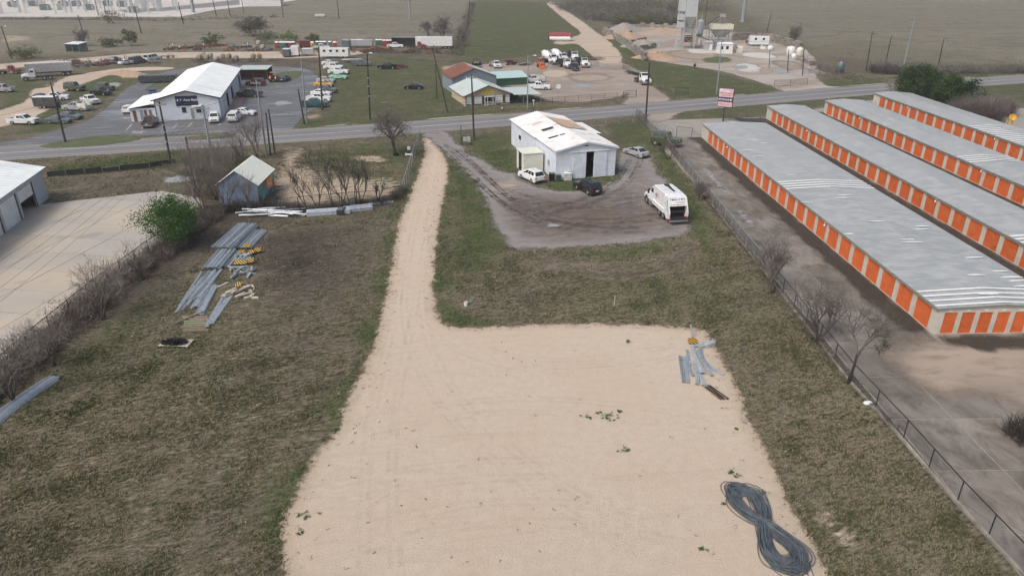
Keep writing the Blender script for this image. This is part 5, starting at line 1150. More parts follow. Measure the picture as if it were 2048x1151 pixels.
for sd in (-1, 1):
    m2 = MB()
    if sd < 0: ribbed(m2, (-ov, -ov, e_ - .05), (-ov, ln + ov, e_ - .05), (wd / 2, ln + ov, rd + .12), (wd / 2, -ov, rd + .12), .9, -.05, .08)
    else: ribbed(m2, (wd / 2, -ov, rd + .12), (wd / 2, ln + ov, rd + .12), (wd + ov, ln + ov, e_ - .05), (wd + ov, -ov, e_ - .05), .9, -.05, .08)
    m2.build('roof', M['whiteroof'], t)
m2 = MB(); m2.bar((-ov, -ov - .04, e_ - .1), (wd / 2, -ov - .04, rd + .06), .07, .24); m2.bar((wd / 2, -ov - .04, rd + .06), (wd + ov, -ov - .04, e_ - .1), .07, .24); m2.bar((wd + ov + .04, -ov, e_ - .1), (wd + ov + .04, ln + ov, e_ - .1), .07, .2); m2.box(wd - .02, wd + .06, -.06, .0, .02, e_ - .15); m2.box(-.06, .06, -.06, -.021, .02, e_ - .15); m2.build('dark_trim', M['trimdark'], t)
sx0, sx1 = wd * .33, wd * .67; sz0, sz1 = e_ * .68, e_ * .68 + 1.9
sg = MB().box(sx0, sx1, -.14, -.03, sz0, sz1).build('sign_board', mat('navy_sign', (.012, .022, .06), .4), t); text_part('G & Y  Auto Repair', .62, M['ltwhite'], sg, ((sx0 + sx1) / 2, -.16, sz0 + 1.12), (R(90), 0, 0), shear=.15)
text_part('. . . . . . . .', .3, M['ltwhite'], sg, ((sx0 + sx1) / 2, -.16, sz0 + .5), (R(90), 0, 0))
for x0, x1, z0, z1, nm, mm in ((wd * .40, wd * .47, 1.5, 2.6, 'window', 'glass'), (wd * .53, wd * .585, .03, 2.3, 'entrance_door', 'steel2'), (wd * .62, wd * .7, 1.4, 2.6, 'window', 'glass')):
    o = MB().box(x0, x1, -.06, -.022, z0, z1).build(nm, M[mm], t); m2 = MB(); m2.box(x0 - .1, x1 + .1, -.08, -.061, z1, z1 + .1); m2.box(x0 - .1, x0, -.08, -.061, z0, z1); m2.box(x1, x1 + .1, -.08, -.061, z0, z1); m2.build('frame', M['roofwhite'], o)
MB().box(wd * .57, wd * .72, -1.3, -.03, 2.75, 2.9).build('door_canopy', M['roofwhite'], t); MB().box(wd * .3, wd * .75, -.25, -.09, .02, .2).build('step', M['concrete'], t)
m2 = MB(); m2.box(wd + .02, wd + 2.2, .2, ln - .5, .0, .03); m2.build('apron', mat('rust_stained_concrete', (.36, .26, .2), .9, 0, dirt=(.22, .14, .1), dscale=.5, damt=.7), t)
# lean-to on its left
lt = thing('garage_lean_to', 'low white roofed annex on the left side of the repair garage', 'shed', A, ang)
x0 = -(A - g(268, 243)).dot(ux); x0 = max(-9, min(-5, x0)); y1 = ln * .36; zl = 2.55
for a, b, c, d, nm in ((x0, -.02, .9, 1.0, 'front_wall'), (x0, x0 + .1, 1.0, y1, 'side_wall'), (x0 + .1, -.02, y1 - .1, y1, 'back_wall')): MB().box(a, b, c, d, .02, zl).build(nm, M['whitewall'], lt)
m2 = MB(); ribbed(m2, (x0 - .4, .5, zl + .05), (x0 - .4, y1 + .3, zl + .05), (-.05, y1 + .3, zl + .9), (-.05, .5, zl + .9), .6, -.04); m2.build('roof', M['whiteroof'], lt)
for k, (a, b, mm) in enumerate(((.1, .22, 'rust'), (.36, .48, 'steel2'), (.52, .62, 'rust'), (.7, .8, 'wood'))): MB().box(x0 * (1 - a), x0 * (1 - b), .86, .895, .05, 2.2).build('wall_sheet', M[mm], lt)
# ------------------------------------------------------------------ blue shed with a mural
A = Vector((-38.5, 89.7, 0)); wd = 5.1; ln = 7.4; ang = R(1.5)
t = thing('blue_shed', 'blue grey plank shed with a pale green roof and faded mural', 'shed', A, ang); e_ = 2.95; rd = 4.75
M['bluewall'] = mat('faded_blue_boards', (.21, .28, .39), .8, 0, dirt=(.14, .18, .24), dscale=1.0, damt=.6, var=.14, vscale=1.2, rnd=.08)
n = int(wd / .28)
for k in range(n):
    xa, xb = wd * k / n, wd * (k + 1) / n - .012; za = e_ + (rd - e_) * (1 - abs(xa - wd / 2) / (wd / 2)); zb_ = e_ + (rd - e_) * (1 - abs(xb - wd / 2) / (wd / 2)); m2 = MB(); m2.v = [(xa, 0, .02), (xb, 0, .02), (xb, .08, .02), (xa, .08, .02), (xa, 0, za), (xb, 0, zb_), (xb, .08, zb_), (xa, .08, za)]; m2.f = [(3, 2, 1, 0), (4, 5, 6, 7), (0, 1, 5, 4), (1, 2, 6, 5), (2, 3, 7, 6), (3, 0, 4, 7)]; m2.build('board', M['bluewall'], t)
MB().box(0, .08, .09, ln, .02, e_).build('side_wall', M['bluewall'], t); MB().box(.09, wd - .09, ln - .08, ln, .02, e_).build('back_wall', M['bluewall'], t)
tt = NT('faded_mural'); v = tt.n('ShaderNodeTexVoronoi'); v.inputs['Scale'].default_value = .8; tt.l(tt.pos((1, 1, 1.2)), v.inputs['Vector']); cr = tt.n('ShaderNodeValToRGB'); cr.color_ramp.interpolation = 'CONSTANT'; els = cr.color_ramp.elements; els[0].color = (.05, .2, .2, 1); els[1].position = .8; els[1].color = (.4, .11, .06, 1)
for ps, cc in ((.3, (.12, .33, .3, 1)), (.5, (.2, .38, .36, 1)), (.68, (.06, .13, .17, 1))): e2 = els.new(ps); e2.color = cc
sp = tt.n('ShaderNodeSeparateColor'); tt.l(v.outputs['Color'], sp.inputs[0]); tt.l(sp.outputs[0], cr.inputs[0]); tt.base(cr.outputs[0]); tt.rough(.8); M['mural'] = tt.m
MB().box(wd - .08, wd, .09, ln, .02, e_).build('mural_wall', M['mural'], t); MB().box(wd, wd + .03, ln * .55, ln * .85, .9, 2.3).build('mural_panel', M['orange'], t)
M['greenroof'] = mat('pale_green_metal_roof', (.76, .79, .71), .5, 0, dirt=(.55, .55, .47), dscale=.4, damt=.5, var=.06)
for sd in (-1, 1):
    m2 = MB()
    if sd < 0: ribbed(m2, (-.3, -.3, e_ - .1), (-.3, ln + .3, e_ - .1), (wd / 2, ln + .3, rd + .1), (wd / 2, -.3, rd + .1), .5, -.03)
    else: ribbed(m2, (wd / 2, -.3, rd + .1), (wd / 2, ln + .3, rd + .1), (wd + .3, ln + .3, e_ - .1), (wd + .3, -.3, e_ - .1), .5, -.03)
    m2.build('roof', M['greenroof'], t)
# ------------------------------------------------------------------ white warehouse at the left edge
P0 = g(97, 396); P1 = g(8, 468); dv = (P1 - P0).normalized(); ang = math.atan2(dv.y, dv.x); e_ = hgt(P0, 336); L = 32
t = thing('white_warehouse', 'white warehouse with roll-up doors facing the pale concrete yard', 'warehouse', P0, ang)   # local x runs towards the camera along the door wall, local -y is inside the building
ins = -1 if (Matrix.Rotation(ang, 3, 'Z') @ Vector((0, -1, 0))).x < 0 else 1
hol = [(4.0 + i * 5.1, 4.0 + i * 5.1 + 4.2, .021, 3.9 * e_ / 5) for i in range(5)]
mb = MB(); wall_with_holes(mb, 0, L, .02, e_, hol, -.05, .1); mb.build('door_wall', mat('dull_white_sheet', (.46, .5, .55), .6, 0, dirt=(.3, .3, .3), damt=.5, var=.06), t)
for k in range(0): pass
for i, h in enumerate(hol):
    z0 = h[3] * .55 if i == 0 else .04
    m2 = MB(); nsl = 9
    for k in range(nsl):
        za = .04 + (h[3] - .04) * k / nsl
        if za >= z0 - .05: m2.box(h[0] + .02, h[1] - .02, -.04, .0, za, za + (h[3] - .04) / nsl - .025)
    m2.build('roll_door', M['whiteroof'], t); MB().box(h[0] - .28, h[0] - .02, -.09, .09, .02, h[3] + .15).build('door_post', M['trimdark'], t)
Wb = 22; yi = ins * Wb; rise = 2.6
def bx2(x0, x1, ya, yb, z0, z1): return MB().box(x0, x1, min(ya, yb), max(ya, yb), z0, z1)
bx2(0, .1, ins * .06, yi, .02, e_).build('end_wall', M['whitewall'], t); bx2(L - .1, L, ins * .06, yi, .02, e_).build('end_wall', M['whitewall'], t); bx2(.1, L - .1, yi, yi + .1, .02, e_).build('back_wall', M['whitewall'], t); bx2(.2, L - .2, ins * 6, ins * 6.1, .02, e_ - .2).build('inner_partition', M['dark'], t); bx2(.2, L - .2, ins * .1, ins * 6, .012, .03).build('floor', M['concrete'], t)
for a, b, za, zb_ in ((-ins * .5, yi / 2, e_ - .02, e_ + rise), (yi / 2, yi + ins * .5, e_ + rise, e_ - .02)):
    m2 = MB(); ribbed(m2, (-.6, a, za), (L + .6, a, za), (L + .6, b, zb_), (-.6, b, zb_), .9, .04 * -1, .06); m2.build('roof', M['whiteroof'], t)
m2 = MB(); m2.quad(*[(x, y, e_ + rise * abs(y) / (Wb / 2) + .06) for x, y in ((6, ins * 3.5), (6.7, ins * 3.5), (6.7, ins * 9.5), (6, ins * 9.5))]); m2.build('skylight', mat('grey_skylight', (.4, .43, .44), .4), t)
# ------------------------------------------------------------------ tan office with porch and carport
A = g(931, 213); B_ = g(1020, 207.5); ux = (B_ - A); wd = ux.length; ang = math.atan2(ux.y, ux.x); ux.normalize(); uy = Vector((-ux.y, ux.x, 0)); ln = (g(911, 192) - A).length * .95
t = thing('tan_office', 'tan gabled office with yellow sign and white shuttered windows', 'office', A, ang); e_ = hgt(A, 191); rd = hgt(A + ux * wd / 2, 171)
M['tan'] = mat('tan_stucco', (.48, .4, .3), .85, 0, dirt=(.34, .28, .21), damt=.4, var=.06); M['paleroof'] = mat('pale_grey_green_roof', (.46, .53, .52), .5, 0, dirt=(.34, .38, .37), dscale=.3, damt=.5, var=.08)
ov = .6; fz = e_ * .86
m2 = MB(); m2.box(0, wd, 1.4, 1.5, .02, e_); m2.build('front_wall', M['tan'], t); m2 = MB(); m2.v = [(0, 0, fz), (wd, 0, fz), (wd, 0, e_), (wd / 2, 0, rd), (0, 0, e_)]; m2.f = [(0, 1, 2, 3, 4)]; m2.v += [(x, .12, z) for x, y, z in m2.v]; m2.f += [(9, 8, 7, 6, 5)] + [(i, (i + 1) % 5, 5 + (i + 1) % 5, 5 + i) for i in range(5)]; m2.build('gable', M['tan'], t)
MB().box(0, .12, .13, ln, .02, e_).build('side_wall', M['tan'], t); MB().box(wd - .12, wd, 1.5, ln, .02, e_).build('side_wall', M['tan'], t); MB().box(.12, wd - .12, ln - .1, ln, .02, e_).build('back_wall', M['tan'], t)
for a, b, za, zb_ in ((-ov, wd / 2, e_ - .15, rd + .08), (wd / 2, wd + ov, rd + .08, e_ - .15)): m2 = MB(); ribbed(m2, (a, -ov, za), (a, ln + ov, za), (b, ln + ov, zb_), (b, -ov, zb_), .6, -.03); m2.build('roof', M['paleroof'], t)
m2 = MB(); m2.bar((-ov, -ov, e_ - .2), (wd / 2, -ov, rd + .02), .06, .2); m2.bar((wd / 2, -ov, rd + .02), (wd + ov, -ov, e_ - .2), .06, .2); m2.build('barge_board', mat('brown_trim', (.16, .14, .12), .7), t)
sg = MB().box(wd * .36, wd * .62, -.12, -.02, fz + .35, fz + 1.35).build('sign_board', mat('yellow_sign', (.62, .48, .1), .5, 0, dirt=(.4, .3, .08), damt=.5), t); strokes(wd * .38, wd * .6, fz + .95, .25, 71, -.122).build('lettering', M['ltblack'], sg); strokes(wd * .39, wd * .58, fz + .5, .25, 72, -.122).build('lettering', M['ltblack'], sg)
for i, (a, b) in enumerate(((.03, .13), (.2, .36), (.68, .83), (.9, .985))): o = MB().box(wd * a, wd * b, .02, .09, .35, fz - .03).build('white_screen', M['roofwhite'], t)
for i, (a, b) in enumerate(((.13, .2), (.36, .42), (.63, .68), (.83, .9))): MB().box(wd * a, wd * b, 1.36, 1.395, .5, fz - .3).build('window', M['glass'], t)
for x in (.0, .13, .36, .42, .63, .83, .985): MB().box(wd * x + .01, wd * x + .13, -.02, .015, .02, fz).build('porch_post', M['tan'], t)
MB().box(wd * .4, wd * .64, -1.3, -.13, fz - .12, fz - .02).build('awning', M['paleroof'], t); MB().box(wd * .44, wd * .6, 1.34, 1.39, .03, 2.1).build('entrance_door', M['glass'], t)
m2 = MB()
for x in (.4, .46, .58, .64): m2.bar((wd * x, -1.2, .02), (wd * x, -1.2, fz - .12), .1)
for k in range(13): xx = wd * (.4 + .24 * k / 12); m2.bar((xx, -1.2, .1), (xx, -1.2, .95), .04)
m2.bar((wd * .4, -1.2, .95), (wd * .64, -1.2, .95), .06); m2.build('porch_rail', M['roofwhite'], t); MB().box(0, wd, -.02, 1.35, .0, .08).build('porch_floor', M['concrete'], t)
ct = thing('carport', 'open lean-to carport on the right of the tan office', 'carport', B_, ang); cw = 7.4
m2 = MB(); ribbed(m2, (.6, -.6, e_ - .35), (.6, ln * .62, e_ - .05), (cw, ln * .62, e_ - .25), (cw, -.6, e_ - .55), .6, .03); m2.build('roof', M['paleroof'], ct)
for x in (3.0, cw - .2):
    for y, dz in ((-.5, .1), (ln * .6, -.1)): MB().bar((x, y, 0), (x, y, e_ - .58 - dz * .2 + (y > 0) * .28), .1).build('post', M['steel2'], ct)
MB().box(.6, 3.2, ln * .3, ln * .5, .02, 2.0).build('store_shed', M['dark'], ct); MB().box(.7, 4.0, ln * .52, ln * .55, .02, 1.9).build('back_screen', M['trimdark'], ct)
# ------------------------------------------------------------------ rust roofed shed and green shed behind it
A = g(912, 190); ang2 = ang; Lf = (g(894, 178) - A); ln2 = 9.0; wd2 = 11.0
t = thing('rust_roof_shed', 'grey sheet shed with rust red roof behind the tan office', 'shed', g(912, 192), ang); e_ = hgt(g(912, 192), 160); rd = e_ + 2.0; M['greysheet'] = mat('blue_grey_sheet', (.21, .25, .29), .6, 0, dirt=(.14, .15, .16), damt=.5, var=.08)
M['rustroof'] = mat('rust_red_roof', (.19, .075, .05), .85, 0, dirt=(.32, .25, .22), dscale=.35, damt=.75, var=.25, vscale=1.5)
y0 = 3.2; y1 = y0 + 10.5
for a, b, c, d, nm in ((0, .1, y0, y1, 'side_wall'), (wd2 - .1, wd2, y0, y1, 'side_wall'), (.1, wd2 - .1, y1 - .1, y1, 'back_wall')): MB().box(a, b, c, d, .02, e_).build(nm, M['greysheet'], t)
m2 = MB(); m2.box(.1, wd2 - .1, y0, y0 + .1, .02, e_); m2.v += [(0, y0, e_), (wd2, y0, e_), (wd2 / 2, y0, rd)]; k = len(m2.v) - 3; m2.f += [(k, k + 1, k + 2)]; m2.build('front_wall', M['greysheet'], t)
for a, b, za, zb_, mm in ((-.4, wd2 / 2, e_ - .1, rd + .08, 'rustroof'), (wd2 / 2, wd2 + .4, rd + .08, e_ - .1, 'paleroof')): m2 = MB(); ribbed(m2, (a, y0 - .3, za), (a, y1 + .3, za), (b, y1 + .3, zb_), (b, y0 - .3, zb_), .7, -.035); m2.build('roof', M[mm], t)
MB().cyl((3.4, y0 - .25, .0), .1, e_ + .2, 8).build('vent_pipe', M['roofwhite'], t)
G0 = g(996, 172); t = thing('green_shed', 'dark green shed with pale teal roof behind the office', 'shed', G0, ang); gw = (g(1055, 169) - G0).length; ge = hgt(G0, 157); M['greensheet'] = mat('dark_green_sheet', (.03, .1, .065), .55, 0, dirt=(.05, .1, .08), damt=.4); M['tealroof'] = mat('pale_teal_roof', (.4, .55, .53), .5, 0, dirt=(.33, .43, .42), dscale=.3, damt=.5, var=.07)
for a, b, c, d, nm in ((0, gw, 0, .1, 'front_wall'), (0, .1, .1, 11, 'side_wall'), (gw - .1, gw, .1, 11, 'side_wall'), (.1, gw - .1, 10.9, 11, 'back_wall')): MB().box(a, b, c, d, .02, ge).build(nm, M['greensheet'], t)
for a, b, za, zb_ in ((-.3, 5.5, ge, ge + .9), (5.5, 11.3, ge + .9, ge)): m2 = MB(); ribbed(m2, (-.4, a, za), (gw + .3, a, za), (gw + .3, b, zb_), (-.4, b, zb_), .7, .03); m2.build('roof', M['tealroof'], t)
# ------------------------------------------------------------------ small roofs in the fields
def open_shed(px, py, head, w_, d_, h_, label, roofm='whiteroof', postm='steel2', back=None, slope_=.4, name='open_shed', cat='shed'):
    t = thing(name, label, cat, g(px, py), R(head))
    for x in (-w_ / 2 + .1, 0, w_ / 2 - .1):
        for y, hh in ((-d_ / 2 + .1, h_), (d_ / 2 - .1, h_ + slope_)): MB().bar((x, y, -.02), (x, y, hh - .02), .12).build('post', M[postm], t)
    m2 = MB(); ribbed(m2, (-w_ / 2 - .2, -d_ / 2 - .3, h_), (w_ / 2 + .2, -d_ / 2 - .3, h_), (w_ / 2 + .2, d_ / 2 + .3, h_ + slope_), (-w_ / 2 - .2, d_ / 2 + .3, h_ + slope_), .6, .03); m2.build('roof', M[roofm], t)
    if back:
        MB().box(-w_ / 2, w_ / 2, d_ / 2 - .05, d_ / 2, .05, h_ + slope_ - .1).build('back_wall', M[back], t); MB().box(-w_ / 2 + .02, -w_ / 2 + .08, -d_ / 2, d_ / 2 - .06, .05, h_ - .1).build('side_wall', M[back], t)
    return t
open_shed(155, 103, -12, 5.5, 4, 2.6, 'small pole shed with white roof at the edge of the field', back='greysheet')
open_shed(513, 158, 2, 7.6, 5.0, 2.8, 'open metal canopy beside the repair garage yard', roofm='paleroof', postm='rust', back='rust')
open_shed(816, 92, 0, 11, 6, 3.2, 'long dark roofed pole shed beside the white box trailer', roofm='greysheet', postm='wood', back='wood', slope_=-.3)
p = g(1119, 82); t = thing('red_roof_tank_shed', 'red barrel roofed shelter with a white tank in the green field', 'shelter', p, 0); m2 = MB(); n = 9
pr = [(3.1 * math.cos(math.pi * k / n) * .62, 1.9 + 1.3 * math.sin(math.pi * k / n)) for k in range(n + 1)]
m2.v = [(-4.3, y, z) for y, z in pr] + [(4.3, y, z) for y, z in pr]; m2.f = [(k, k + 1, n + 2 + k, n + 1 + k) for k in range(n)]; m2.build('barrel_roof', M['red'], t)
for x in (-4.2, 0, 4.2):
    for y in (-1.9, 1.9): MB().bar((x, y, 0), (x, y, 1.95), .12).build('post', M['plastic'], t)
MB().cyl((-4.0, -1.5, 1.0), .85, 8, 14, 'x').build('tank', M['white'], t); MB().box(-4.2, 4.2, 1.85, 1.92, .02, 1.9).build('back_panel', M['red'], t)
for x in (-3, 0, 3): MB().box(x - .2, x + .2, -2.1, -.9, 0, .3).build('tank_cradle', M['concrete'], t)
# ------------------------------------------------------------------ vehicles
G1 = 'vehicles on the grass left of the garage'; G2 = 'vehicles parked round the repair garage'; G3 = 'row of vehicles beside the garage asphalt'; G4 = 'vehicles by the white barn'; G5 = 'trucks in the office lot'
vehicle('suv', 1063, 360, 121, 'white', 'parked_car', 'white SUV parked beside the cream lean-to of the barn', group=G4)
vehicle('suv', 1175, 383, 118, 'black', 'parked_car', 'black SUV in front of the open barn door', group=G4)
vehicle('sedan', 1272, 311, 122, 'silver', 'parked_car', 'silver sedan on the gravel right of the white barn', group=G4)
vehicle('pickup', 49, 248, -4, 'white', 'parked_pickup', 'white crew cab pickup nearest the road on the left grass', group=G1)
vehicle('sedan', 119, 246, -4, 'slate', 'parked_car', 'dark green grey sedan behind the tall utility pole on the left', group=G1)
vehicle('sedan', 142, 238, -12, 'grey', 'parked_car', 'grey sedan just beyond the green grey sedan', group=G1)
vehicle('pickup', 155, 221, 172, 'silver', 'parked_pickup', 'pale service pickup with side lockers and ladder rack', group=G1, extra=utility_body)
vehicle('pickup', 182, 207, -38, 'white', 'parked_pickup', 'white crew cab pickup behind the pale service pickup', group=G1)
vehicle('pickup', 112, 201, 15, 'white', 'parked_pickup', 'white pickup behind the dark enclosed trailer', group=G1)
vehicle('hatch', 80, 200, 150, 'navy', 'parked_car', 'dark blue hatchback left of the enclosed trailer', group=G1)
vehicle('suv', 203, 190, -14, 'black', 'parked_car', 'black SUV at the grass edge left of the garage drive', group=G1)
vehicle('jeep', 213, 181, -12, 'army', 'parked_jeep', 'dark open jeep behind the black SUV', group=G1)
vehicle('jeep', 151, 182, -8, 'army', 'army_truck', 'olive green army jeep on the grass by the dirt track', 'jeep', G1, 1.15)
vehicle('pickup', 6, 184, 178, 'silver', 'parked_pickup', 'silver pickup cut off by the left edge of the photo', group=G1)
box_trailer(96, 216, 4, 'enclosed_trailer', 'dark grey enclosed trailer with white roof on the left grass', 4.6, 2.1, .55, 2.5, 'darkgrey', 'white')
truck(82, 160, 208, 'white', 'semi_truck', 'white semi tractor with long nose in front of the dump trailer', 'tractor', group=G1)
# long tipping trailer behind the semi
t = thing('dump_trailer', 'long pale grey tipping trailer behind the white semi tractor', 'trailer', g(103, 152) + Vector((0, 0, .02)), R(205)); m2 = MB()
for sd in (-1, 1): m2.box(-5.5, 5.5, sd * 1.25 - .05, sd * 1.25 + .05, 1.3, 3.5)
m2.box(-5.5, 5.5, -1.2, 1.2, 1.2, 1.35); m2.box(5.4, 5.5, -1.2, 1.2, 1.35, 3.5); m2.box(-5.5, -5.4, -1.2, 1.2, 1.35, 3.5); bb = m2.build('box', M['silver'], t)
for k in range(12):
    for sd in (-1, 1): MB().box(-5.3 + k * .95, -5.2 + k * .95, sd * 1.33 - .03, sd * 1.33 + .03, 1.4, 3.4).build('side_rib', M['silver'], bb)
MB().box(-5.5, 5.5, -1.3, 1.3, 3.5, 3.58).build('roll_tarp', M['white'], t); MB().box(-5.2, 5.2, -.4, .4, .9, 1.2).build('chassis', M['plastic'], t)
for k in range(2):
    for sd in (-1, 1): add_wheel(t, -4.3 + k * 1.3, sd * .95, .5, .5)
MB().bar((3.6, .6, 0), (3.6, .6, 1.0), .12).build('landing_leg', M['plastic'], t); MB().bar((3.6, -.6, 0), (3.6, -.6, 1.0), .12).build('landing_leg', M['plastic'], t)
truck(15, 148, 10, 'red', 'old_truck', 'old red truck at the left edge near the field', 'tractor', scale=.8)
vehicle('suv', 231, 125, 92, 'darkgrey', 'parked_car', 'dark boxy SUV in the junk row by the dirt road')
vehicle('sedan', 254, 129, 60, 'white', 'parked_car', 'small white car in the junk row by the dirt road')
vehicle('van', 275, 127, 80, 'slate', 'parked_van', 'grey van between the white car and white truck in the junk row')
vehicle('van', 305, 122, 75, 'white', 'parked_van', 'white van at the end of the junk row')
# round the garage
vehicle('pickup', 302, 251, 102, 'bronze', 'parked_pickup', 'dark bronze pickup parked nose-in at the garage lean-to', group=G2)
vehicle('suv', 430, 243, -72, 'white', 'parked_car', 'white SUV facing the road at the garage corner', group=G2)
vehicle('pickup', 471, 240, 98, 'white', 'parked_pickup', 'white pickup with bed cap parked by the garage apron', group=G2, extra=camper_shell())
vehicle('sedan', 490, 230, -8, 'white', 'parked_car', 'white sedan nose-out behind the capped pickup', group=G2)
vehicle('suv', 262, 225, 95, 'white', 'parked_car', 'white SUV left of the garage annex', group=G2, scale=.95)
vehicle('sedan', 306, 190, 120, 'blue', 'parked_car', 'blue car half hidden behind the garage annex', group=G2)
vehicle('pickup', 500, 194, 172, 'darkgrey', 'parked_pickup', 'dark pickup parked across the garage bay apron', group=G2)
vehicle('suv', 512, 171, 178, 'maroon', 'parked_car', 'maroon SUV in front of the open metal canopy', group=G2)
vehicle('hatch', 570, 162, 84, 'navy', 'parked_car', 'blue hatchback alone on the far end of the garage asphalt', group=G2)
tractor(550, 163, 90, 'orange', 'old_tractor', 'old orange tractor with canopy beside the open metal canopy')
box_trailer(318, 165, 12, 'dark_container', 'dark skip container behind the garage annex', 9, 2.3, .3, 1.9, 'darkgrey', 'darkgrey', cat='container', wheels=1, door=False)
# the row
row = [('pickup', 630, 214, 0, 'teal', 'dark teal pickup nearest the road in the vehicle row'), ('pickup', 638, 203, -3, 'white', 'white crew cab pickup beside the dark teal pickup'), ('sedan', 643, 191, -6, 'white', 'white sedan just beyond the first white pickup of the row'),
       ('suv', 655, 185, -10, 'slate', 'dark blue grey SUV in the middle of the vehicle row'), ('sedan', 648, 173, -8, 'yellowcar', 'yellow taxi coloured sedan in the vehicle row'), ('sedan', 652, 165, -8, 'silver', 'silver sedan next to the yellow sedan'),
       ('sedan', 677, 158, -6, 'mint', 'mint green sedan nosed into the grass'), ('pickup', 678, 148, -6, 'white', 'white pickup beyond the mint green sedan'), ('pickup', 668, 139, -8, 'white', 'white pickup with dark bed second from the far end of the row'), ('sedan', 660, 130, -4, 'white', 'white sedan at the far end of the vehicle row')]
for k, px, py, hd, c, lb in row: vehicle(k, px, py, hd, c, 'parked_pickup' if k == 'pickup' else 'parked_car', lb, group=G3)
vehicle('pickup', 724, 132, 0, 'grey', 'flatbed_pickup', 'weathered grey pickup in the grass beyond the vehicle row')
vehicle('pickup', 775, 138, 178, 'black', 'parked_pickup', 'black and silver pickup alone in the middle of the field')
vehicle('jeep', 806, 136, 0, 'maroon', 'utility_buggy', 'small dark red buggy behind the black field pickup', 'buggy', scale=.7)
vehicle('sedan', 828, 178, 180, 'black', 'parked_car', 'black sedan alone on the grass left of the rust roofed shed')
vehicle('pickup', 791, 96, -2, 'white', 'parked_pickup', 'white pickup near the white box trailer')
vehicle('sedan', 757, 100, 8, 'red', 'wrecked_car', 'faded red wreck left of the white pickup', scale=.95)
vehicle('pickup', 643, 99, 20, 'white', 'parked_pickup', 'white pickup behind the travel trailer')
# boat trailer
t = thing('boat_trailer', 'low white boat on a trailer by the vehicle row', 'boat', g(703, 125) + Vector((0, 0, .02)), R(2)); m2 = MB(); st = [(-2.9, .85, .9), (-1, 1.0, .95), (1.2, .9, 1.0), (2.6, .35, 1.15), (3.1, .03, 1.25)]
for x, w_, z in st: m2.v += [(x, -w_, z), (x, -w_ * .6, .5), (x, w_ * .6, .5), (x, w_, z)]
for i in range(4):
    for j in range(3): m2.f.append((i * 4 + j, i * 4 + j + 1, i * 4 + j + 5, i * 4 + j + 4))
    m2.f.append((i * 4, i * 4 + 4, i * 4 + 7, i * 4 + 3))
m2.f.append((0, 1, 2, 3)); m2.build('hull', M['white'], t); m2 = MB(); m2.bar((-2.6, -.6, .45), (3.6, 0, .45), .1); m2.bar((-2.6, .6, .45), (3.6, 0, .45), .1); m2.bar((3.5, 0, .45), (3.5, 0, 0), .07); m2.build('trailer_frame', M['steel2'], t)
for sd in (-1, 1): add_wheel(t, -1, sd * 1.0, .32, .2)
# travel trailers, sheds of the hauling yard
box_trailer(671, 116, 178, 'travel_trailer', 'long white travel trailer with dark windows behind the vehicle row', 9.2, 2.5, .6, 3.1, 'white', 'white', windows=4, cat='camper')
box_trailer(592, 112, 100, 'enclosed_trailer', 'white enclosed trailer left of the travel trailer', 5.5, 2.4, .5, 3.1, 'white', 'white')
box_trailer(575, 114, 92, 'storage_cabin', 'small grey cabin with pale roof left of the white enclosed trailer', 3.2, 2.2, .4, 2.6, 'slate', 'white', cat='cabin', wheels=1)
box_trailer(617, 112, 5, 'water_trailer', 'boxy pale grey trailer right of the white enclosed trailer', 3.6, 2.2, .6, 2.4, 'silver', 'white', wheels=1)
box_trailer(713, 95, 5, 'enclosed_trailer', 'pale trailer with white roof in the middle of the hauling yard', 5, 2.3, .6, 2.7, 'silver', 'white'); box_trailer(732, 95, 2, 'enclosed_trailer', 'light grey trailer right of the pale white roofed trailer', 5, 2.3, .6, 2.6, 'silver', 'silver')
box_trailer(694, 100, 85, 'grey_skip', 'tall pale blue grey box behind the travel trailer', 3.0, 2.4, .2, 3.4, 'slate', 'silver', cat='container', wheels=1)
box_trailer(611, 95, 2, 'rusty_bin', 'rusty brown bin in the hauling yard', 4.0, 2.2, .3, 2.4, 'maroon', 'maroon', cat='container', wheels=1, door=False)
bt = box_trailer(869, 98, 180, 'box_trailer', 'white semi box trailer at the edge of the field', 13.0, 2.6, 1.1, 4.1, 'white', 'white')
strokes(-5.9, -1.2, 3.35, .38, 12, -1.33).build('lettering', M['ltnavy'], bt); bpy.data.objects[bt.children[-1].name].rotation_euler = (0, 0, R(180))
truck(831, 99, 0, 'red', 'semi_truck', 'dark red semi tractor coupled beside the white box trailer', 'tractor', scale=.95)
# the office lot
truck(1100, 127, -62, 'white', 'mixer_truck', 'leftmost white mixer truck in the office lot', 'mixer', group=G5); truck(1120, 124, -60, 'white', 'mixer_truck', 'second white mixer truck, its drum raised highest', 'mixer', group=G5)
truck(1130, 135, -72, 'white', 'dump_truck', 'white dump truck just behind the black pickup', 'dump', group=G5, scale=.9); truck(1147, 121, -85, 'white', 'dump_truck', 'white dump truck farthest back of the truck group', 'dump', group=G5); truck(1166, 133, -82, 'white', 'dump_truck', 'white dump truck on the right of the truck group', 'dump', group=G5, scale=.95)
vehicle('pickup', 1147, 140, -75, 'black', 'parked_pickup', 'black pickup in front of the white trucks', group=G5)
vehicle('pickup', 1077, 179, -5, 'white', 'parked_pickup', 'white crew cab pickup right of the office carport', group=G5); vehicle('pickup', 1066, 165, 200, 'white', 'parked_pickup', 'white work pickup with rack behind the green shed corner', group=G5, extra=utility_body)
vehicle('pickup', 993, 135, -80, 'white', 'parked_pickup', 'white pickup peeking over the green shed roof', group=G5)
tractor(1082, 135, -85, 'orange', 'loader_tractor', 'orange loader tractor left of the mixer trucks', bucket=True, scale=1.1)
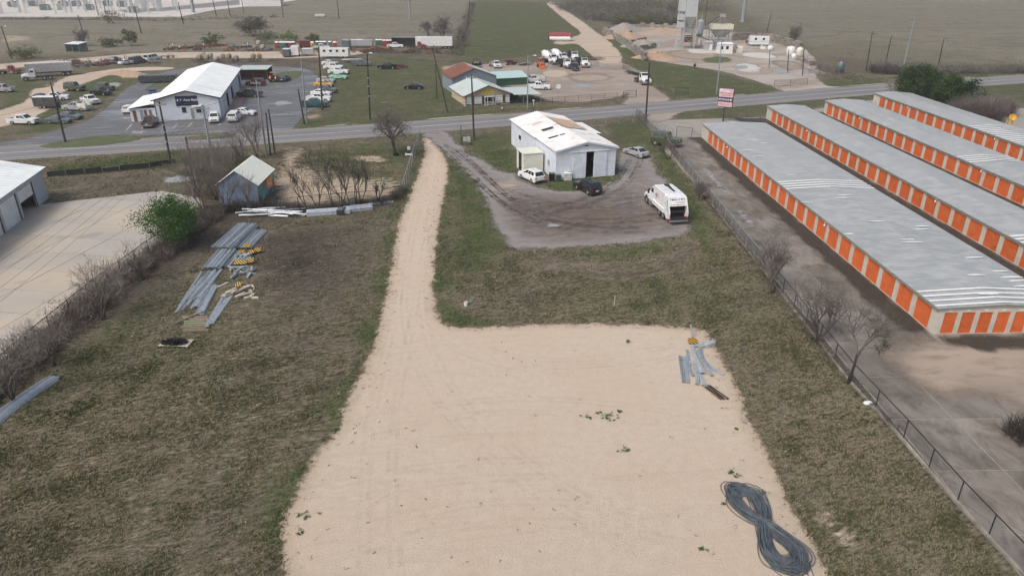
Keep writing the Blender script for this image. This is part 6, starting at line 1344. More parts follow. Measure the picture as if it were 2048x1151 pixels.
flat_trailer(953, 129, 90, 'utility_trailer', 'dark utility trailer with raised ramp behind the rust roof', deck='wood'); flat_trailer(987, 132, 95, 'utility_trailer', 'grey utility trailer with ramp behind the green shed', colour='steel2'); flat_trailer(1050, 130, 40, 'flat_trailer', 'flat trailer left of the orange loader tractor', deck='steel2', ramp=False, rails=False)
vehicle('jeep', 1022, 130, 30, 'maroon', 'utility_buggy', 'dark buggy behind the green shed', 'buggy', scale=.85)
flat_trailer(1184, 120, 5, 'flat_trailer', 'flat trailer with dark headboard right of the truck group', L=6, ramp=False, rails=True)
truck(1283, 166, -80, 'white', 'semi_truck', 'white semi tractor at the office lot entrance', 'tractor', group=G5)
flat_trailer(1267, 148, -72, 'lowboy_trailer', 'long lowboy trailer with tall raised ramps behind the white semi', L=9.5, Wd=2.5, ht=1.0, rails=False)
vehicle('suv', 1104, 9, -70, 'silver', 'moving_car', 'pale car far away on the farm track', 'car')
# army truck in the storage yard
vehicle('jeep', 1331, 291, -30, 'army', 'army_truck', 'dark olive army truck behind the fence of the storage yard', 'truck', scale=1.28)
# ------------------------------------------------------------------ garbage truck
p = g(1331, 427); rr = g(1349, 444); ff = g(1299, 398); dv = ff - rr; t = thing('garbage_truck', 'white rear loading garbage truck with open black hopper', 'garbage truck', p + Vector((0, 0, .02)), math.atan2(dv.y, dv.x)); heavy_cab(t, 'white', 1.9, False); heavy_chassis(t, -3.3, 5.1, (-2.0, -.7))
mb = MB(); pf = [(-2.6, 1.05), (1.7, 1.05), (1.75, 1.5), (1.75, 3.25), (1.6, 3.4), (-2.4, 3.4), (-2.6, 3.2)]; mb.extrude(pf, -1.22, 1.22, .12, .05); body = mb.build('body', M['white'], t)
for sd in (-1, 1):
    mb = MB(); mb.extrude([(-2.5, 1.0), (1.6, 1.0), (1.6, 1.5), (-2.5, 1.5)], sd * 1.26 - .1, sd * 1.26 + .1, .04, .0); mb.build('side_skirt', M['white'], t)
    mb = MB(); mb.extrude([(-2.62, 3.3), (-3.3, 3.15), (-4.3, 1.5), (-4.25, .75), (-3.3, .55), (-2.62, 1.0)], sd * 1.17 - .06, sd * 1.17 + .06); mb.build('hopper_side', M['white'], t)
    MB().box(-4.4, -4.1, sd * 1.05 - .1, sd * 1.05 + .1, .75, 1.0).build('taillight', M['tail'], t); MB().bar((-3.3, sd * 1.26, 2.9), (-4.0, sd * 1.26, 1.5), .1).build('lift_cylinder', M['steel2'], t)
MB().quad((-2.64, -1.1, 3.32), (-2.64, 1.1, 3.32), (-3.32, 1.1, 3.17), (-3.32, -1.1, 3.17)).build('tail_roof', M['white'], t)
tg = MB().quad((-3.31, -1.1, 3.16), (-3.31, 1.1, 3.16), (-3.85, 1.1, 2.25), (-3.85, -1.1, 2.25)).build('tailgate', M['white'], t)
mb = MB(); mb.quad((-3.3, -1.1, 2.2), (-3.3, 1.1, 2.2), (-3.1, 1.1, .8), (-3.1, -1.1, .8)); mb.build('hopper_back', M['dark'], t); mb = MB(); mb.box(-3.6, -3.45, -1.05, 1.05, 1.3, 1.6); mb.build('packer_blade', M['plastic'], t)
MB().box(-4.35, -3.0, -1.1, 1.1, .55, .8).build('hopper_floor', M['plastic'], t); MB().box(-4.5, -4.3, -1.2, 1.2, .45, .6).build('rear_step', M['rim'], t)
nrm = Vector((-.86, 0, -.51)).normalized()
for z, h, seed, ya, yb, mm in ((2.85, .3, 5, -.95, .95, 'ltblack'), (2.6, .12, 6, -.3, .9, 'ltblack'), (2.33, .16, 7, -.9, .9, 'rust')):
    m2 = strokes(ya, yb, 0, h, seed, -.004); o = m2.build('lettering', M[mm], tg); x = -3.31 - (3.16 - z) * .593; o.matrix_local = Matrix.Translation((x, 0, z)) @ Matrix.Rotation(R(-90), 4, 'Z') @ Matrix.Rotation(R(-30), 4, 'X')
for k, (z, mm, a, b) in enumerate(((2.45, 'ltblack', -.2, .55), (2.25, 'ltred', -.3, .6), (2.05, 'ltred', -.1, .5))): m2 = strokes(a, b, z, .17, 20 + k, 0); o = m2.build('logo', M[mm], body); o.matrix_local = Matrix.Translation((.6, 1.228, 0)) @ Matrix.Rotation(R(180), 4, 'Z')
mb = MB(); mb.box(-1.6, .9, -.35, -.1, 3.42, 3.5); mb.box(.7, 1.3, -.5, .05, 3.42, 3.55); mb.box(-.4, .3, -.3, -.15, 3.5, 3.6); mb.build('roof_hoses', M['plastic'], t)
MB().box(1.9, 2.4, -1.0, 1.0, 2.83, 3.0).build('roof_lamp_bar', M['white'], t)
# ------------------------------------------------------------------ farm yard row: implements, bales, toilets
for i, (px, py, c, lb, L) in enumerate(((147, 131, 'rust', 'rusty brown implement pile behind the dump trailer', 5), (172, 133, 'steel2', 'pale flat implement frame in the junk row', 5), (206, 131, 'red', 'red gooseneck frame standing in the junk row', 3.5), (345, 96, 'cream', 'pale implement by the field edge', 3), (370, 98, 'red', 'faded red implement by the field edge', 4),
   (408, 96, 'red', 'bright red implement near the green bush', 5), (437, 93, 'orange', 'rust orange implement right of the green bush', 4), (468, 98, 'darkgrey', 'dark low implement by the field edge', 6), (495, 94, 'white', 'implement with white box by the field edge', 3), (735, 104, 'red', 'rusty red frame in front of the hauling yard', 5), (336, 116, 'steel2', 'grey hitch frame on the dirt road', 4), (896, 97, 'darkgrey', 'dark implement right of the white box trailer', 4))):
    implement(px, py, 10 + 37 * i % 90, c, 'farm_implement', lb, L, 2.4, i, 5)
M['hay'] = mat('weathered_hay', (.3, .255, .17), .95, 0, dirt=(.2, .17, .12), dscale=1.5, damt=.6, var=.25, vscale=4, bump=.6, rnd=.15); M['haypale'] = mat('grey_hay', (.36, .34, .29), .95, 0, var=.2, vscale=4, bump=.6, rnd=.1)
def hay_bale(px, py, ang, label, m='hay', z=0.0, group='round hay bales along the dirt road'):
    mb = MB(); rng = random.Random(int(px * 7 + py)); prof = [(.02, -.68), (.5, -.7), (.74, -.64), (.8, -.4), (.81, 0), (.8, .4), (.74, .64), (.5, .7), (.02, .68)]; mb.lathe([(r_ * (1 + rng.uniform(-.03, .03)), q) for r_, q in prof], 18); mb.xf(Matrix.Rotation(R(90), 4, 'X')); mb.v = [(x, y, z_ * .96) for x, y, z_ in mb.v]
    o = mb.build('hay_bale', M[m], None, True); p = g(px, py); o.location = (p.x, p.y, .76 + z); o.rotation_euler = (0, 0, R(ang)); tag(o, label, 'hay bale', group); return o
for i, (px, py, m_, lb) in enumerate(((400, 119, 'hay', 'leftmost round hay bale of the first cluster'), (414, 119, 'hay', 'second round hay bale of the first cluster'), (421, 115, 'haypale', 'pale round bale behind the first cluster'), (407, 114, 'haypale', 'pale round bale behind the leftmost bale'), (446, 117, 'hay', 'left front bale of the middle cluster'), (458, 117, 'hay', 'right front bale of the middle cluster'), (434, 122, 'haypale', 'slumped pale bale left of the middle cluster'), (472, 120, 'haypale', 'grey bale right of the middle cluster'), (507, 117, 'hay', 'tan round bale on the left of the right cluster'), (519, 117, 'hay', 'dark faced round bale of the right cluster'), (512, 99, 'hay', 'yellow round bale by the field edge'), (526, 98, 'haypale', 'grey round bale by the field edge'))): hay_bale(px, py, 8 * (i % 5) - 16, lb, m_)
hay_bale(519, 97, 0, 'pale round bale on top of the field edge pair', 'haypale', 1.3)
def toilet(px, py, colour, label, head=0):
    t = thing('portable_toilet', label, 'portable toilet', g(px, py), R(head), 'portable toilets in the hauling yard'); MB().frustum((-.6, .6, -.6, .6, .1), (-.56, .56, -.56, .56, 2.05)).build('cabin', M[colour], t); m2 = MB(); m2.frustum((-.62, .62, -.62, .62, 2.05), (-.45, .45, -.35, .35, 2.35)); m2.build('roof', M['white'], t)
    m2 = MB(); m2.box(-.42, .42, -.63, -.61, .2, 1.95); m2.build('door', M[colour], t); MB().box(-.65, .65, -.65, .65, 0, .1).build('skid', M['plastic'], t); MB().cyl((.4, .4, 2.1), .05, .5, 6).build('vent_pipe', M['plastic'], t); return t
for px, py, c, lb in ((555, 97, 'red', 'red toilet at the left end of the first group'), (563, 97, 'slate', 'grey toilet second in the first group'), (569, 97, 'green', 'green toilet in the first group'), (576, 97, 'navy', 'dark blue toilet in the first group'), (582, 97, 'red', 'red toilet near the right end of the first group'), (588, 97, 'maroon', 'dark red toilet at the right end of the first group'),
     (626, 97, 'yellowcar', 'yellow toilet at the left end of the second group'), (636, 96, 'green', 'left green toilet of the second group'), (643, 96, 'green', 'right green toilet of the second group'), (650, 96, 'slate', 'left grey toilet of the second group'), (661, 96, 'grey', 'right grey toilet of the second group'), (671, 97, 'red', 'red toilet at the right end of the second group'),
     (755, 92, 'green', 'left green toilet of the far pair'), (762, 92, 'green', 'right green toilet of the far pair'), (769, 93, 'red', 'left red toilet beside the far green pair'), (776, 93, 'red', 'middle red toilet beside the far green pair'), (782, 93, 'maroon', 'right dark red toilet beside the far green pair')): toilet(px, py, c, lb)
# ------------------------------------------------------------------ fences
KX = lambda y: 26.95 + (y - 30) * -.0004
fl = [g(1293, 252), Vector((26.75, 120, 0)), Vector((26.6, 90, 0)), Vector((26.5, 66, 0))]
fence(fl, 1.6, 3.05, 'chain link fence with weathered screening between the barn grass and storage yard', 'polesteel', 'densemesh')
fence([Vector((26.5, 65.9, 0)), Vector((26.35, 47, 0)), g(1806, 878), g(1914, 1003), g(2048, 1148), g(2200, 1330)], 1.6, 3.05, 'chain link fence with dark posts along the near storage yard', 'plastic', 'chain')
kb = thing('concrete_kerb', 'low concrete kerb under the fence of the storage yard', 'kerb', (0, 0, 0))
kp = resample([g(1330, 300)] + [Vector((26.75, 100, 0)), Vector((26.5, 66, 0)), Vector((26.35, 47, 0)), g(1806, 878), g(1914, 1003), g(2048, 1148), g(2200, 1330)], 3.0)
for a, b in zip(kp, kp[1:]):
    d = (b - a).normalized() * .012; o_ = Vector((-.1, 0, .06)); MB().bar(a + d + o_, b - d + o_, .2, .2).build('kerb_stone', M['block'], kb)
fence([g(840, 268), g(834, 300), g(820, 345), g(806, 392)], 1.9, 3, 'chain link fence along the left of the gravel drive', 'polesteel', 'chain')
fence([g(806, 394), g(760, 404), g(640, 414), g(555, 424)], 1.7, 3, 'chain link fence behind the long guardrail bundle', 'plastic', 'chain')
fence([g(405, 438), g(300, 512), g(180, 604), g(60, 706), g(-40, 800)], 1.8, 3, 'chain link fence overgrown by brush beside the concrete yard', 'plastic', 'chain')
fence([g(905, 219), g(1000, 214), g(1130, 205), g(1235, 197)], 1.3, 3.2, 'black pipe fence in front of the tan office', 'trimdark', None, rails=(.45, .9))
fence([g(1212, 252), g(1265, 245), g(1282, 240)], 1.7, 2.8, 'chain link fence behind the white barn by the road', 'polesteel', 'chain')
fence([g(1272, 236), g(1293, 252)], 1.9, 2.2, 'dark slatted gate leaf by the storage drive', 'trimdark', 'densemesh', rails=(.2, .6, 1.0, 1.4))
fence([g(1295, 252), g(1345, 276)], 1.7, 3, 'chain link fence closing the storage yard towards the road', 'polesteel', 'chain'); fence([g(1352, 275), g(1383, 278)], 2.0, 3.2, 'chain link gate of the storage yard', 'plastic', 'chain')
fence([g(1246, 198), g(1272, 195)], 1.7, 6, 'black pipe gate at the office lot entrance', 'trimdark', None, rails=(.3, .8, 1.3), name='pipe_gate', cat='gate', pr=.06); fence([g(1351, 189), g(1376, 189)], 1.6, 6, 'dark pipe gate on the right of the office entrance', 'trimdark', None, rails=(.3, .8, 1.3), name='pipe_gate', cat='gate', pr=.06)
fence([g(1548, 174), g(1580, 172), g(1614, 170)], 1.6, 5, 'wide pipe gate of the concrete plant', 'trimdark', None, rails=(.3, .8, 1.3), name='pipe_gate', cat='gate', pr=.05)
fence([g(1296, 172), g(1340, 182), g(1351, 189)], 1.3, 3, 'wire fence beside the grass of the concrete plant', 'wood', None, False, rails=(.5, .9), pr=.03); fence([g(1378, 188), g(1460, 182), g(1548, 174)], 1.2, 4, 'wire fence along the road in front of the plant grass', 'wood', None, False, rails=(.5, .9), pr=.03)
fence([g(922, 335), g(924, 420), g(927, 500), g(931, 604)], 1.2, 4.2, 'thin wire fence on the grass right of the gravel drive', 'plastic', None, False, rails=(.45, .8, 1.1), pr=.022, name='wire_fence')
fence([g(1620, 140), g(1700, 170), g(1780, 158)], 1.3, 5, 'wire fence with dark brush beyond the road', 'wood', None, False, rails=(.5, .9), pr=.03, name='wire_fence')
fence([g(947, 4), g(935, 40), g(918, 100)], 1.4, 7, 'overgrown fence line dividing the far fields', 'wood', None, False, rails=(.5, 1.0), pr=.06, name='wire_fence')
fence([g(0, 40), g(180, 41), g(360, 42), g(560, 36), g(760, 35), g(930, 28)], 1.4, 12, 'long wire fence across the far field', 'wood', None, False, rails=(.6, 1.1), pr=.06, name='wire_fence')
fence([g(905, 121), g(840, 103), g(700, 122), g(560, 124)], 1.2, 6, 'wire fence between the hauling yard and the field', 'wood', None, False, rails=(.5, .9), pr=.035, name='wire_fence')
sf = thing('silt_fence', 'low black silt fence along the road verge on the left', 'fence', g(95, 353)); pts = resample([g(95, 353), g(170, 347), g(240, 341), g(300, 335), g(352, 325)], 2.2); o_ = g(95, 353); rng = random.Random(5)
for a, b in zip(pts, pts[1:]):
    MB().bar(a - o_ + Vector((0, 0, -.02)), a - o_ + Vector((0, 0, .85)), .05).build('stake', M['wood'], sf)
    h0, h1 = rng.uniform(.55, .8), rng.uniform(.55, .8); A_ = a - o_; B_ = b - o_; m2 = MB(); m2.v = [(A_.x, A_.y, 0), (B_.x, B_.y, 0), (B_.x, B_.y + .15, h1), (A_.x, A_.y + .15, h0), (A_.x, A_.y - .5, .02), (B_.x, B_.y - .5, .02)]; m2.f = [(0, 1, 2, 3), (4, 5, 1, 0)]; m2.build('fabric', M['tarp'], sf)
for i, (px, py, h) in enumerate(((985, 617, .9), (1066, 616, .8), (1228, 612, 1.1), (1313, 608, .9), (1391, 606, .9), (1180, 560, .25))):
    if i < 5: o = MB().bar((0, 0, -.05), (.03, 0, h), .06 if i == 2 else .04).build('fence_post', M['palewood' if i == 2 else 'plastic']); o.location = g(px, py); tag(o, ('first', 'second', 'pale wooden third', 'fourth', 'fifth')[i] + ' lone post from the gravel drive along the grass edge', 'post', 'lone fence posts above the gravel yard')
# ------------------------------------------------------------------ utility poles
UP = 'utility poles along the road'
utility_pole(131, 284, 165, 'dark wooden pole in front of the two grey sedans', topx=101, r=.17, arm=1.6, group=UP); utility_pole(342, 326, 203, 'dark wooden pole with pale bands before the garage sign', topx=318, r=.16, arm=2.4, bands=True, group=UP); utility_pole(380, 318, 274, 'short dark pole stub near the silt fence', r=.16, bands=True, group=UP)
utility_pole(740, 239, 105, 'tall dark pole with a lamp in the field right of the vehicle row', topx=734, r=.17, lamp=True, bands=True, group=UP); utility_pole(645, 221, 92, 'tall dark pole at the near end of the vehicle row', topx=637, r=.17, lamp=False, group=UP); utility_pole(609, 248, 178, 'leaning brown pole at the corner of the garage asphalt', topx=596, r=.15, group=UP)
utility_pole(541, 311, 226, 'left brown pole of the pair across the road from the garage', topx=532, r=.13, group=UP); utility_pole(550, 307, 218, 'right brown pole of the pair across the road from the garage', topx=537, r=.12, group=UP); utility_pole(948, 279, 150, 'dark wooden pole left of the white barn', topx=943, r=.16, arm=1.2, box=False, group=UP)
utility_pole(896, 226, 97, 'steeply leaning dark pole left of the tan office', topx=865, r=.12, group=UP); utility_pole(874, 199, 128, 'short dark pole behind the leaning pole', topx=871, r=.11, group=UP); utility_pole(1291, 247, 124, 'dark wooden pole at the storage yard entrance', topx=1299, r=.17, group=UP)
utility_pole(1732, 142, 63, 'left pole of the three with crossarms beyond the road', topx=1745, arm=3.0, r=.15, group=UP); utility_pole(1768, 141, 72, 'middle pole of the three with crossarms beyond the road', topx=1783, arm=2.6, r=.15, group=UP); utility_pole(1876, 134, 77, 'right pole with transformer and two crossarms beyond the road', topx=1888, arm=3.0, r=.16, box=True, arms=2, group=UP)
utility_pole(1530, 80, 25, 'pole with transformer beside the white plant trailer', topx=1543, arm=2.2, box=True, group=UP); utility_pole(1575, 142, 98, 'dark pole beside the white plant tanks', topx=1578, r=.13, group=UP); utility_pole(1605, 151, 98, 'dark pole right of the white plant tanks', topx=1608, r=.13, group=UP); utility_pole(1410, 46, -8, 'dark pole behind the concrete silo', r=.16, group=UP); utility_pole(1538, 136, 100, 'thin dark pole in front of the plant trailer', topx=1540, r=.09, group=UP)
SP = 'grey steel poles'
utility_pole(614, 246, 118, 'grey steel pole beside the leaning brown pole', 'polesteel', topx=602, r=.15, group=SP); utility_pole(428, 345, 210, 'grey steel pole behind the blue shed trees', 'polesteel', topx=405, r=.16, arm=2.2, group=SP); utility_pole(533, 310, 160, 'grey steel pole by the brown pole pair', 'polesteel', topx=512, r=.15, arm=1.6, group=SP); utility_pole(1055, 218, 110, 'grey steel lamp pole in front of the office carport', 'polesteel', r=.13, lamp=True, group=SP); utility_pole(1433, 189, 80, 'grey steel pole in the plant grass', 'polesteel', topx=1444, r=.13, group=SP); utility_pole(1808, 128, 35, 'tall grey steel pole beyond the dark oaks', 'polesteel', topx=1830, r=.2, group=SP)
utility_pole(1116, 203, 173, 'thin pole with round white sign in front of the office lot', 'polesteel', r=.04, group=SP)
MB().cyl((0, 0, 0), .55, .05, 14, 'y').build('sign_disc', M['white'], bpy.data.objects[[o.name for o in bpy.data.objects if o.get('label') == 'thin pole with round white sign in front of the office lot'][0]]).location = (0, -.1, hgt(g(1116, 203), 173))
for i, (px, py, ty, tx, r_, lb) in enumerate(((167, 67, 30, 155, .2, 'pole before the substation left of centre'), (283, 67, 18, 270, .2, 'tall pole with side bracket below the substation'), (367, 49, 4, 356, .2, 'pole right of the substation bracket pole'), (433, 33, -6, 424, .2, 'left pole of the pair below the far road'), (461, 33, -6, 453, .2, 'right pole of the pair below the far road'), (567, 35, -10, 560, .2, 'lone pole below the white far shed'), (678, 38, -12, 673, .2, 'lone pole in the middle of the far field'), (488, 26, -6, 482, .18, 'pole by the far asphalt strip'), (197, 31, -4, 188, .18, 'left substation line pole'), (212, 29, -4, 205, .18, 'right substation line pole'), (24, 118, 52, 2, .17, 'leaning pole with a lamp at the far left edge'), (935, 60, -5, 940, .18, 'pole on the overgrown fence line'))):
    utility_pole(px, py, ty, lb, topx=tx, r=r_, arm=2.2 if i == 1 else 0, group='far utility poles', lamp=(i == 10))
for px, py, r_, lb in ((387, 25, 1.0, 'thick pale steel transmission pole near the substation'), (820, 38, .55, 'pale steel transmission pole in the far field'), (1485, 44, .95, 'thick pale steel transmission pole behind the concrete plant')): 
    p = g(px, py); t = thing('transmission_pole', lb, 'transmission pole', p, 0, 'steel transmission poles'); MB().tube([(0, 0, -.1), (0, 0, 15), (0, 0, 33)], [r_, r_ * .85, r_ * .6], 12).build('shaft', M['polesteel'], t); MB().cyl((0, 0, 0), r_ * 1.4, .35, 12).build('base_flange', M['concrete'], t)
    for z in (24, 28): MB().bar((-3, 0, z), (3, 0, z + .4), .3).build('crossarm', M['polesteel'], t)
# wires
def tip(px, py, topy, tx=None):
    p = g(px, py); h = hgt(p, topy); return Vector((g(tx, topy, h).x if tx else p.x, p.y, h))
T1, T2, T3, T4, T5, T6 = tip(131, 284, 168, 102), tip(342, 326, 206, 319), tip(645, 221, 94, 637), tip(740, 239, 110, 735), tip(948, 279, 153, 943), tip(1291, 247, 127, 1299)
S1, S2, S3, S4 = tip(428, 345, 213, 405), tip(533, 310, 163, 512), tip(614, 246, 121, 602), tip(1055, 218, 112)
wire(S1, S2, .6, 'overhead wire from the grey steel pole by the blue shed to the next one'); wire(S2, S3, .6, 'overhead wire from the steel pole pair across the road'); wire(S3, T4, .8, 'overhead wire from the garage corner pole to the tall lamp pole'); wire(T4, S4, 1.2, 'overhead wire from the tall lamp pole to the office lamp pole'); wire(S4, tip(1433, 189, 84, 1444), 1.5, 'overhead wire from the office lamp pole to the plant pole'); wire(tip(1433, 189, 84, 1444), tip(1808, 128, 38, 1830), 1.8, 'overhead wire from the plant pole to the far steel pole')
for i, dx in enumerate((-.9, -.3, .4, 1.0)): a = S1 + Vector((dx, 0, -.4)); b = g(-60 + i * 8, 560 + i * 24, 8.2); wire(a, b, .9, ('first', 'second', 'third', 'fourth')[i] + ' of four wires slanting over the pale concrete yard', .011)
wire(T1 + Vector((0, 0, -2.8)), g(-60, 240, 7.0), .4, 'low wire leaving the photo at the left edge'); wire(T1 + Vector((0, 0, -2.8)), T2 + Vector((0, 0, -2.6)), .6, 'low wire between the two dark poles before the garage'); wire(T2 + Vector((0, 0, -2.6)), tip(541, 311, 230, 532), .5, 'low wire from the banded pole to the brown pole pair'); wire(tip(541, 311, 232, 532), tip(896, 226, 190), 1.0, 'low wire from the brown pole pair towards the tan office'); wire(tip(896, 226, 190), tip(1055, 218, 190), .4, 'low wire in front of the tan office')
Q1, Q2, Q3 = tip(1732, 142, 66, 1745), tip(1768, 141, 75, 1783), tip(1876, 134, 80, 1888)
wire(Q1, Q2, .4, 'wire between the left and middle crossarm poles'); wire(Q2, Q3, .9, 'wire between the middle and right crossarm poles'); wire(Q3, g(2150, 90, 9), 1.0, 'wire leaving the photo on the right'); wire(tip(1530, 80, 28, 1543), Q1, 1.5, 'wire from the plant transformer pole to the crossarm poles'); wire(T6, g(1180, 128, 6.0), 1.2, 'wire from the storage entrance pole over the office lot')
# ------------------------------------------------------------------ small street things
p = g(1004, 222); t = thing('fire_hydrant', 'white topped fire hydrant on the verge before the tan office', 'hydrant', p); MB().lathe([(.17, 0), (.17, .06), (.11, .08), (.11, .55), (.14, .57), (.14, .62)], 10).build('barrel', M['red'], t); MB().lathe([(.14, .62), (.12, .72), (.05, .8), (.01, .82)], 10).build('bonnet', M['white'], t); MB().cyl((-.2, 0, .42), .06, .4, 8, 'x').build('outlets', M['white'], t)
p = g(1067, 212); t = thing('mailbox', 'white mailbox on a post beside the road', 'mailbox', p); MB().bar((0, 0, -.05), (0, 0, 1.05), .1).build('post', M['white'], t); m2 = MB(); m2.extrude([(-.25, 1.05), (.25, 1.05), (.25, 1.2), (.15, 1.32), (-.15, 1.32), (-.25, 1.2)], -.12, .12); m2.build('box', M['white'], t)
p = g(934, 290); t = thing('electric_meter_stand', 'pale meter boxes on a stand by the drive entrance', 'meter stand', p); 
for x in (-.7, .7): MB().bar((x, 0, -.05), (x, 0, 1.7), .09).build('post', M['plastic'], t)
MB().box(-.65, -.05, -.15, .12, .7, 1.4).build('meter_box', M['silver'], t); MB().box(.05, .65, -.15, .12, .6, 1.5).build('meter_box', M['silver'], t); MB().bar((-.7, 0, 1.6), (.7, 0, 1.6), .07).build('rail', M['plastic'], t); MB().bar((-1.0, .3, -.05), (-1.0, .3, 3.4), .12).build('service_mast', M['plastic'], t)
p = g(818, 312); t = thing('gas_meter_rig', 'white meter rig with a cream box beside the drive fence', 'meter', p); MB().cyl((-.6, 0, .25), .16, 1.2, 10, 'x').build('pipe', M['white'], t); MB().cyl((-.5, 0, 0), .12, .5, 8).build('riser', M['white'], t); MB().cyl((.5, 0, 0), .12, .5, 8).build('riser', M['white'], t); MB().box(-.25, .25, .2, .5, 1.0, 1.5).build('cream_box', M['cream'], t); MB().bar((0, .35, -.05), (0, .35, 1.05), .08).build('post', M['plastic'], t)
# things by the barn
for i, (px, py, lb, c, w_, h_) in enumerate(((1103, 361, 'black bin at the barn corner', 'black', .7, 1.1), (1117, 362, 'dark drum by the barn wall', 'darkgrey', .6, .9))):
    t = thing('bin', lb, 'bin', g(px, py)); MB().frustum((-w_ / 2, w_ / 2, -w_ / 2, w_ / 2, 0), (-w_ * .58, w_ * .58, -w_ * .58, w_ * .58, h_)).build('body', M[c], t); MB().box(-w_ * .6, w_ * .6, -w_ * .6, w_ * .6, h_, h_ + .06).build('lid', M[c], t)
t = thing('caged_tank', 'white caged liquid tank on a pallet by the barn wall', 'tank', g(1135, 361)); MB().box(-.55, .55, -.5, .5, .16, 1.15).build('bottle', M['white'], t); m2 = MB()
for k in range(6):
    x = -.58 + 1.16 * k / 5; m2.bar((x, -.53, .16), (x, -.53, 1.17), .03); m2.bar((x, .53, .16), (x, .53, 1.17), .03)
for z in (.2, .55, .9, 1.17): m2.bar((-.58, -.53, z), (.58, -.53, z), .03); m2.bar((-.58, .53, z), (.58, .53, z), .03)
m2.build('cage', M['steel2'], t); MB().box(-.6, .6, -.55, .55, .0, .14).build('pallet', M['wood'], t)
t = thing('white_bucket', 'white bucket on the grass beside the small trough', 'bucket', g(932, 611)); MB().lathe([(.01, .0), (.17, 0), (.2, .42), (.18, .42), (.16, .05), (.01, .05)], 12).build('pail', M['white'], t); m2 = MB(); m2.tube([(-.2, 0, .4), (-.1, 0, .52), (.1, 0, .52), (.2, 0, .4)], .012, 4); m2.build('handle', M['plastic'], t)
t = thing('metal_trough', 'short green metal rail piece on the grass by the bucket', 'trough', g(943, 601), R(82)); o = obj('channel', wbeam_mesh(1.3), M['greenwood'], t); o.scale = (1, 1.3, 1.5)
t = thing('white_bag', 'white bag lying by the kerb of the storage fence', 'bag', g(1735, 808)); m2 = MB(); m2.lathe([(.01, 0), (.22, .02), (.3, .1), (.24, .22), (.1, .28), (.01, .28)], 10); m2.v = [(x * 1.25, y * .8 + .03 * math.sin(9 * x), z) for x, y, z in m2.v]; m2.build('sack', M['roofwhite'], t, True)
# ------------------------------------------------------------------ guardrail stock
def lay(pa, pb, n, lab, grp, layers=1, side=.36, jitter=.05, seed=0, m='steel', z0=.02, dz=.07, off=0.0, curve=0.0, seg=None):
    """n beams side by side between two ground points, in layers"""
    rng = random.Random(seed); A = g(*pa); B = g(*pb); d = B - A; L = round(d.length, 1); an = math.atan2(d.y, d.x); nrm = Vector((-d.y, d.x, 0)).normalized(); c = (A + B) / 2
    for k in range(layers):
        for i in range(n):
            s_ = (i - (n - 1) / 2) * side; q = c + nrm * (s_ + rng.uniform(-.03, .03)) + d.normalized() * rng.uniform(-jitter, jitter) * L
            beam(q.x, q.y, z0 + k * dz, an + rng.uniform(-.045, .045) * (1 if layers == 1 else .35), L, lab, grp, curve, m)
lay((445, 503), (496, 455), 6, 'galvanised beam in the tall neat guardrail stack beside the green bush', 'beams of the tall neat guardrail stack', 7, .42, .012, 1, dz=.085)
lay((423, 540), (455, 503), 5, 'galvanised beam in the lower stack just nearer than the tall stack', 'beams of the lower guardrail stack', 4, .42, .03, 2, dz=.085)
lay((452, 535), (478, 503), 2, 'galvanised beam on the right edge of the lower stack', 'beams right of the lower stack', 1, .4, .04, 3)
lay((489, 498), (522, 462), 4, 'galvanised beam in the short stack right of the tall stack', 'beams right of the tall stack', 3, .42, .04, 4, dz=.085)
lay((372, 618), (420, 548), 7, 'galvanised beam in the loose spread nearer than the stacks', 'beams of the loose spread', 1, .3, .09, 5); lay((385, 600), (432, 543), 4, 'galvanised beam lying on top of the loose spread', 'beams on the loose spread', 1, .34, .06, 6, z0=.11)
lay((397, 632), (428, 572), 3, 'galvanised beam in the narrow trio right of the loose spread', 'beams of the narrow trio', 2, .26, .02, 7, dz=.085); lay((417, 652), (458, 588), 3, 'galvanised beam in the pair pointing at the white posts', 'beams pointing at the white posts', 1, .28, .05, 8)
rng = random.Random(11)
for k in range(26):
    px = 505 + rng.uniform(0, 80); py = 433 - rng.uniform(0, 11); q = g(px, py); beam(q.x, q.y, .02 + .07 * (k % 7), R(rng.uniform(-26, 20)), round(rng.choice((2.6, 3.4, 4.2)), 1), 'bent galvanised beam in the loose heap below the blue shed', 'beams of the loose heap by the shed')
lay((614, 430), (700, 424), 4, 'galvanised beam in the left long bundle below the bare saplings', 'beams of the left long bundle', 6, .38, .01, 12, dz=.085); lay((688, 422), (744, 416), 4, 'galvanised beam in the right long bundle below the bare saplings', 'beams of the right long bundle', 5, .38, .01, 13, dz=.085); lay((700, 412), (786, 404), 2, 'galvanised beam lying behind the right long bundle', 'beams behind the right long bundle', 2, .33, .02, 14, dz=.085)
t = thing('dark_strap_block', 'dark band block binding the two long guardrail bundles', 'strap', g(683, 427)); MB().box(-.45, .45, -.75, .75, 0, .66).build('band', M['trimdark'], t); MB().box(-.3, .3, -.6, .6, .66, .72).build('cover', M['grey'], t)
A_ = g(-40, 872); B_ = g(98, 764); d = B_ - A_; an = math.atan2(d.y, d.x); nrm = Vector((-d.y, d.x, 0)).normalized()
for k in range(4): q = (A_ + B_) / 2 + nrm * (k - 1.5) * .34; beam(q.x, q.y, .03, an, 7.6, 'long curved guardrail beam at the left edge of the photo', 'curved beams at the left edge', -.35)
for k in range(3): q = (A_ + B_) / 2 + nrm * (k - 1.2) * .34 + d.normalized() * .25; beam(q.x, q.y, .12, an, 7.6, 'upper curved guardrail beam at the left edge of the photo', 'upper curved beams at the left edge', -.35)
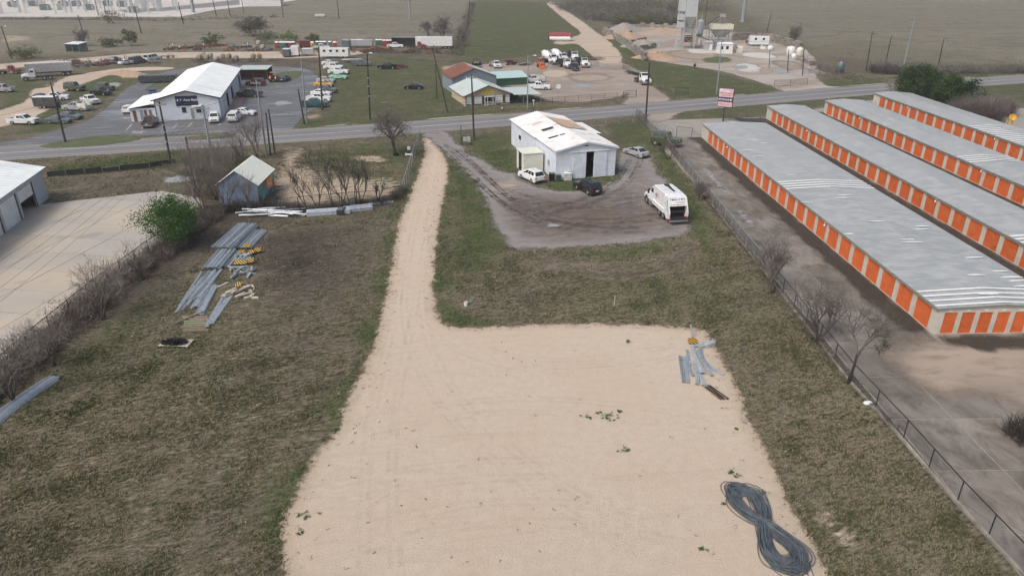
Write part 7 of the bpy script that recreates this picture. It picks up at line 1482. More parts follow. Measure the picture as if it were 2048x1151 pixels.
RP = [((1364, 713), (1372, 766), 0, .02, 'flat galvanised beam on the left of the pile in the gravel yard', 2), ((1374, 700), (1378, 730), 0, .03, 'short beam behind the flat beams of the gravel yard pile', 1), ((1377, 727), (1387, 753), .1, .04, 'short bent beam right of the flat beams in the gravel yard', 1), ((1383, 724), (1393, 771), -.22, .1, 'kinked thin beam in the middle of the gravel yard pile', 1), ((1393, 734), (1411, 776), 0, .06, 'beam ending nearest the brown boards in the gravel yard', 1), ((1383, 692), (1408, 748), .12, .1, 'long beam crossing the middle of the gravel yard pile', 1), ((1395, 704), (1424, 754), .1, .16, 'long beam lying on top of the gravel yard pile', 1), ((1402, 697), (1447, 751), .55, .04, 'strongly curved beam on the right of the gravel yard pile', 1), ((1398, 735), (1403, 750), 0, .2, 'stubby beam piece in the middle of the gravel yard pile', 1), ((1386, 695), (1412, 689), 0, .12, 'beam leading to the terminal box of the gravel yard pile', 1)]
for pa, pb, cv, z, lb, n in RP:
    A_ = g(*pa); B_ = g(*pb); d = B_ - A_; L = round(d.length, 2); nrm = Vector((-d.y, d.x, 0)).normalized()
    for k in range(n): q = (A_ + B_) / 2 + nrm * (k - (n - 1) / 2) * .33; beam(q.x, q.y, z, math.atan2(d.y, d.x), L, lb if n == 1 else ('left ' if k else 'right ') + lb, 'beams of the gravel yard pile', cv)
t = thing('guardrail_terminal', 'galvanised box end terminal at the top of the gravel yard pile', 'guardrail terminal', g(1419, 692), R(25)); MB().box(-.45, .35, -.22, .22, .02, .38).build('head', M['steel'], t); MB().quad((.36, -.3, .03), (.4, .3, .03), (.46, .34, .55), (.42, -.26, .55)).build('impact_plate', M['steel'], t); MB().bar((-.45, 0, .2), (-1.2, 0, .2), .18).build('feeder', M['steel'], t)
# chevron plates
tt = NT('yellow_black_stripes'); wv = tt.n('ShaderNodeTexWave'); wv.wave_type = 'BANDS'; wv.bands_direction = 'DIAGONAL'; wv.wave_profile = 'SAW'; wv.inputs['Scale'].default_value = 2.0; tt.l(tt.n('ShaderNodeTexCoord').outputs['Object'], wv.inputs['Vector']); tt.base(tt.mix(tt.math('GREATER_THAN', wv.outputs['Fac'], .5), (.012, .012, .012), (.52, .3, .03))); tt.rough(.45); M['chevron'] = tt.m
def chevron(px, py, rz, tilt, z, label, s=.36, post=False):
    t = thing('chevron_plate', label, 'hazard plate', g(px, py) + Vector((0, 0, z)), 0, 'yellow and black hazard plates'); t.rotation_euler = (tilt, 0, rz)
    m2 = MB(); n = 12; m2.v = [(math.copysign(abs(math.cos(a)) ** .55, math.cos(a)) * s, math.copysign(abs(math.sin(a)) ** .55, math.sin(a)) * s * .85, .0) for a in [2 * math.pi * k / n for k in range(n)]]; m2.v += [(x, y, .03) for x, y, z_ in m2.v]; m2.f = [tuple(range(n)), tuple(range(n, 2 * n))] + [(k, (k + 1) % n, n + (k + 1) % n, n + k) for k in range(n)]; m2.build('plate', M['chevron'], t)
    m2 = MB(); m2.box(-s * .9, s * .9, s * .3, s * .8, -.16, -.002); m2.build('rear_box', M['steel'], t)
    if post: MB().bar((.1, s * .8, -.1), (.3, 2.0, -.15), .1).build('post', M['steel'], t)
    return t
for i, (px, py, rz, tl, z, lb, po) in enumerate(((496, 499, .2, .5, .5, 'hazard plate farthest back among the stacked terminals', 0), (516, 506, .1, .45, .4, 'hazard plate at the right end of the back row', 0), (504, 509, -.2, .4, .35, 'hazard plate in the middle of the back row', 0), (484, 508, .3, .4, .3, 'hazard plate at the left end of the back row', 0), (476, 530, -.1, .5, .35, 'left hazard plate of the middle pair', 0), (488, 530, .1, .5, .35, 'right hazard plate of the middle pair', 0), (502, 527, .2, .6, .4, 'hazard plate above the white blocks', 0), (478, 573, -.4, .5, .25, 'lone hazard plate above the white posts', 0), (1385, 686, .05, .35, .22, 'hazard plate beside the gravel yard pile', 1))): chevron(px, py, rz, tl, z, lb, .36 if i < 8 else .42, po)
def piece(name, px, py, an, L, w_, h_, m, label, cat, grp, z=0.0, tilt=0.0):
    o = MB().box(-L / 2, L / 2, -w_ / 2, w_ / 2, 0, h_).build(name, M[m]); p = g(px, py); o.location = (p.x, p.y, z + .01); o.rotation_euler = (0, tilt, an); return tag(o, label, cat, grp)
rng = random.Random(21)
for k in range(16): piece('steel_post', 462 + rng.uniform(0, 46), 535 + rng.uniform(0, 22), rng.uniform(0, 3.1), rng.uniform(.7, 1.5), .16, .12, 'steel', 'short galvanised post in the jumble under the hazard plates', 'post', 'galvanised posts in the jumble', .1 * (k % 4), rng.uniform(-.1, .1))
for k in range(6): piece('terminal_box', 478 + 8 * (k % 3) + rng.uniform(-2, 2), 514 + 8 * (k // 3), rng.uniform(.8, 1.4), .8, .4, .34, 'steel', 'pale galvanised terminal box among the hazard plates', 'box', 'terminal boxes among the hazard plates')
for k in range(15): piece('white_post', 456 + k * 2.7 + rng.uniform(-3, 3), 594 - rng.uniform(0, 14), R(52 + rng.uniform(-12, 12)), rng.uniform(1.2, 1.9), .17, .15, 'palewood', 'pale timber block post in the heap below the lone hazard plate', 'post', 'pale timber posts in the heap', .14 * (k % 3))
for k in range(8): piece('wood_block', 495 + rng.uniform(0, 20), 585 + rng.uniform(-12, 18), rng.uniform(0, 3), rng.uniform(.4, .9), .18, .16, 'palewood', 'short timber offcut scattered right of the pale posts', 'offcut', 'timber offcuts')
for k in range(7): piece('wood_post', 390 + rng.uniform(-4, 4), 636 + k * 4.3, R(rng.uniform(-3, 4)), rng.uniform(1.9, 2.5), .18, .16, 'greenwood' if k in (2, 3) else 'wood', ('grey', 'greenish')[k in (2, 3)] + ' timber post in the row nearest the pallet', 'post', 'timber posts laid in a row' + (' greenish' if k in (2, 3) else ''))
piece('wood_pole', 377, 640, R(55), 3.0, .12, .12, 'wood', 'slanting timber pole laid across the row of posts', 'pole', None, .17); piece('wood_plank', 454, 518, R(58), 3.6, .14, .1, 'wood', 'long brown plank right of the lower guardrail stack', 'plank', None); piece('wood_plank', 437, 575, R(62), 2.4, .16, .12, 'palewood', 'tan plank beside the loose guardrail spread', 'plank', None)
for k in range(6): piece('brown_board', 1421 + k * 3.3, 784 + (k % 2) * 2, R(-66 + (k % 3) * 2), 2.0, .13, .13, 'bronze' if k % 2 else 'wood', ('weathered grey', 'rust brown')[k % 2] + ' board in the short stack near the gravel yard pile', 'board', ('weathered grey', 'rust brown')[k % 2] + ' boards by the gravel yard pile')
t = thing('loaded_pallet', 'wooden pallet with a dark crumpled mesh on the dry grass', 'pallet', g(352, 688), R(-3))
for k in range(6): MB().box(-1.25, 1.3, -.55 + k * .21, -.42 + k * .21, .12, .16).build('slat', M['palewood'], t)
for k in range(3): MB().box(-1.25 + k * 1.2, -1.13 + k * 1.2, -.6, .7, .0, .12).build('bearer', M['wood'], t)
nr = np.random.default_rng(4); V, Fq = twig_arrays(nr, (-.1, 0, .16), 1100, 1.15, .6, .32, .045, .8); np_mesh('mesh_bundle', V, Fq, M['tarp'], parent=t)['kind'] = 'stuff'
# ------------------------------------------------------------------ coiled cable
M['cable'] = mat('grey_blue_cable', (.085, .105, .125), .5, 0, dirt=(.2, .19, .17), dscale=1.5, damt=.35, var=.25, vscale=2)
c0 = g(1488, 990); c1 = g(1568, 1120); ax = (c1 - c0); Lh = ax.length / 2 + .95; an = math.atan2(ax.y, ax.x); cc = (c0 + c1) / 2; rng = random.Random(8); pts = []; loops = 64
for k in range(loops):
    Lk = Lh * (.76 + .28 * rng.random()); wk = 1.5 * (.5 + .6 * rng.random()); ox, oy = rng.gauss(0, .17), rng.gauss(0, .2); zb = .03 + .3 * k / loops; ph = rng.uniform(-.05, .05)
    for j in range(60):
        a = 2 * math.pi * j / 60; sn, cs = math.sin(a), math.cos(a); x = Lk * sn; y = wk * math.sin(2 * a) * .62 * (1.0 + .12 * sn); hump = .16 * math.exp(-(x / .8) ** 2)
        pts.append(Vector((x + ox, y + oy, zb * (1 - .35 * (abs(sn) > .9)) + hump * (k / loops + .2) + rng.gauss(0, .006))))
coil = MB().tube(pts, .026, 5).build('coiled_cable', M['cable'], None, True); coil.location = (cc.x, cc.y, 0); coil.rotation_euler = (0, 0, an + R(4)); tag(coil, 'grey blue cable coiled in a figure eight on the gravel yard', 'cable')
for i, (a, b) in enumerate((((1612, 1113), (1634, 1165)), ((1606, 1122), (1622, 1165)))): o = MB().tube([g(*a, .03), g(*b, .03)], .03, 6).build('steel_rod', M['cable']); tag(o, ('longer', 'shorter')[i] + ' dark rod on the gravel beside the coiled cable', 'rod')
# ------------------------------------------------------------------ trees and brush
bare_tree(205, 640, 7.0, 'pale bare tree rising from the brush beside the concrete yard', 3, .09, .8, (4, 5), 4, stems=3, rmin=.01, twigm='paletwig'); bare_tree(285, 560, 5.5, 'small bare tree in the brush left of the guardrail stacks', 5, .07, .8, (4, 5), 3, stems=2); bare_tree(30, 800, 6.2, 'bare multi-stemmed tree above the curved beams at the left edge', 6, .08, .7, (4, 5), 4, stems=3, twigm='paletwig'); bare_tree(110, 730, 5.4, 'bare tree in the brush right of the left edge tree', 7, .07, .8, (4, 5), 4, stems=3, twigm='paletwig')
leafy_tree(352, 492, hgt(g(352, 492), 398), 3.0, 'bright green leafy bush beside the pale concrete yard', 4, 'leafgreen', 115, 130, .1, 'green_bush', .22, .55, .8, .06, stems=5, cat='bush')
TS = 'bare trees round the blue shed'
for i, (px, py, ty, st, ms, lb) in enumerate(((412, 432, 300, 3, 5, 'ivy hung bare tree left of the blue shed'), (432, 400, 285, 3, 2, 'bare tree behind the ivy hung tree'), (462, 380, 295, 2, 0, 'bare tree behind the blue shed roof'), (488, 335, 250, 2, 2, 'bare tree beyond the blue shed'), (515, 318, 240, 3, 0, 'thin bare tree beside the steel pole'), (455, 425, 345, 2, 0, 'thin sapling against the blue gable'), (500, 425, 352, 2, 0, 'thin sapling at the right of the blue gable'))):
    bare_tree(px, py, 1.2 * hgt(g(px, py), ty), lb, 30 + i, .09, .6, (4, 5), 4 if i < 5 else 3, st, ms, TS, up=.3, twigm='twig')
TB = 'bare saplings behind the long guardrail bundles'
for i, (px, py, ty, ms, lb) in enumerate(((615, 424, 345, 2, 'leftmost sapling behind the long bundles'), (668, 421, 322, 5, 'tall sapling with dark leaf clumps behind the long bundles'), (684, 418, 335, 3, 'forked sapling right of the clumped one'), (698, 416, 333, 0, 'slim sapling in the middle of the row'), (711, 413, 345, 0, 'thin sapling right of the slim one'), (722, 412, 340, 0, 'thin sapling before the fence corner'), (756, 405, 368, 1, 'low sapling near the fence corner'), (640, 424, 372, 0, 'low twiggy sapling between the left pair'))):
    bare_tree(px, py, 1.25 * hgt(g(px, py), ty), lb, 50 + i, .07, .5, (3, 4), 4, 2, ms, TB, 'darkbark', up=.35, twigm='bark', trunkf=.4)
bare_tree(792, 312, hgt(g(792, 312), 180), 'wide dark bare tree by the road at the drive entrance', 71, .24, 1.15, (4, 6), 4, 2, 0, None, 'darkbark', up=.08, twigm='midtwig', rmin=.011, trunkf=.28)
TF = 'bare trees along the storage fence'
for i, (px, py, ty, ms, lb) in enumerate(((1546, 588, 492, 0, 'farthest twiggy tree on the storage fence'), (1634, 686, 570, 0, 'middle twiggy tree on the storage fence'), (1696, 766, 612, 4, 'nearest bare tree on the storage fence with mistletoe'), (1336, 318, 278, 0, 'small bare tree beside the army truck'), (1400, 400, 365, 0, 'thin weed tree against the fence screening'))):
    bare_tree(px, py, 1.2 * hgt(g(px, py), ty), lb, 80 + i, .13 if i < 3 else .05, .75, (5, 6), 4, 1 if i == 2 else 2, ms, TF, 'darkbark' if i == 2 else 'bark', up=.2, rmin=.008, twigm='midtwig')
leafy_tree(1832, 204, hgt(g(1832, 204), 130), 4.7, 'dark evergreen oak farthest beyond the storage rows', 91, 'leafdark', 110, 130, .19, 'oak_tree', .12, .5, .8, .2, stems=4); leafy_tree(1903, 222, hgt(g(1903, 222), 152), 4.2, 'second dark evergreen oak nearer the storage rows', 92, 'leafdark', 100, 130, .19, 'oak_tree', .12, .5, .7, .2, stems=4)
leafy_tree(1800, 190, 3.6, 2.6, 'dull olive bush left of the dark oaks', 93, 'leafolive', 30, 60, .14, 'olive_bush', .1, .6, .8, .06, cat='bush')
for i, (px, py, h, rx, lb) in enumerate(((1950, 238, 6.0, 4.6, 'large bare thorny shrub right of the dark oaks'), (1985, 228, 5.0, 3.6, 'bare shrub right of the large thorny one'), (1868, 205, 5.0, 3.0, 'bare grey shrub between the two dark oaks'))): shrub(px, py, h, rx, rx, lb, 95 + i, 3200, 'twig', None, 0, group='bare shrubs beyond the storage rows', w_=.04)
shrub(2056, 880, 2.2, 1.3, 1.3, 'dark bare shrub at the right edge on the storage yard', 99, 700, 'darkbark')
shrub(1768, 146, 4.5, 4.0, 3.0, 'bare bush under the crossarm poles', 101, 1500, 'twig2', w_=.06); 
FT = 'lone trees in the far fields'
bare_tree(168, 92, 7.5, 'grey bare tree at the edge of the far left field', 110, .2, .9, (4, 6), 4, 2, 0, FT, rmin=.04, twigm='twig2'); bare_tree(886, 86, 11, 'rounded grey bare tree behind the white box trailer', 111, .25, .85, (5, 6), 4, 2, 0, FT, rmin=.045, twigm='twig2'); bare_tree(857, 72, 7, 'smaller bare tree left of the rounded grey one', 112, .2, .9, (4, 6), 4, 2, 0, FT, rmin=.04, twigm='twig2'); bare_tree(1582, 92, 9, 'brown bare tree behind the plant tanks', 113, .25, .8, (4, 6), 4, 2, 0, FT, rmin=.04); bare_tree(1340, 54, 12, 'tall bare tree left of the concrete silo', 114, .28, .7, (4, 6), 4, 2, 0, FT, rmin=.05, twigm='twig2'); bare_tree(918, 92, 7, 'bare tree on the fence line right of the box trailer', 115, .18, .8, (4, 5), 4, 2, 0, FT, rmin=.04, twigm='twig2')
for i, (px, py, h, r_, m_, lb) in enumerate(((424, 92, 4.2, 3.6, 'leafolive', 'pale green bush left of the hay bales'), (532, 88, 4.6, 4.6, 'leafolive', 'grey green bush above the hay bales'), (580, 84, 4.0, 3.6, 'leaflime', 'fresh lime green bush behind the first toilets'), (625, 86, 3, 2.6, 'leafolive', 'thin green bush behind the second toilets'), (228, 47, 5.5, 5.0, 'leafolive', 'dull bush in the middle of the far left field'), (263, 92, 6.0, 2.6, 'leafolive', 'tall thin bush right of the white roofed shed'), (222, 94, 3.2, 3.4, 'leafolive', 'low bush between shed and thin bush'), (55, 117, 3.2, 4.6, 'leafolive', 'green bush behind the dump trailer'))):
    leafy_tree(px, py, h, r_, lb, 120 + i, m_, 26, 45, .26, 'field_bush', .12, .6, .8, .08, 'bushes along the field edge', cat='bush')
leafy_tree(506, 72, 7.0, 6.2, 'large dark bush in the far field', 131, 'brush', 50, 60, .3, 'field_bush', .15, .5, .8, .15, cat='bush')
# tangles nobody could count
thicket('hedge_brush', [g(425, 430), g(330, 500), g(230, 575), g(120, 665), g(10, 762), g(-60, 830)], 1, 19000, 1.9, 'twig', .02, 'brush', 15000, .08, 2.4)
thicket('shed_brush', [g(400, 440), g(430, 425), g(470, 420), g(540, 414), g(600, 420)], 2, 3500, 1.6, 'darkbark', .02, 'brush', 5000, .08, 1.8)
thicket('shed_side_brush', [g(398, 400), g(420, 380), g(435, 350), g(450, 330), g(480, 315)], 7, 5000, 3.2, 'twig', .025, 'leafolive', 5000, .09, 2.6)
thicket('sapling_brush', [g(620, 424), g(700, 414), g(790, 402), g(806, 380)], 3, 3200, 1.1, 'darkbark', .018, 'brush', 2400, .07, 1.2)
thicket('kerb_weeds', [Vector((26.5, 100, 0)), Vector((26.3, 66, 0)), Vector((26.1, 47, 0)), g(1790, 862)], 4, 3500, .8, 'twig', .015, 'brush', 2500, .06, .7)
for i, (pts, n, h, wdt, lf) in enumerate(((((1130, 18), (1160, 25), (1200, 40), (1230, 44)), 3500, 6.5, 9, 'farbrush'), (((1160, 12), (1220, 22), (1280, 35), (1340, 46)), 6500, 7.5, 12, 'farbrush'), (((1230, 48), (1300, 50), (1355, 52)), 2500, 4.5, 6, 'leafolive'), (((1250, 8), (1330, 16), (1420, 22)), 3500, 7, 14, 'leafolive'))):
    thicket('far_thicket', [g(*q) for q in pts], 10 + i, n, h, 'twig2', .07, lf, n * 2, .3, wdt)
thicket('roadside_brush', [g(1790, 148), g(1860, 147), g(1960, 145), g(2110, 142)], 20, 4200, 2.4, 'twig2', .06, 'farbrush', 5000, .2, 4.5); thicket('fence_line_brush', [g(946, 8), g(935, 45), g(920, 95), g(912, 112)], 21, 1200, 1.8, 'twig2', .09, 'brush', 2500, .25, 3); thicket('junk_row_brush', [g(560, 106), g(700, 104), g(800, 106), g(905, 108)], 22, 900, 1.2, 'rust', .05, 'brush', 2500, .2, 3); thicket('junk_row_weeds', [g(120, 128), g(200, 128), g(300, 124)], 23, 800, 1.2, 'rust', .05, 'brush', 2000, .2, 3); thicket('plant_fence_brush', [g(1600, 120), g(1650, 138), g(1700, 160)], 24, 900, 1.5, 'twig2', .05, 'brush', 1500, .15, 3); thicket('far_fence_brush', [g(-20, 39), g(180, 40), g(360, 41), g(560, 35)], 25, 1500, 1.3, 'twig2', .12, 'brush', 2500, .3, 4); thicket('bale_row_scrub', [g(380, 124), g(440, 126), g(500, 124), g(560, 122)], 26, 800, .9, 'twig2', .05, 'brush', 1500, .2, 3)
# ------------------------------------------------------------------ concrete plant
def pile(px, py, rx, ry, h, m, label, seed):
    nr = np.random.default_rng(seed); n, k = 26, 12; V = [(0, 0, h)]; F3 = []
    ph = nr.uniform(0, 6, 4)
    for j in range(1, k + 1):
        for i in range(n):
            a = 2 * math.pi * i / n; lob = 1 + .18 * math.sin(2 * a + ph[0]) + .1 * math.sin(5 * a + ph[1]); s = j / k; z = h * (1 - s ** 1.15) * (1 + .12 * math.sin(3 * a + ph[2])) + nr.normal(0, .03 * h) * (j < k); V.append((rx * s * lob * math.cos(a), ry * s * lob * math.sin(a), max(-.03, z if j < k else -.03)))
    F3 += [(0, 1 + i, 1 + (i + 1) % n) for i in range(n)]
    for j in range(k - 1):
        for i in range(n): a = 1 + j * n + i; b = 1 + j * n + (i + 1) % n; F3 += [(a, a + n, b + n), (a, b + n, b)]
    o = np_mesh('sand_pile', V, F3, M[m], smooth=True); o.location = g(px, py); tag(o, label, 'sand pile', 'heaps at the concrete plant'); return o
M['sand'] = mat('orange_sand', (.36, .26, .185), .95, 0, dirt=(.3, .2, .13), dscale=.5, damt=.5, var=.12, vscale=1.5, bump=.3); M['grit'] = mat('grey_gravel_heap', (.3, .27, .24), .95, 0, var=.18, vscale=2, bump=.4); M['plantsteel'] = mat('dusty_plant_steel', (.34, .36, .36), .6, .1, dirt=(.3, .25, .19), dscale=.4, damt=.6, var=.15); M['silo'] = mat('pale_silo_steel', (.5, .53, .54), .5, .1, dirt=(.36, .34, .3), dscale=.25, damt=.5, var=.06)
pile(1312, 117, 7, 5.5, 2.4, 'sand', 'orange sand heap nearest the plant grass', 1); pile(1252, 76, 9, 8, 2.6, 'sand', 'orange sand heap behind the block wall', 2); pile(1285, 92, 8, 6, 2.2, 'grit', 'grey gravel heap between the sand heaps', 3); pile(1248, 62, 10, 8, 3.2, 'grit', 'tall grey heap at the back of the block wall', 4); pile(1330, 66, 11, 5, 2.0, 'sand', 'low sand heap left of the silo', 5); pile(248, 148, 6, 3, 1.1, 'sand', 'low dirt heap on the grass left of the garage', 6); pile(270, 152, 5, 3, 1.3, 'sand', 'reddish dirt heap by the curved garage drive', 7)
bm_ = MB().box(-.88, .88, -.4, .4, 0, .58).mesh('block'); 
def block_wall(pts, layers, label, seed, ln=1.8, sc=1.0):
    rng = random.Random(seed); P = [g(*q) for q in pts]; t = thing('block_wall', label, 'block wall', P[0]); 
    for a, b in zip(P, P[1:]):
        d = b - a; n = max(1, int(d.length / (ln * sc))); an = math.atan2(d.y, d.x)
        for k in range(n):
            for l in range(layers if rng.random() > .25 else layers - 1):
                q = a.lerp(b, (k + .5 + .25 * (l % 2)) / n) - P[0]; o = obj('block', bm_, M['block'], t, (q.x + rng.uniform(-.08, .08), q.y + rng.uniform(-.08, .08), l * .6 * sc), an + rng.uniform(-.06, .06)); o.scale = (sc,) * 3
block_wall([(1205, 66), (1232, 80), (1262, 100), (1290, 122)], 4, 'long ragged concrete block wall between the farm track and the plant', 1, sc=1.15)
for i, (a, b) in enumerate((((1228, 76), (1262, 70)), ((1250, 92), (1290, 84)), ((1268, 104), (1310, 96)), ((1212, 62), (1250, 56)))): block_wall([a, b], 3, ('first', 'second', 'third', 'last')[i] + ' dividing block wall of the gravel bays', 2 + i)
block_wall([(1240, 55), (1300, 55), (1355, 58)], 3, 'back block wall of the plant yard', 8, sc=1.2); block_wall([(1462, 82), (1500, 80), (1545, 84), (1600, 100)], 4, 'block wall behind the plant trailer', 9, sc=1.2); block_wall([(1612, 140), (1650, 150)], 1, 'low concrete blocks beside the plant pond', 10)
p = g(1374, 97); h0 = hgt(p, 33); S = 1.0; t = thing('cement_silo', 'tall pale cement silo on steel legs at the concrete plant', 'silo', p, R(0)); ht_ = hgt(p, -14); w_ = 1.95
MB().box(-w_, w_, -w_, w_, h0, ht_).build('bin', M['silo'], t); MB().frustum((-.5, .5, -.5, .5, h0 - 4.2), (-w_, w_, -w_, w_, h0)).build('cone', M['plantsteel'], t); m2 = MB()
for x in (-w_, w_):
    for y in (-w_, w_): MB().bar((x, y, -.05), (x, y, h0), .32).build('leg', M['plantsteel'], t)
for z0, z1 in ((.8, 4.2), (4.2, 7.6)):
    for sgn in (-1, 1): m2.bar((-w_, sgn * w_, z0), (w_, sgn * w_, z1), .12); m2.bar((w_, sgn * w_, z0), (-w_, sgn * w_, z1), .12); m2.bar((sgn * w_, -w_, z0), (sgn * w_, w_, z1), .12)
    m2.bar((-w_, -w_, z1), (w_, -w_, z1), .16)
m2.build('bracing', M['plantsteel'], t); MB().box(-1.5, 1.5, -1.5, 1.5, 5.4, 6.8).build('weigh_hopper', M['plantsteel'], t); MB().box(-1.2, 1.2, -1, 1, 2.2, 4.4).build('mixer_box', M['rust'], t)
for k in range(2): MB().box(-w_ - 2.2, -w_ - .3, -1.2, 1.0, 7.0 + k * 2.6, 9.0 + k * 2.6).build('dust_box', M['silo'], t)
m2 = MB()
for x in (-w_ - 2.2, -w_ - .2):
    for y in (-1.2, 1.0): m2.bar((x, y, 0), (x, y, ht_), .16)
for k in range(10): m2.bar((-w_ - 2.2, -1.2, 1 + k * 1.7), (-w_ - .2, -1.2, 2.7 + k * 1.7 if k < 9 else 17), .08)
m2.build('ladder_tower', M['silo'], t); MB().box(-w_ - 2.3, -w_ - .1, -1.3, 1.1, 12.5, ht_).build('tower_cladding', M['silo'], t); MB().box(-w_ - 3, w_ + .6, -2.6, 2.6, -.02, .25).build('footing', M['concrete'], t)
p = g(1397, 92); hb = hgt(p, 67); hT = hgt(p, 42); t = thing('small_silo', 'small white cylindrical silo beside the cement silo', 'silo', p); MB().cyl((0, 0, hb), 1.15, hT - hb, 16).build('drum', M['silo'], t); MB().cyl((0, 0, hb - 1.8), .25, 1.8, 16, r2=1.15).build('cone', M['plantsteel'], t); MB().cyl((0, 0, hT), 1.15, .5, 16, r2=.3).build('cap', M['silo'], t); MB().cyl((.2, 0, hT + .4), .3, 1.6, 8).build('filter', M['plantsteel'], t)
for k in range(4): a = math.pi / 4 + k * math.pi / 2; MB().bar((math.cos(a) * 1.1, math.sin(a) * 1.1, -.05), (math.cos(a) * 1.1, math.sin(a) * 1.1, hb + .3), .18).build('leg', M['plantsteel'], t)
p = g(1438, 94); t = thing('aggregate_bin', 'cream topped aggregate bin on legs at the concrete plant', 'hopper', p); zt = hgt(p, 48); zc = hgt(p, 58); w_ = 3.8; m2 = MB()
for a, b, c, d in ((-w_, w_, -2.2, -2.1), (-w_, w_, 2.1, 2.2), (-w_, -w_ + .1, -2.1, 2.1), (w_ - .1, w_, -2.1, 2.1)): m2.box(a, b, c, d, zc, zt)
m2.build('rim', M['cream'], t); MB().frustum((-1.6, 1.6, -.8, .8, zc - 2.8), (-w_ + .1, w_ - .1, -2.1, 2.1, zc)).build('hopper', M['plantsteel'], t)
for x in (-w_ + .2, 0, w_ - .2):
    for y in (-2, 2): MB().bar((x, y, -.05), (x, y, zc), .24).build('leg', M['plantsteel'], t)
m2 = MB()
for y in (-2, 2): m2.bar((-w_, y, 1.5), (0, y, zc - .5), .12); m2.bar((0, y, zc - .5), (w_, y, 1.5), .12)
m2.build('bracing', M['plantsteel'], t); MB().box(-2.6, 2.0, -1.2, 1.2, 1.6, 2.6).build('belt_box', M['plantsteel'], t)
m2 = MB()
for x in (-.8, .8):
    for y in (-.8, .8): m2.bar((x, y, zt - .1), (x, y, hgt(p, 28)), .12)
m2.build('head_frame', M['plantsteel'], t); MB().box(-.9, .9, -.9, .9, hgt(p, 34), hgt(p, 29)).build('head_box', M['plantsteel'], t)
def conveyor(a, b, label, w_=.9):
    a = Vector(a); b = Vector(b); t = thing('conveyor', label, 'conveyor', (a.x, a.y, 0)); o_ = Vector((a.x, a.y, 0)); MB().bar(a - o_, b - o_, w_, .16).build('belt', M['tarp'], t); u = Vector((0, 0, -.3))
    MB().bar(a - o_ + u, b - o_ + u, w_ * .8, .35).build('truss', M['plantsteel'], t)
    for f in (.05, .35):
        q = a.lerp(b, f) - o_; MB().bar((q.x, q.y, -.05), (q.x, q.y, q.z - .3), .2).build('leg', M['plantsteel'], t)
q = g(1404, 84); r_ = g(1434, 94); conveyor((q.x - 1, q.y, 4.5), (r_.x, r_.y, hgt(p, 33)), 'dark belt conveyor rising to the aggregate bin head'); q = g(1390, 96); r_ = g(1424, 97); conveyor((r_.x, r_.y - 2, 2.4), (q.x - .6, q.y - 2, 4.6), 'pale belt conveyor from the aggregate bin to the silo', .8)
def hut(px, py, head, w_, d_, h_, wallm, roofm, label, name='plant_hut', win=2):
    t = thing(name, label, 'hut', g(px, py), R(head)); b = MB().box(-w_ / 2, w_ / 2, -d_ / 2, d_ / 2, .02, h_).build('walls', M[wallm], t); MB().frustum((-w_ / 2 - .2, w_ / 2 + .2, -d_ / 2 - .2, d_ / 2 + .2, h_), (-w_ / 2 + .3, w_ / 2 - .3, -.2, .2, h_ + .55)).build('roof', M[roofm], t)
    for k in range(win): x = -w_ / 2 + w_ * (k + .6) / (win + .6); MB().box(x - .45, x + .45, -d_ / 2 - .03, -d_ / 2 - .003, h_ * .45, h_ * .8).build('window', M['glass'], b)
    MB().box(w_ / 2 - 1.1, w_ / 2 - .25, -d_ / 2 - .035, -d_ / 2 - .004, .03, h_ * .8).build('door', M['white'], b); return t
hut(1448, 106, -4, 4.8, 3.6, 3.0, 'white', 'white', 'white plant control hut in front of the aggregate bin'); hut(1415, 100, 0, 2.8, 2.4, 2.6, 'silver', 'silver', 'grey box hut left of the white control hut', win=0)
box_trailer(1516, 92, 176, 'office_trailer', 'white site trailer with dark stains beside the block wall', 6.8, 2.6, .6, 3.4, 'white', 'white', windows=2, cat='trailer')
def tank(px, py, r_, h_, m_, label):
    t = thing('storage_tank', label, 'tank', g(px, py), 0, 'tanks of the concrete plant'); MB().lathe([(.01, 0), (r_, 0), (r_, h_ * .85), (r_ * .85, h_ * .95), (r_ * .2, h_), (.01, h_)], 18).build('shell', M[m_], t, True); MB().cyl((0, 0, h_ - .03), .28, .14, 10).build('hatch', M['white'], t)
    for k in (.3, .6): MB().lathe([(r_ + .003, h_ * k), (r_ + .04, h_ * k + .05), (r_ + .003, h_ * k + .1)], 18).build('hoop', M[m_], t)
tank(1580, 113, 1.35, 3.2, 'white', 'left white round tank of the plant'); tank(1598, 114, 1.1, 3.0, 'cream', 'cream round tank beside the left white tank'); tank(1587, 119, .8, 1.8, 'white', 'low white tank before the taller two'); tank(1679, 146, 1.1, 2.9, 'slate', 'grey green tank on the grass right of the plant'); tank(1540, 101, 1.0, 1.6, 'white', 'small white tank right of the site trailer')
p = g(1389, 136); t = thing('pump_post', 'dark pump post standing in the muddy grass', 'pump', p); MB().bar((0, 0, -.05), (0, 0, 1.4), .25).build('post', M['plastic'], t); MB().box(-.35, .35, -.3, .3, .5, 1.0).build('motor', M['plastic'], t)
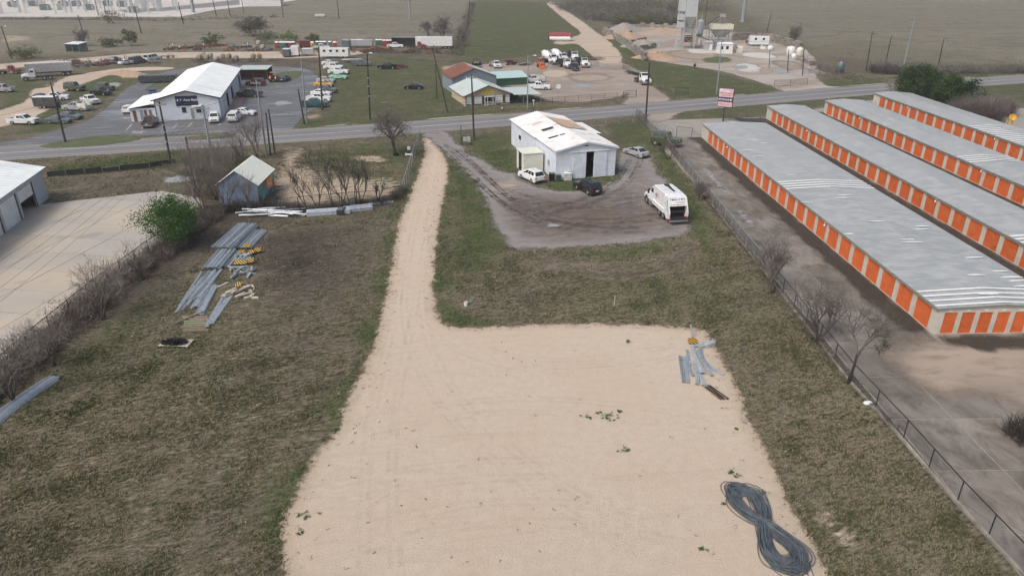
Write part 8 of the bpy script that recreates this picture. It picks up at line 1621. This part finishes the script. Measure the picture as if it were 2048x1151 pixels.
# yellow machines beyond the last storage row
p = g(1873, 203); t = thing('yellow_digger', 'small yellow digger half hidden behind the last storage roof', 'digger', p, R(150)); MB().box(-1.2, 1.2, -.9, .9, .7, 1.6).build('body', M['yellow'], t); MB().box(-.7, .4, -.7, .7, 1.6, 2.8).build('cab', M['glass'], t); MB().box(-.8, .5, -.8, .8, 2.8, 2.9).build('roof', M['yellow'], t); MB().bar((1.1, 0, 1.4), (2.6, 0, 3.2), .3).build('boom', M['yellow'], t); MB().bar((2.6, 0, 3.2), (3.4, 0, 1.4), .25).build('stick', M['yellow'], t)
for sd in (-1, 1): MB().box(-1.4, 1.4, sd * .95 - .22, sd * .95 + .22, 0, .7).build('track', M['tyre'], t)
p = g(2012, 268); t = thing('yellow_hopper', 'tilted yellow hopper on legs beyond the last storage row', 'hopper', p, R(20)); m2 = MB(); m2.lathe([(.15, -.55), (.5, .1), (.62, .4), (.56, .4), (.45, .1), (.1, -.45)], 16); m2.xf(Matrix.Translation((.4, 0, 2.9)) @ Matrix.Rotation(R(-40), 4, 'Y') @ Matrix.Rotation(R(35), 4, 'X')); m2.build('bowl', M['yellow'], t)
for x, y in ((-.8, -.7), (-.8, .7), (.9, -.7), (.9, .7)): MB().bar((x, y, -.05), (x * .3, y * .3, 2.6), .12).build('leg', M['yellow'], t)
for i, (px, py, w_) in enumerate(((1930, 232, 5), (1975, 258, 6), (2035, 285, 5))): o = pile(px, py, w_, 2.4, 1.1, 'grit', ('left', 'middle', 'right')[i] + ' grey spoil heap behind the last storage row', 30 + i)
# ------------------------------------------------------------------ substation and far things
M['subgravel'] = dirtmat('pale_substation_gravel', (.52, .48, .43), (.46, .44, .42), (.56, .53, .49)); sheet('substation_yard', [(-200, 34), (0, 34), (170, 34), (360, 34), (430, 20), (560, 6), (640, -8), (-300, -20)], 6, 4, M['subgravel'], .02)
sheet('far_road', [(250, 26), (330, 22), (430, 14), (540, 4), (600, -4), (520, -6), (420, 6), (320, 16), (240, 20)], 4, 2, M['road'], .04)
def gantry(px, py, w_, h_, nb, seed):
    rng = random.Random(seed); t = thing('substation_gantry', 'pale steel lattice gantry standing in the far substation', 'gantry', g(px, py), R(rng.uniform(-6, 6)), 'steel gantries of the substation')
    for k in range(nb + 1):
        x = -w_ / 2 + w_ * k / nb; m2 = MB(); 
        for dx, dy in ((-.4, -.4), (.4, -.4), (.4, .4), (-.4, .4)): m2.bar((x + dx, dy, 0), (x + dx * .5, dy * .5, h_), .16)
        for j in range(5): z = h_ * j / 5; m2.bar((x - .4, -.4, z), (x + .35, -.35, z + h_ / 5), .12)
        m2.build('column', M['silo'], t)
    m2 = MB()
    for y in (-.3, .3): m2.bar((-w_ / 2, y, h_), (w_ / 2, y, h_), .2)
    m2.build('beam', M['silo'], t)
    for k in range(nb * 3): x = -w_ / 2 + w_ * (k + .5) / (nb * 3); MB().cyl((x, 0, h_ - 1.8), .14, 1.7, 6).build('insulator', M['slate'], t)
rng = random.Random(77)
for k in range(34): gantry(rng.uniform(-20, 330), rng.uniform(4, 29), rng.choice((9, 14, 18)), rng.uniform(7, 13), rng.choice((1, 2)), 200 + k)
for k in range(9):
    t = thing('transformer_unit', 'grey transformer with radiator fins in the far substation', 'transformer', g(30 + k * 30 + rng.uniform(-8, 8), 12 + rng.uniform(0, 14)), 0, 'transformers of the substation'); MB().box(-2, 2, -1.4, 1.4, .1, 3.4).build('tank', M['slate'], t)
    for x in (-2.5, 2.5): MB().box(x - .4, x + .4, -1.2, 1.2, .4, 3.0).build('radiator', M['silver'], t)
    for x in (-1, 0, 1): MB().cyl((x, 0, 3.4), .15, 1.5, 6).build('bushing', M['slate'], t)
hut(525, 12, 8, 26, 12, 6, 'white', 'white', 'long white shed far away beside the far road', 'far_shed', 0); hut(105, 20, 0, 9, 5, 3.5, 'cream', 'cream', 'small cream control house in the substation', 'control_house', 1)
box_trailer(640, 35, 10, 'field_trailer', 'small white trailer far out in the field', 5, 2.2, .4, 1.6, 'white', 'white', wheels=1)
rng = random.Random(91)
for k in range(26):
    px = rng.choice((rng.uniform(130, 330), rng.uniform(560, 900), rng.uniform(330, 560))); py = 128 - px * .012 + rng.uniform(-3, 3) if px < 330 else (96 if px < 560 else 101) + rng.uniform(-4, 6)
    implement(px, py, rng.uniform(0, 180), rng.choice(('rust', 'rust', 'darkgrey', 'bronze', 'steel2')), 'scrap_implement', 'dark rusty scrap machine in the crowded row along the dirt road', rng.uniform(2.5, 5), rng.uniform(1.6, 2.6), 400 + k, 4, tall=rng.uniform(.6, 1.8)).__setitem__('group', 'scrap machines in the crowded row')
for k in range(14): px, py = 1395 + rng.uniform(0, 150), 82 + rng.uniform(0, 26); piece('plant_crate', px, py, rng.uniform(0, 3), rng.uniform(1, 2.5), rng.uniform(.8, 1.6), rng.uniform(.5, 1.7), rng.choice(('plantsteel', 'rust', 'cream', 'block')), 'dusty crate or skip lying about the concrete plant', 'crate', 'crates about the concrete plant')
# ------------------------------------------------------------------ grass and weeds
t = NT('grass_blades'); a = t.attr('tint'); n = t.noise(.25, 4); col = t.mix(t.ramp(a, .15, .75), (.048, .055, .022), (.21, .178, .115)); col = t.mix(t.ramp(a, .75, 1.0, 0, .4), col, (.13, .105, .078)); col = t.mix(t.attr('green'), col, t.mix(a, (.04, .068, .02), (.105, .135, .055))); t.base(col); t.rough(.8); t.p.inputs['Specular IOR Level'].default_value = .15; M['blades'] = t.m
nr = np.random.default_rng(7)
def scatter(n, ymin, ymax, spread=.86):
    y = ymin * (ymax / ymin) ** nr.random(n); x = nr.uniform(-1, 1, n) * (14 + spread * y); return np.stack([x, y], 1)
def noise2(P, s, seed):
    r_ = np.random.default_rng(seed); out = np.zeros(len(P))
    for k in range(8):
        th = r_.uniform(0, np.pi * 2); f = s * r_.uniform(.5, 1.8); out += np.sin(P[:, 0] * math.cos(th) * f + P[:, 1] * math.sin(th) * f + r_.uniform(0, 6.28))
    return out / 8
P = scatter(420000, 26, 120); keep = np.ones(len(P), bool)
for nm, mg in (('gravel_yard', .15), ('barn_lot', .3), ('road', .3), ('garage_asphalt', .3)): keep &= sdist(P, SHEETS[nm]) < -mg * nr.uniform(-1.6, 1, len(P))
keep &= sdist(P, LYc) < -.3; keep &= (P[:, 0] < 26.3)
P = P[keep]; gq = paint_attr(P, GREEN); gq = np.maximum(gq, FR(P)); bq = paint_attr(P, BARE); tq = paint_attr(P, TAN); cl_ = noise2(P, 1.3, 1) + .6 * noise2(P, .35, 2)
k2 = nr.random(len(P)) < np.clip(.62 + .5 * cl_ + .35 * gq - .62 * bq - .9 * tq, .03, 1); P, gq, cl_ = P[k2], gq[k2], cl_[k2]
n = len(P); ht = (.05 + .09 * nr.random(n)) * (1 + .5 * np.clip(cl_, -.5, 1)) * (1 + .25 * gq) * (1 + P[:, 1] / 260); dirn = nr.normal(0, .5, n) + .6; V = []
B3 = np.column_stack([P, np.zeros(n)]); Fs = []; tints = []; off = 0; TT = np.clip(.5 - .6 * cl_ + nr.normal(0, .3, n), 0, 1)
for k in range(3):
    a = dirn + nr.normal(0, .9, n); lean = ht * nr.uniform(.4, 1.3, n); w_ = .016 * (1 + P[:, 1] / 45); b = B3 + np.column_stack([nr.normal(0, .05, (n, 2)), np.zeros(n)])
    side = np.column_stack([-np.sin(a), np.cos(a), np.zeros(n)]) * w_[:, None]; tip_ = b + np.column_stack([np.cos(a) * lean, np.sin(a) * lean, ht * nr.uniform(.5, 1, n)]); V.append(np.stack([b - side, b + side, tip_], 1).reshape(-1, 3)); tints.append(np.repeat(np.clip(TT + nr.normal(0, .12, n), 0, 1), 3))
V = np.concatenate(V); np_mesh('grass', V, np.arange(len(V)).reshape(-1, 3), M['blades'], 'stuff', {'tint': np.concatenate(tints), 'green': np.tile(np.repeat(np.clip(gq * 1.1, 0, 1), 3), 3)})
GRASS_N = n
# weeds on the gravel
def weed(px, py, r_, h_, label, seed, grp='green weed clumps on the gravel yard'):
    nr2 = np.random.default_rng(seed); t = thing('weed_clump', label, 'weed', g(px, py), 0, grp); c = nr2.normal(0, 1, (max(3, int(r_ * 22)), 3)) * np.array([r_ * .55, r_ * .45, 0]) + np.array([0, 0, h_ * .4]); V, Fq = leaf_arrays(nr2, c, 16, .12, .05, .5); V[:, 2] = np.clip(V[:, 2], .012, None); np_mesh('leaves', V, Fq, M['leafgreen'], attrs={'tint': nr2.random(len(V)) * .5}, parent=t)
    V, F3 = twig_arrays(nr2, (0, 0, .01), 14, r_ * .5, r_ * .5, h_, .01); np_mesh('stems', V, F3, M['leafolive'], attrs={'tint': nr2.random(len(V))}, parent=t)
for i, (px, py, r_, lb) in enumerate(((1215, 832, .75, 'largest green weed patch in the middle of the gravel yard'), (1178, 834, .3, 'small weed left of the largest patch'), (1196, 826, .25, 'tiny weed just left above the largest patch'), (1240, 822, .25, 'tiny weed right above the largest patch'), (1252, 901, .35, 'weed below right of the largest patch'), (1405, 1098, .25, 'lone weed left of the coiled cable'), (1473, 952, .3, 'weed touching the top of the coiled cable'), (1461, 944, .2, 'weed left above the coiled cable'), (1446, 1008, .15, 'weed at the left side of the coiled cable'), (1260, 683, .25, 'weed near the top edge of the gravel yard'), (1525, 985, .35, 'weed at the right side of the upper cable loop'), (1470, 858, .2, 'weed above the coiled cable near the grass'), (612, 1030, .45, 'larger weed patch at the lower left edge of the gravel yard'), (600, 1062, .25, 'small weed below the lower left weed patch'), (672, 860, .4, 'weed patch at the left edge of the gravel yard'))): weed(px, py, r_, .16, lb, 300 + i)
c = []; bp = SHEETS['gravel_yard']
for i in range(len(bp)):
    a = Vector((*bp[i], 0)); b = Vector((*bp[(i + 1) % len(bp)], 0))
    if a.y < 20 or b.y < 20: continue
    for k in range(int((b - a).length * 2.6)):
        q = a.lerp(b, random.Random(i * 97 + k).random()); rr = random.Random(i * 131 + k); s_ = abs(rr.gauss(0, 1.0)); v = (Vector((2, 45, 0)) - q); v.normalize(); c.append((q.x + v.x * s_ + rr.gauss(0, .3), q.y + v.y * s_ * .3 + rr.gauss(0, .3), .03))
V, Fq = leaf_arrays(nr, np.array(c), 9, .16, .045, .4); V[:, 2] = np.clip(V[:, 2], .014, .12); np_mesh('gravel_edge_weeds', V, Fq, M['leafolive'], 'stuff', {'tint': nr.random(len(V)) * .6})
rng = random.Random(14); c = [(*g(rng.choice((rng.uniform(782, 806), rng.uniform(850, 884))) - (py - 400) * .07 * (py > 440), py)[:2], .02) for py in [rng.uniform(320, 600) for _ in range(150)]] + [(*g(rng.uniform(640, 1540), rng.uniform(670, 1140))[:2], .02) for _ in range(70)]
V, Fq = leaf_arrays(nr, np.array(c), 10, .14, .05, .3); V[:, 2] = np.clip(V[:, 2], .013, .08); np_mesh('leaf_litter', V, Fq, M['brush'], 'stuff', {'tint': np.zeros(len(V))})
# litter: pale stones and scraps
rng = random.Random(3); sv = []
for k in range(260):
    px, py = rng.choice(((rng.uniform(100, 760), rng.uniform(520, 1140)), (rng.uniform(1500, 1990), rng.uniform(640, 1140)), (rng.uniform(880, 1480), rng.uniform(480, 640)), (rng.uniform(560, 1640), rng.uniform(680, 1140)))); sv.append((*g(px, py)[:2], rng.uniform(.02, .06)))
V = []; F3 = []
for x, y, s in sv:
    n0 = len(V); V += [(x - s, y, 0), (x, y - s, 0), (x + s, y, 0), (x, y + s, 0), (x + s * .2, y, s * .8)]; F3 += [(n0, n0 + 1, n0 + 4), (n0 + 1, n0 + 2, n0 + 4), (n0 + 2, n0 + 3, n0 + 4), (n0 + 3, n0, n0 + 4)]
np_mesh('loose_stones', V, F3, mat('pale_stone', (.5, .47, .42), .9, 0, var=.2), 'stuff')
# ------------------------------------------------------------------ hazy air
hz = MB().box(-1650, 1650, -1650, 1650, -1.5, 46).build('haze', None); hz['kind'] = 'stuff'
hm = bpy.data.materials.new('haze_air'); hm.use_nodes = True; ht_ = hm.node_tree; ht_.nodes.clear(); ho = ht_.nodes.new('ShaderNodeOutputMaterial'); hv = ht_.nodes.new('ShaderNodeVolumePrincipled'); hv.inputs['Color'].default_value = (.93, .97, 1, 1); hv.inputs['Density'].default_value = .00025; hv.inputs['Anisotropy'].default_value = .2; ht_.links.new(hv.outputs[0], ho.inputs['Volume']); hz.data.materials.append(hm)
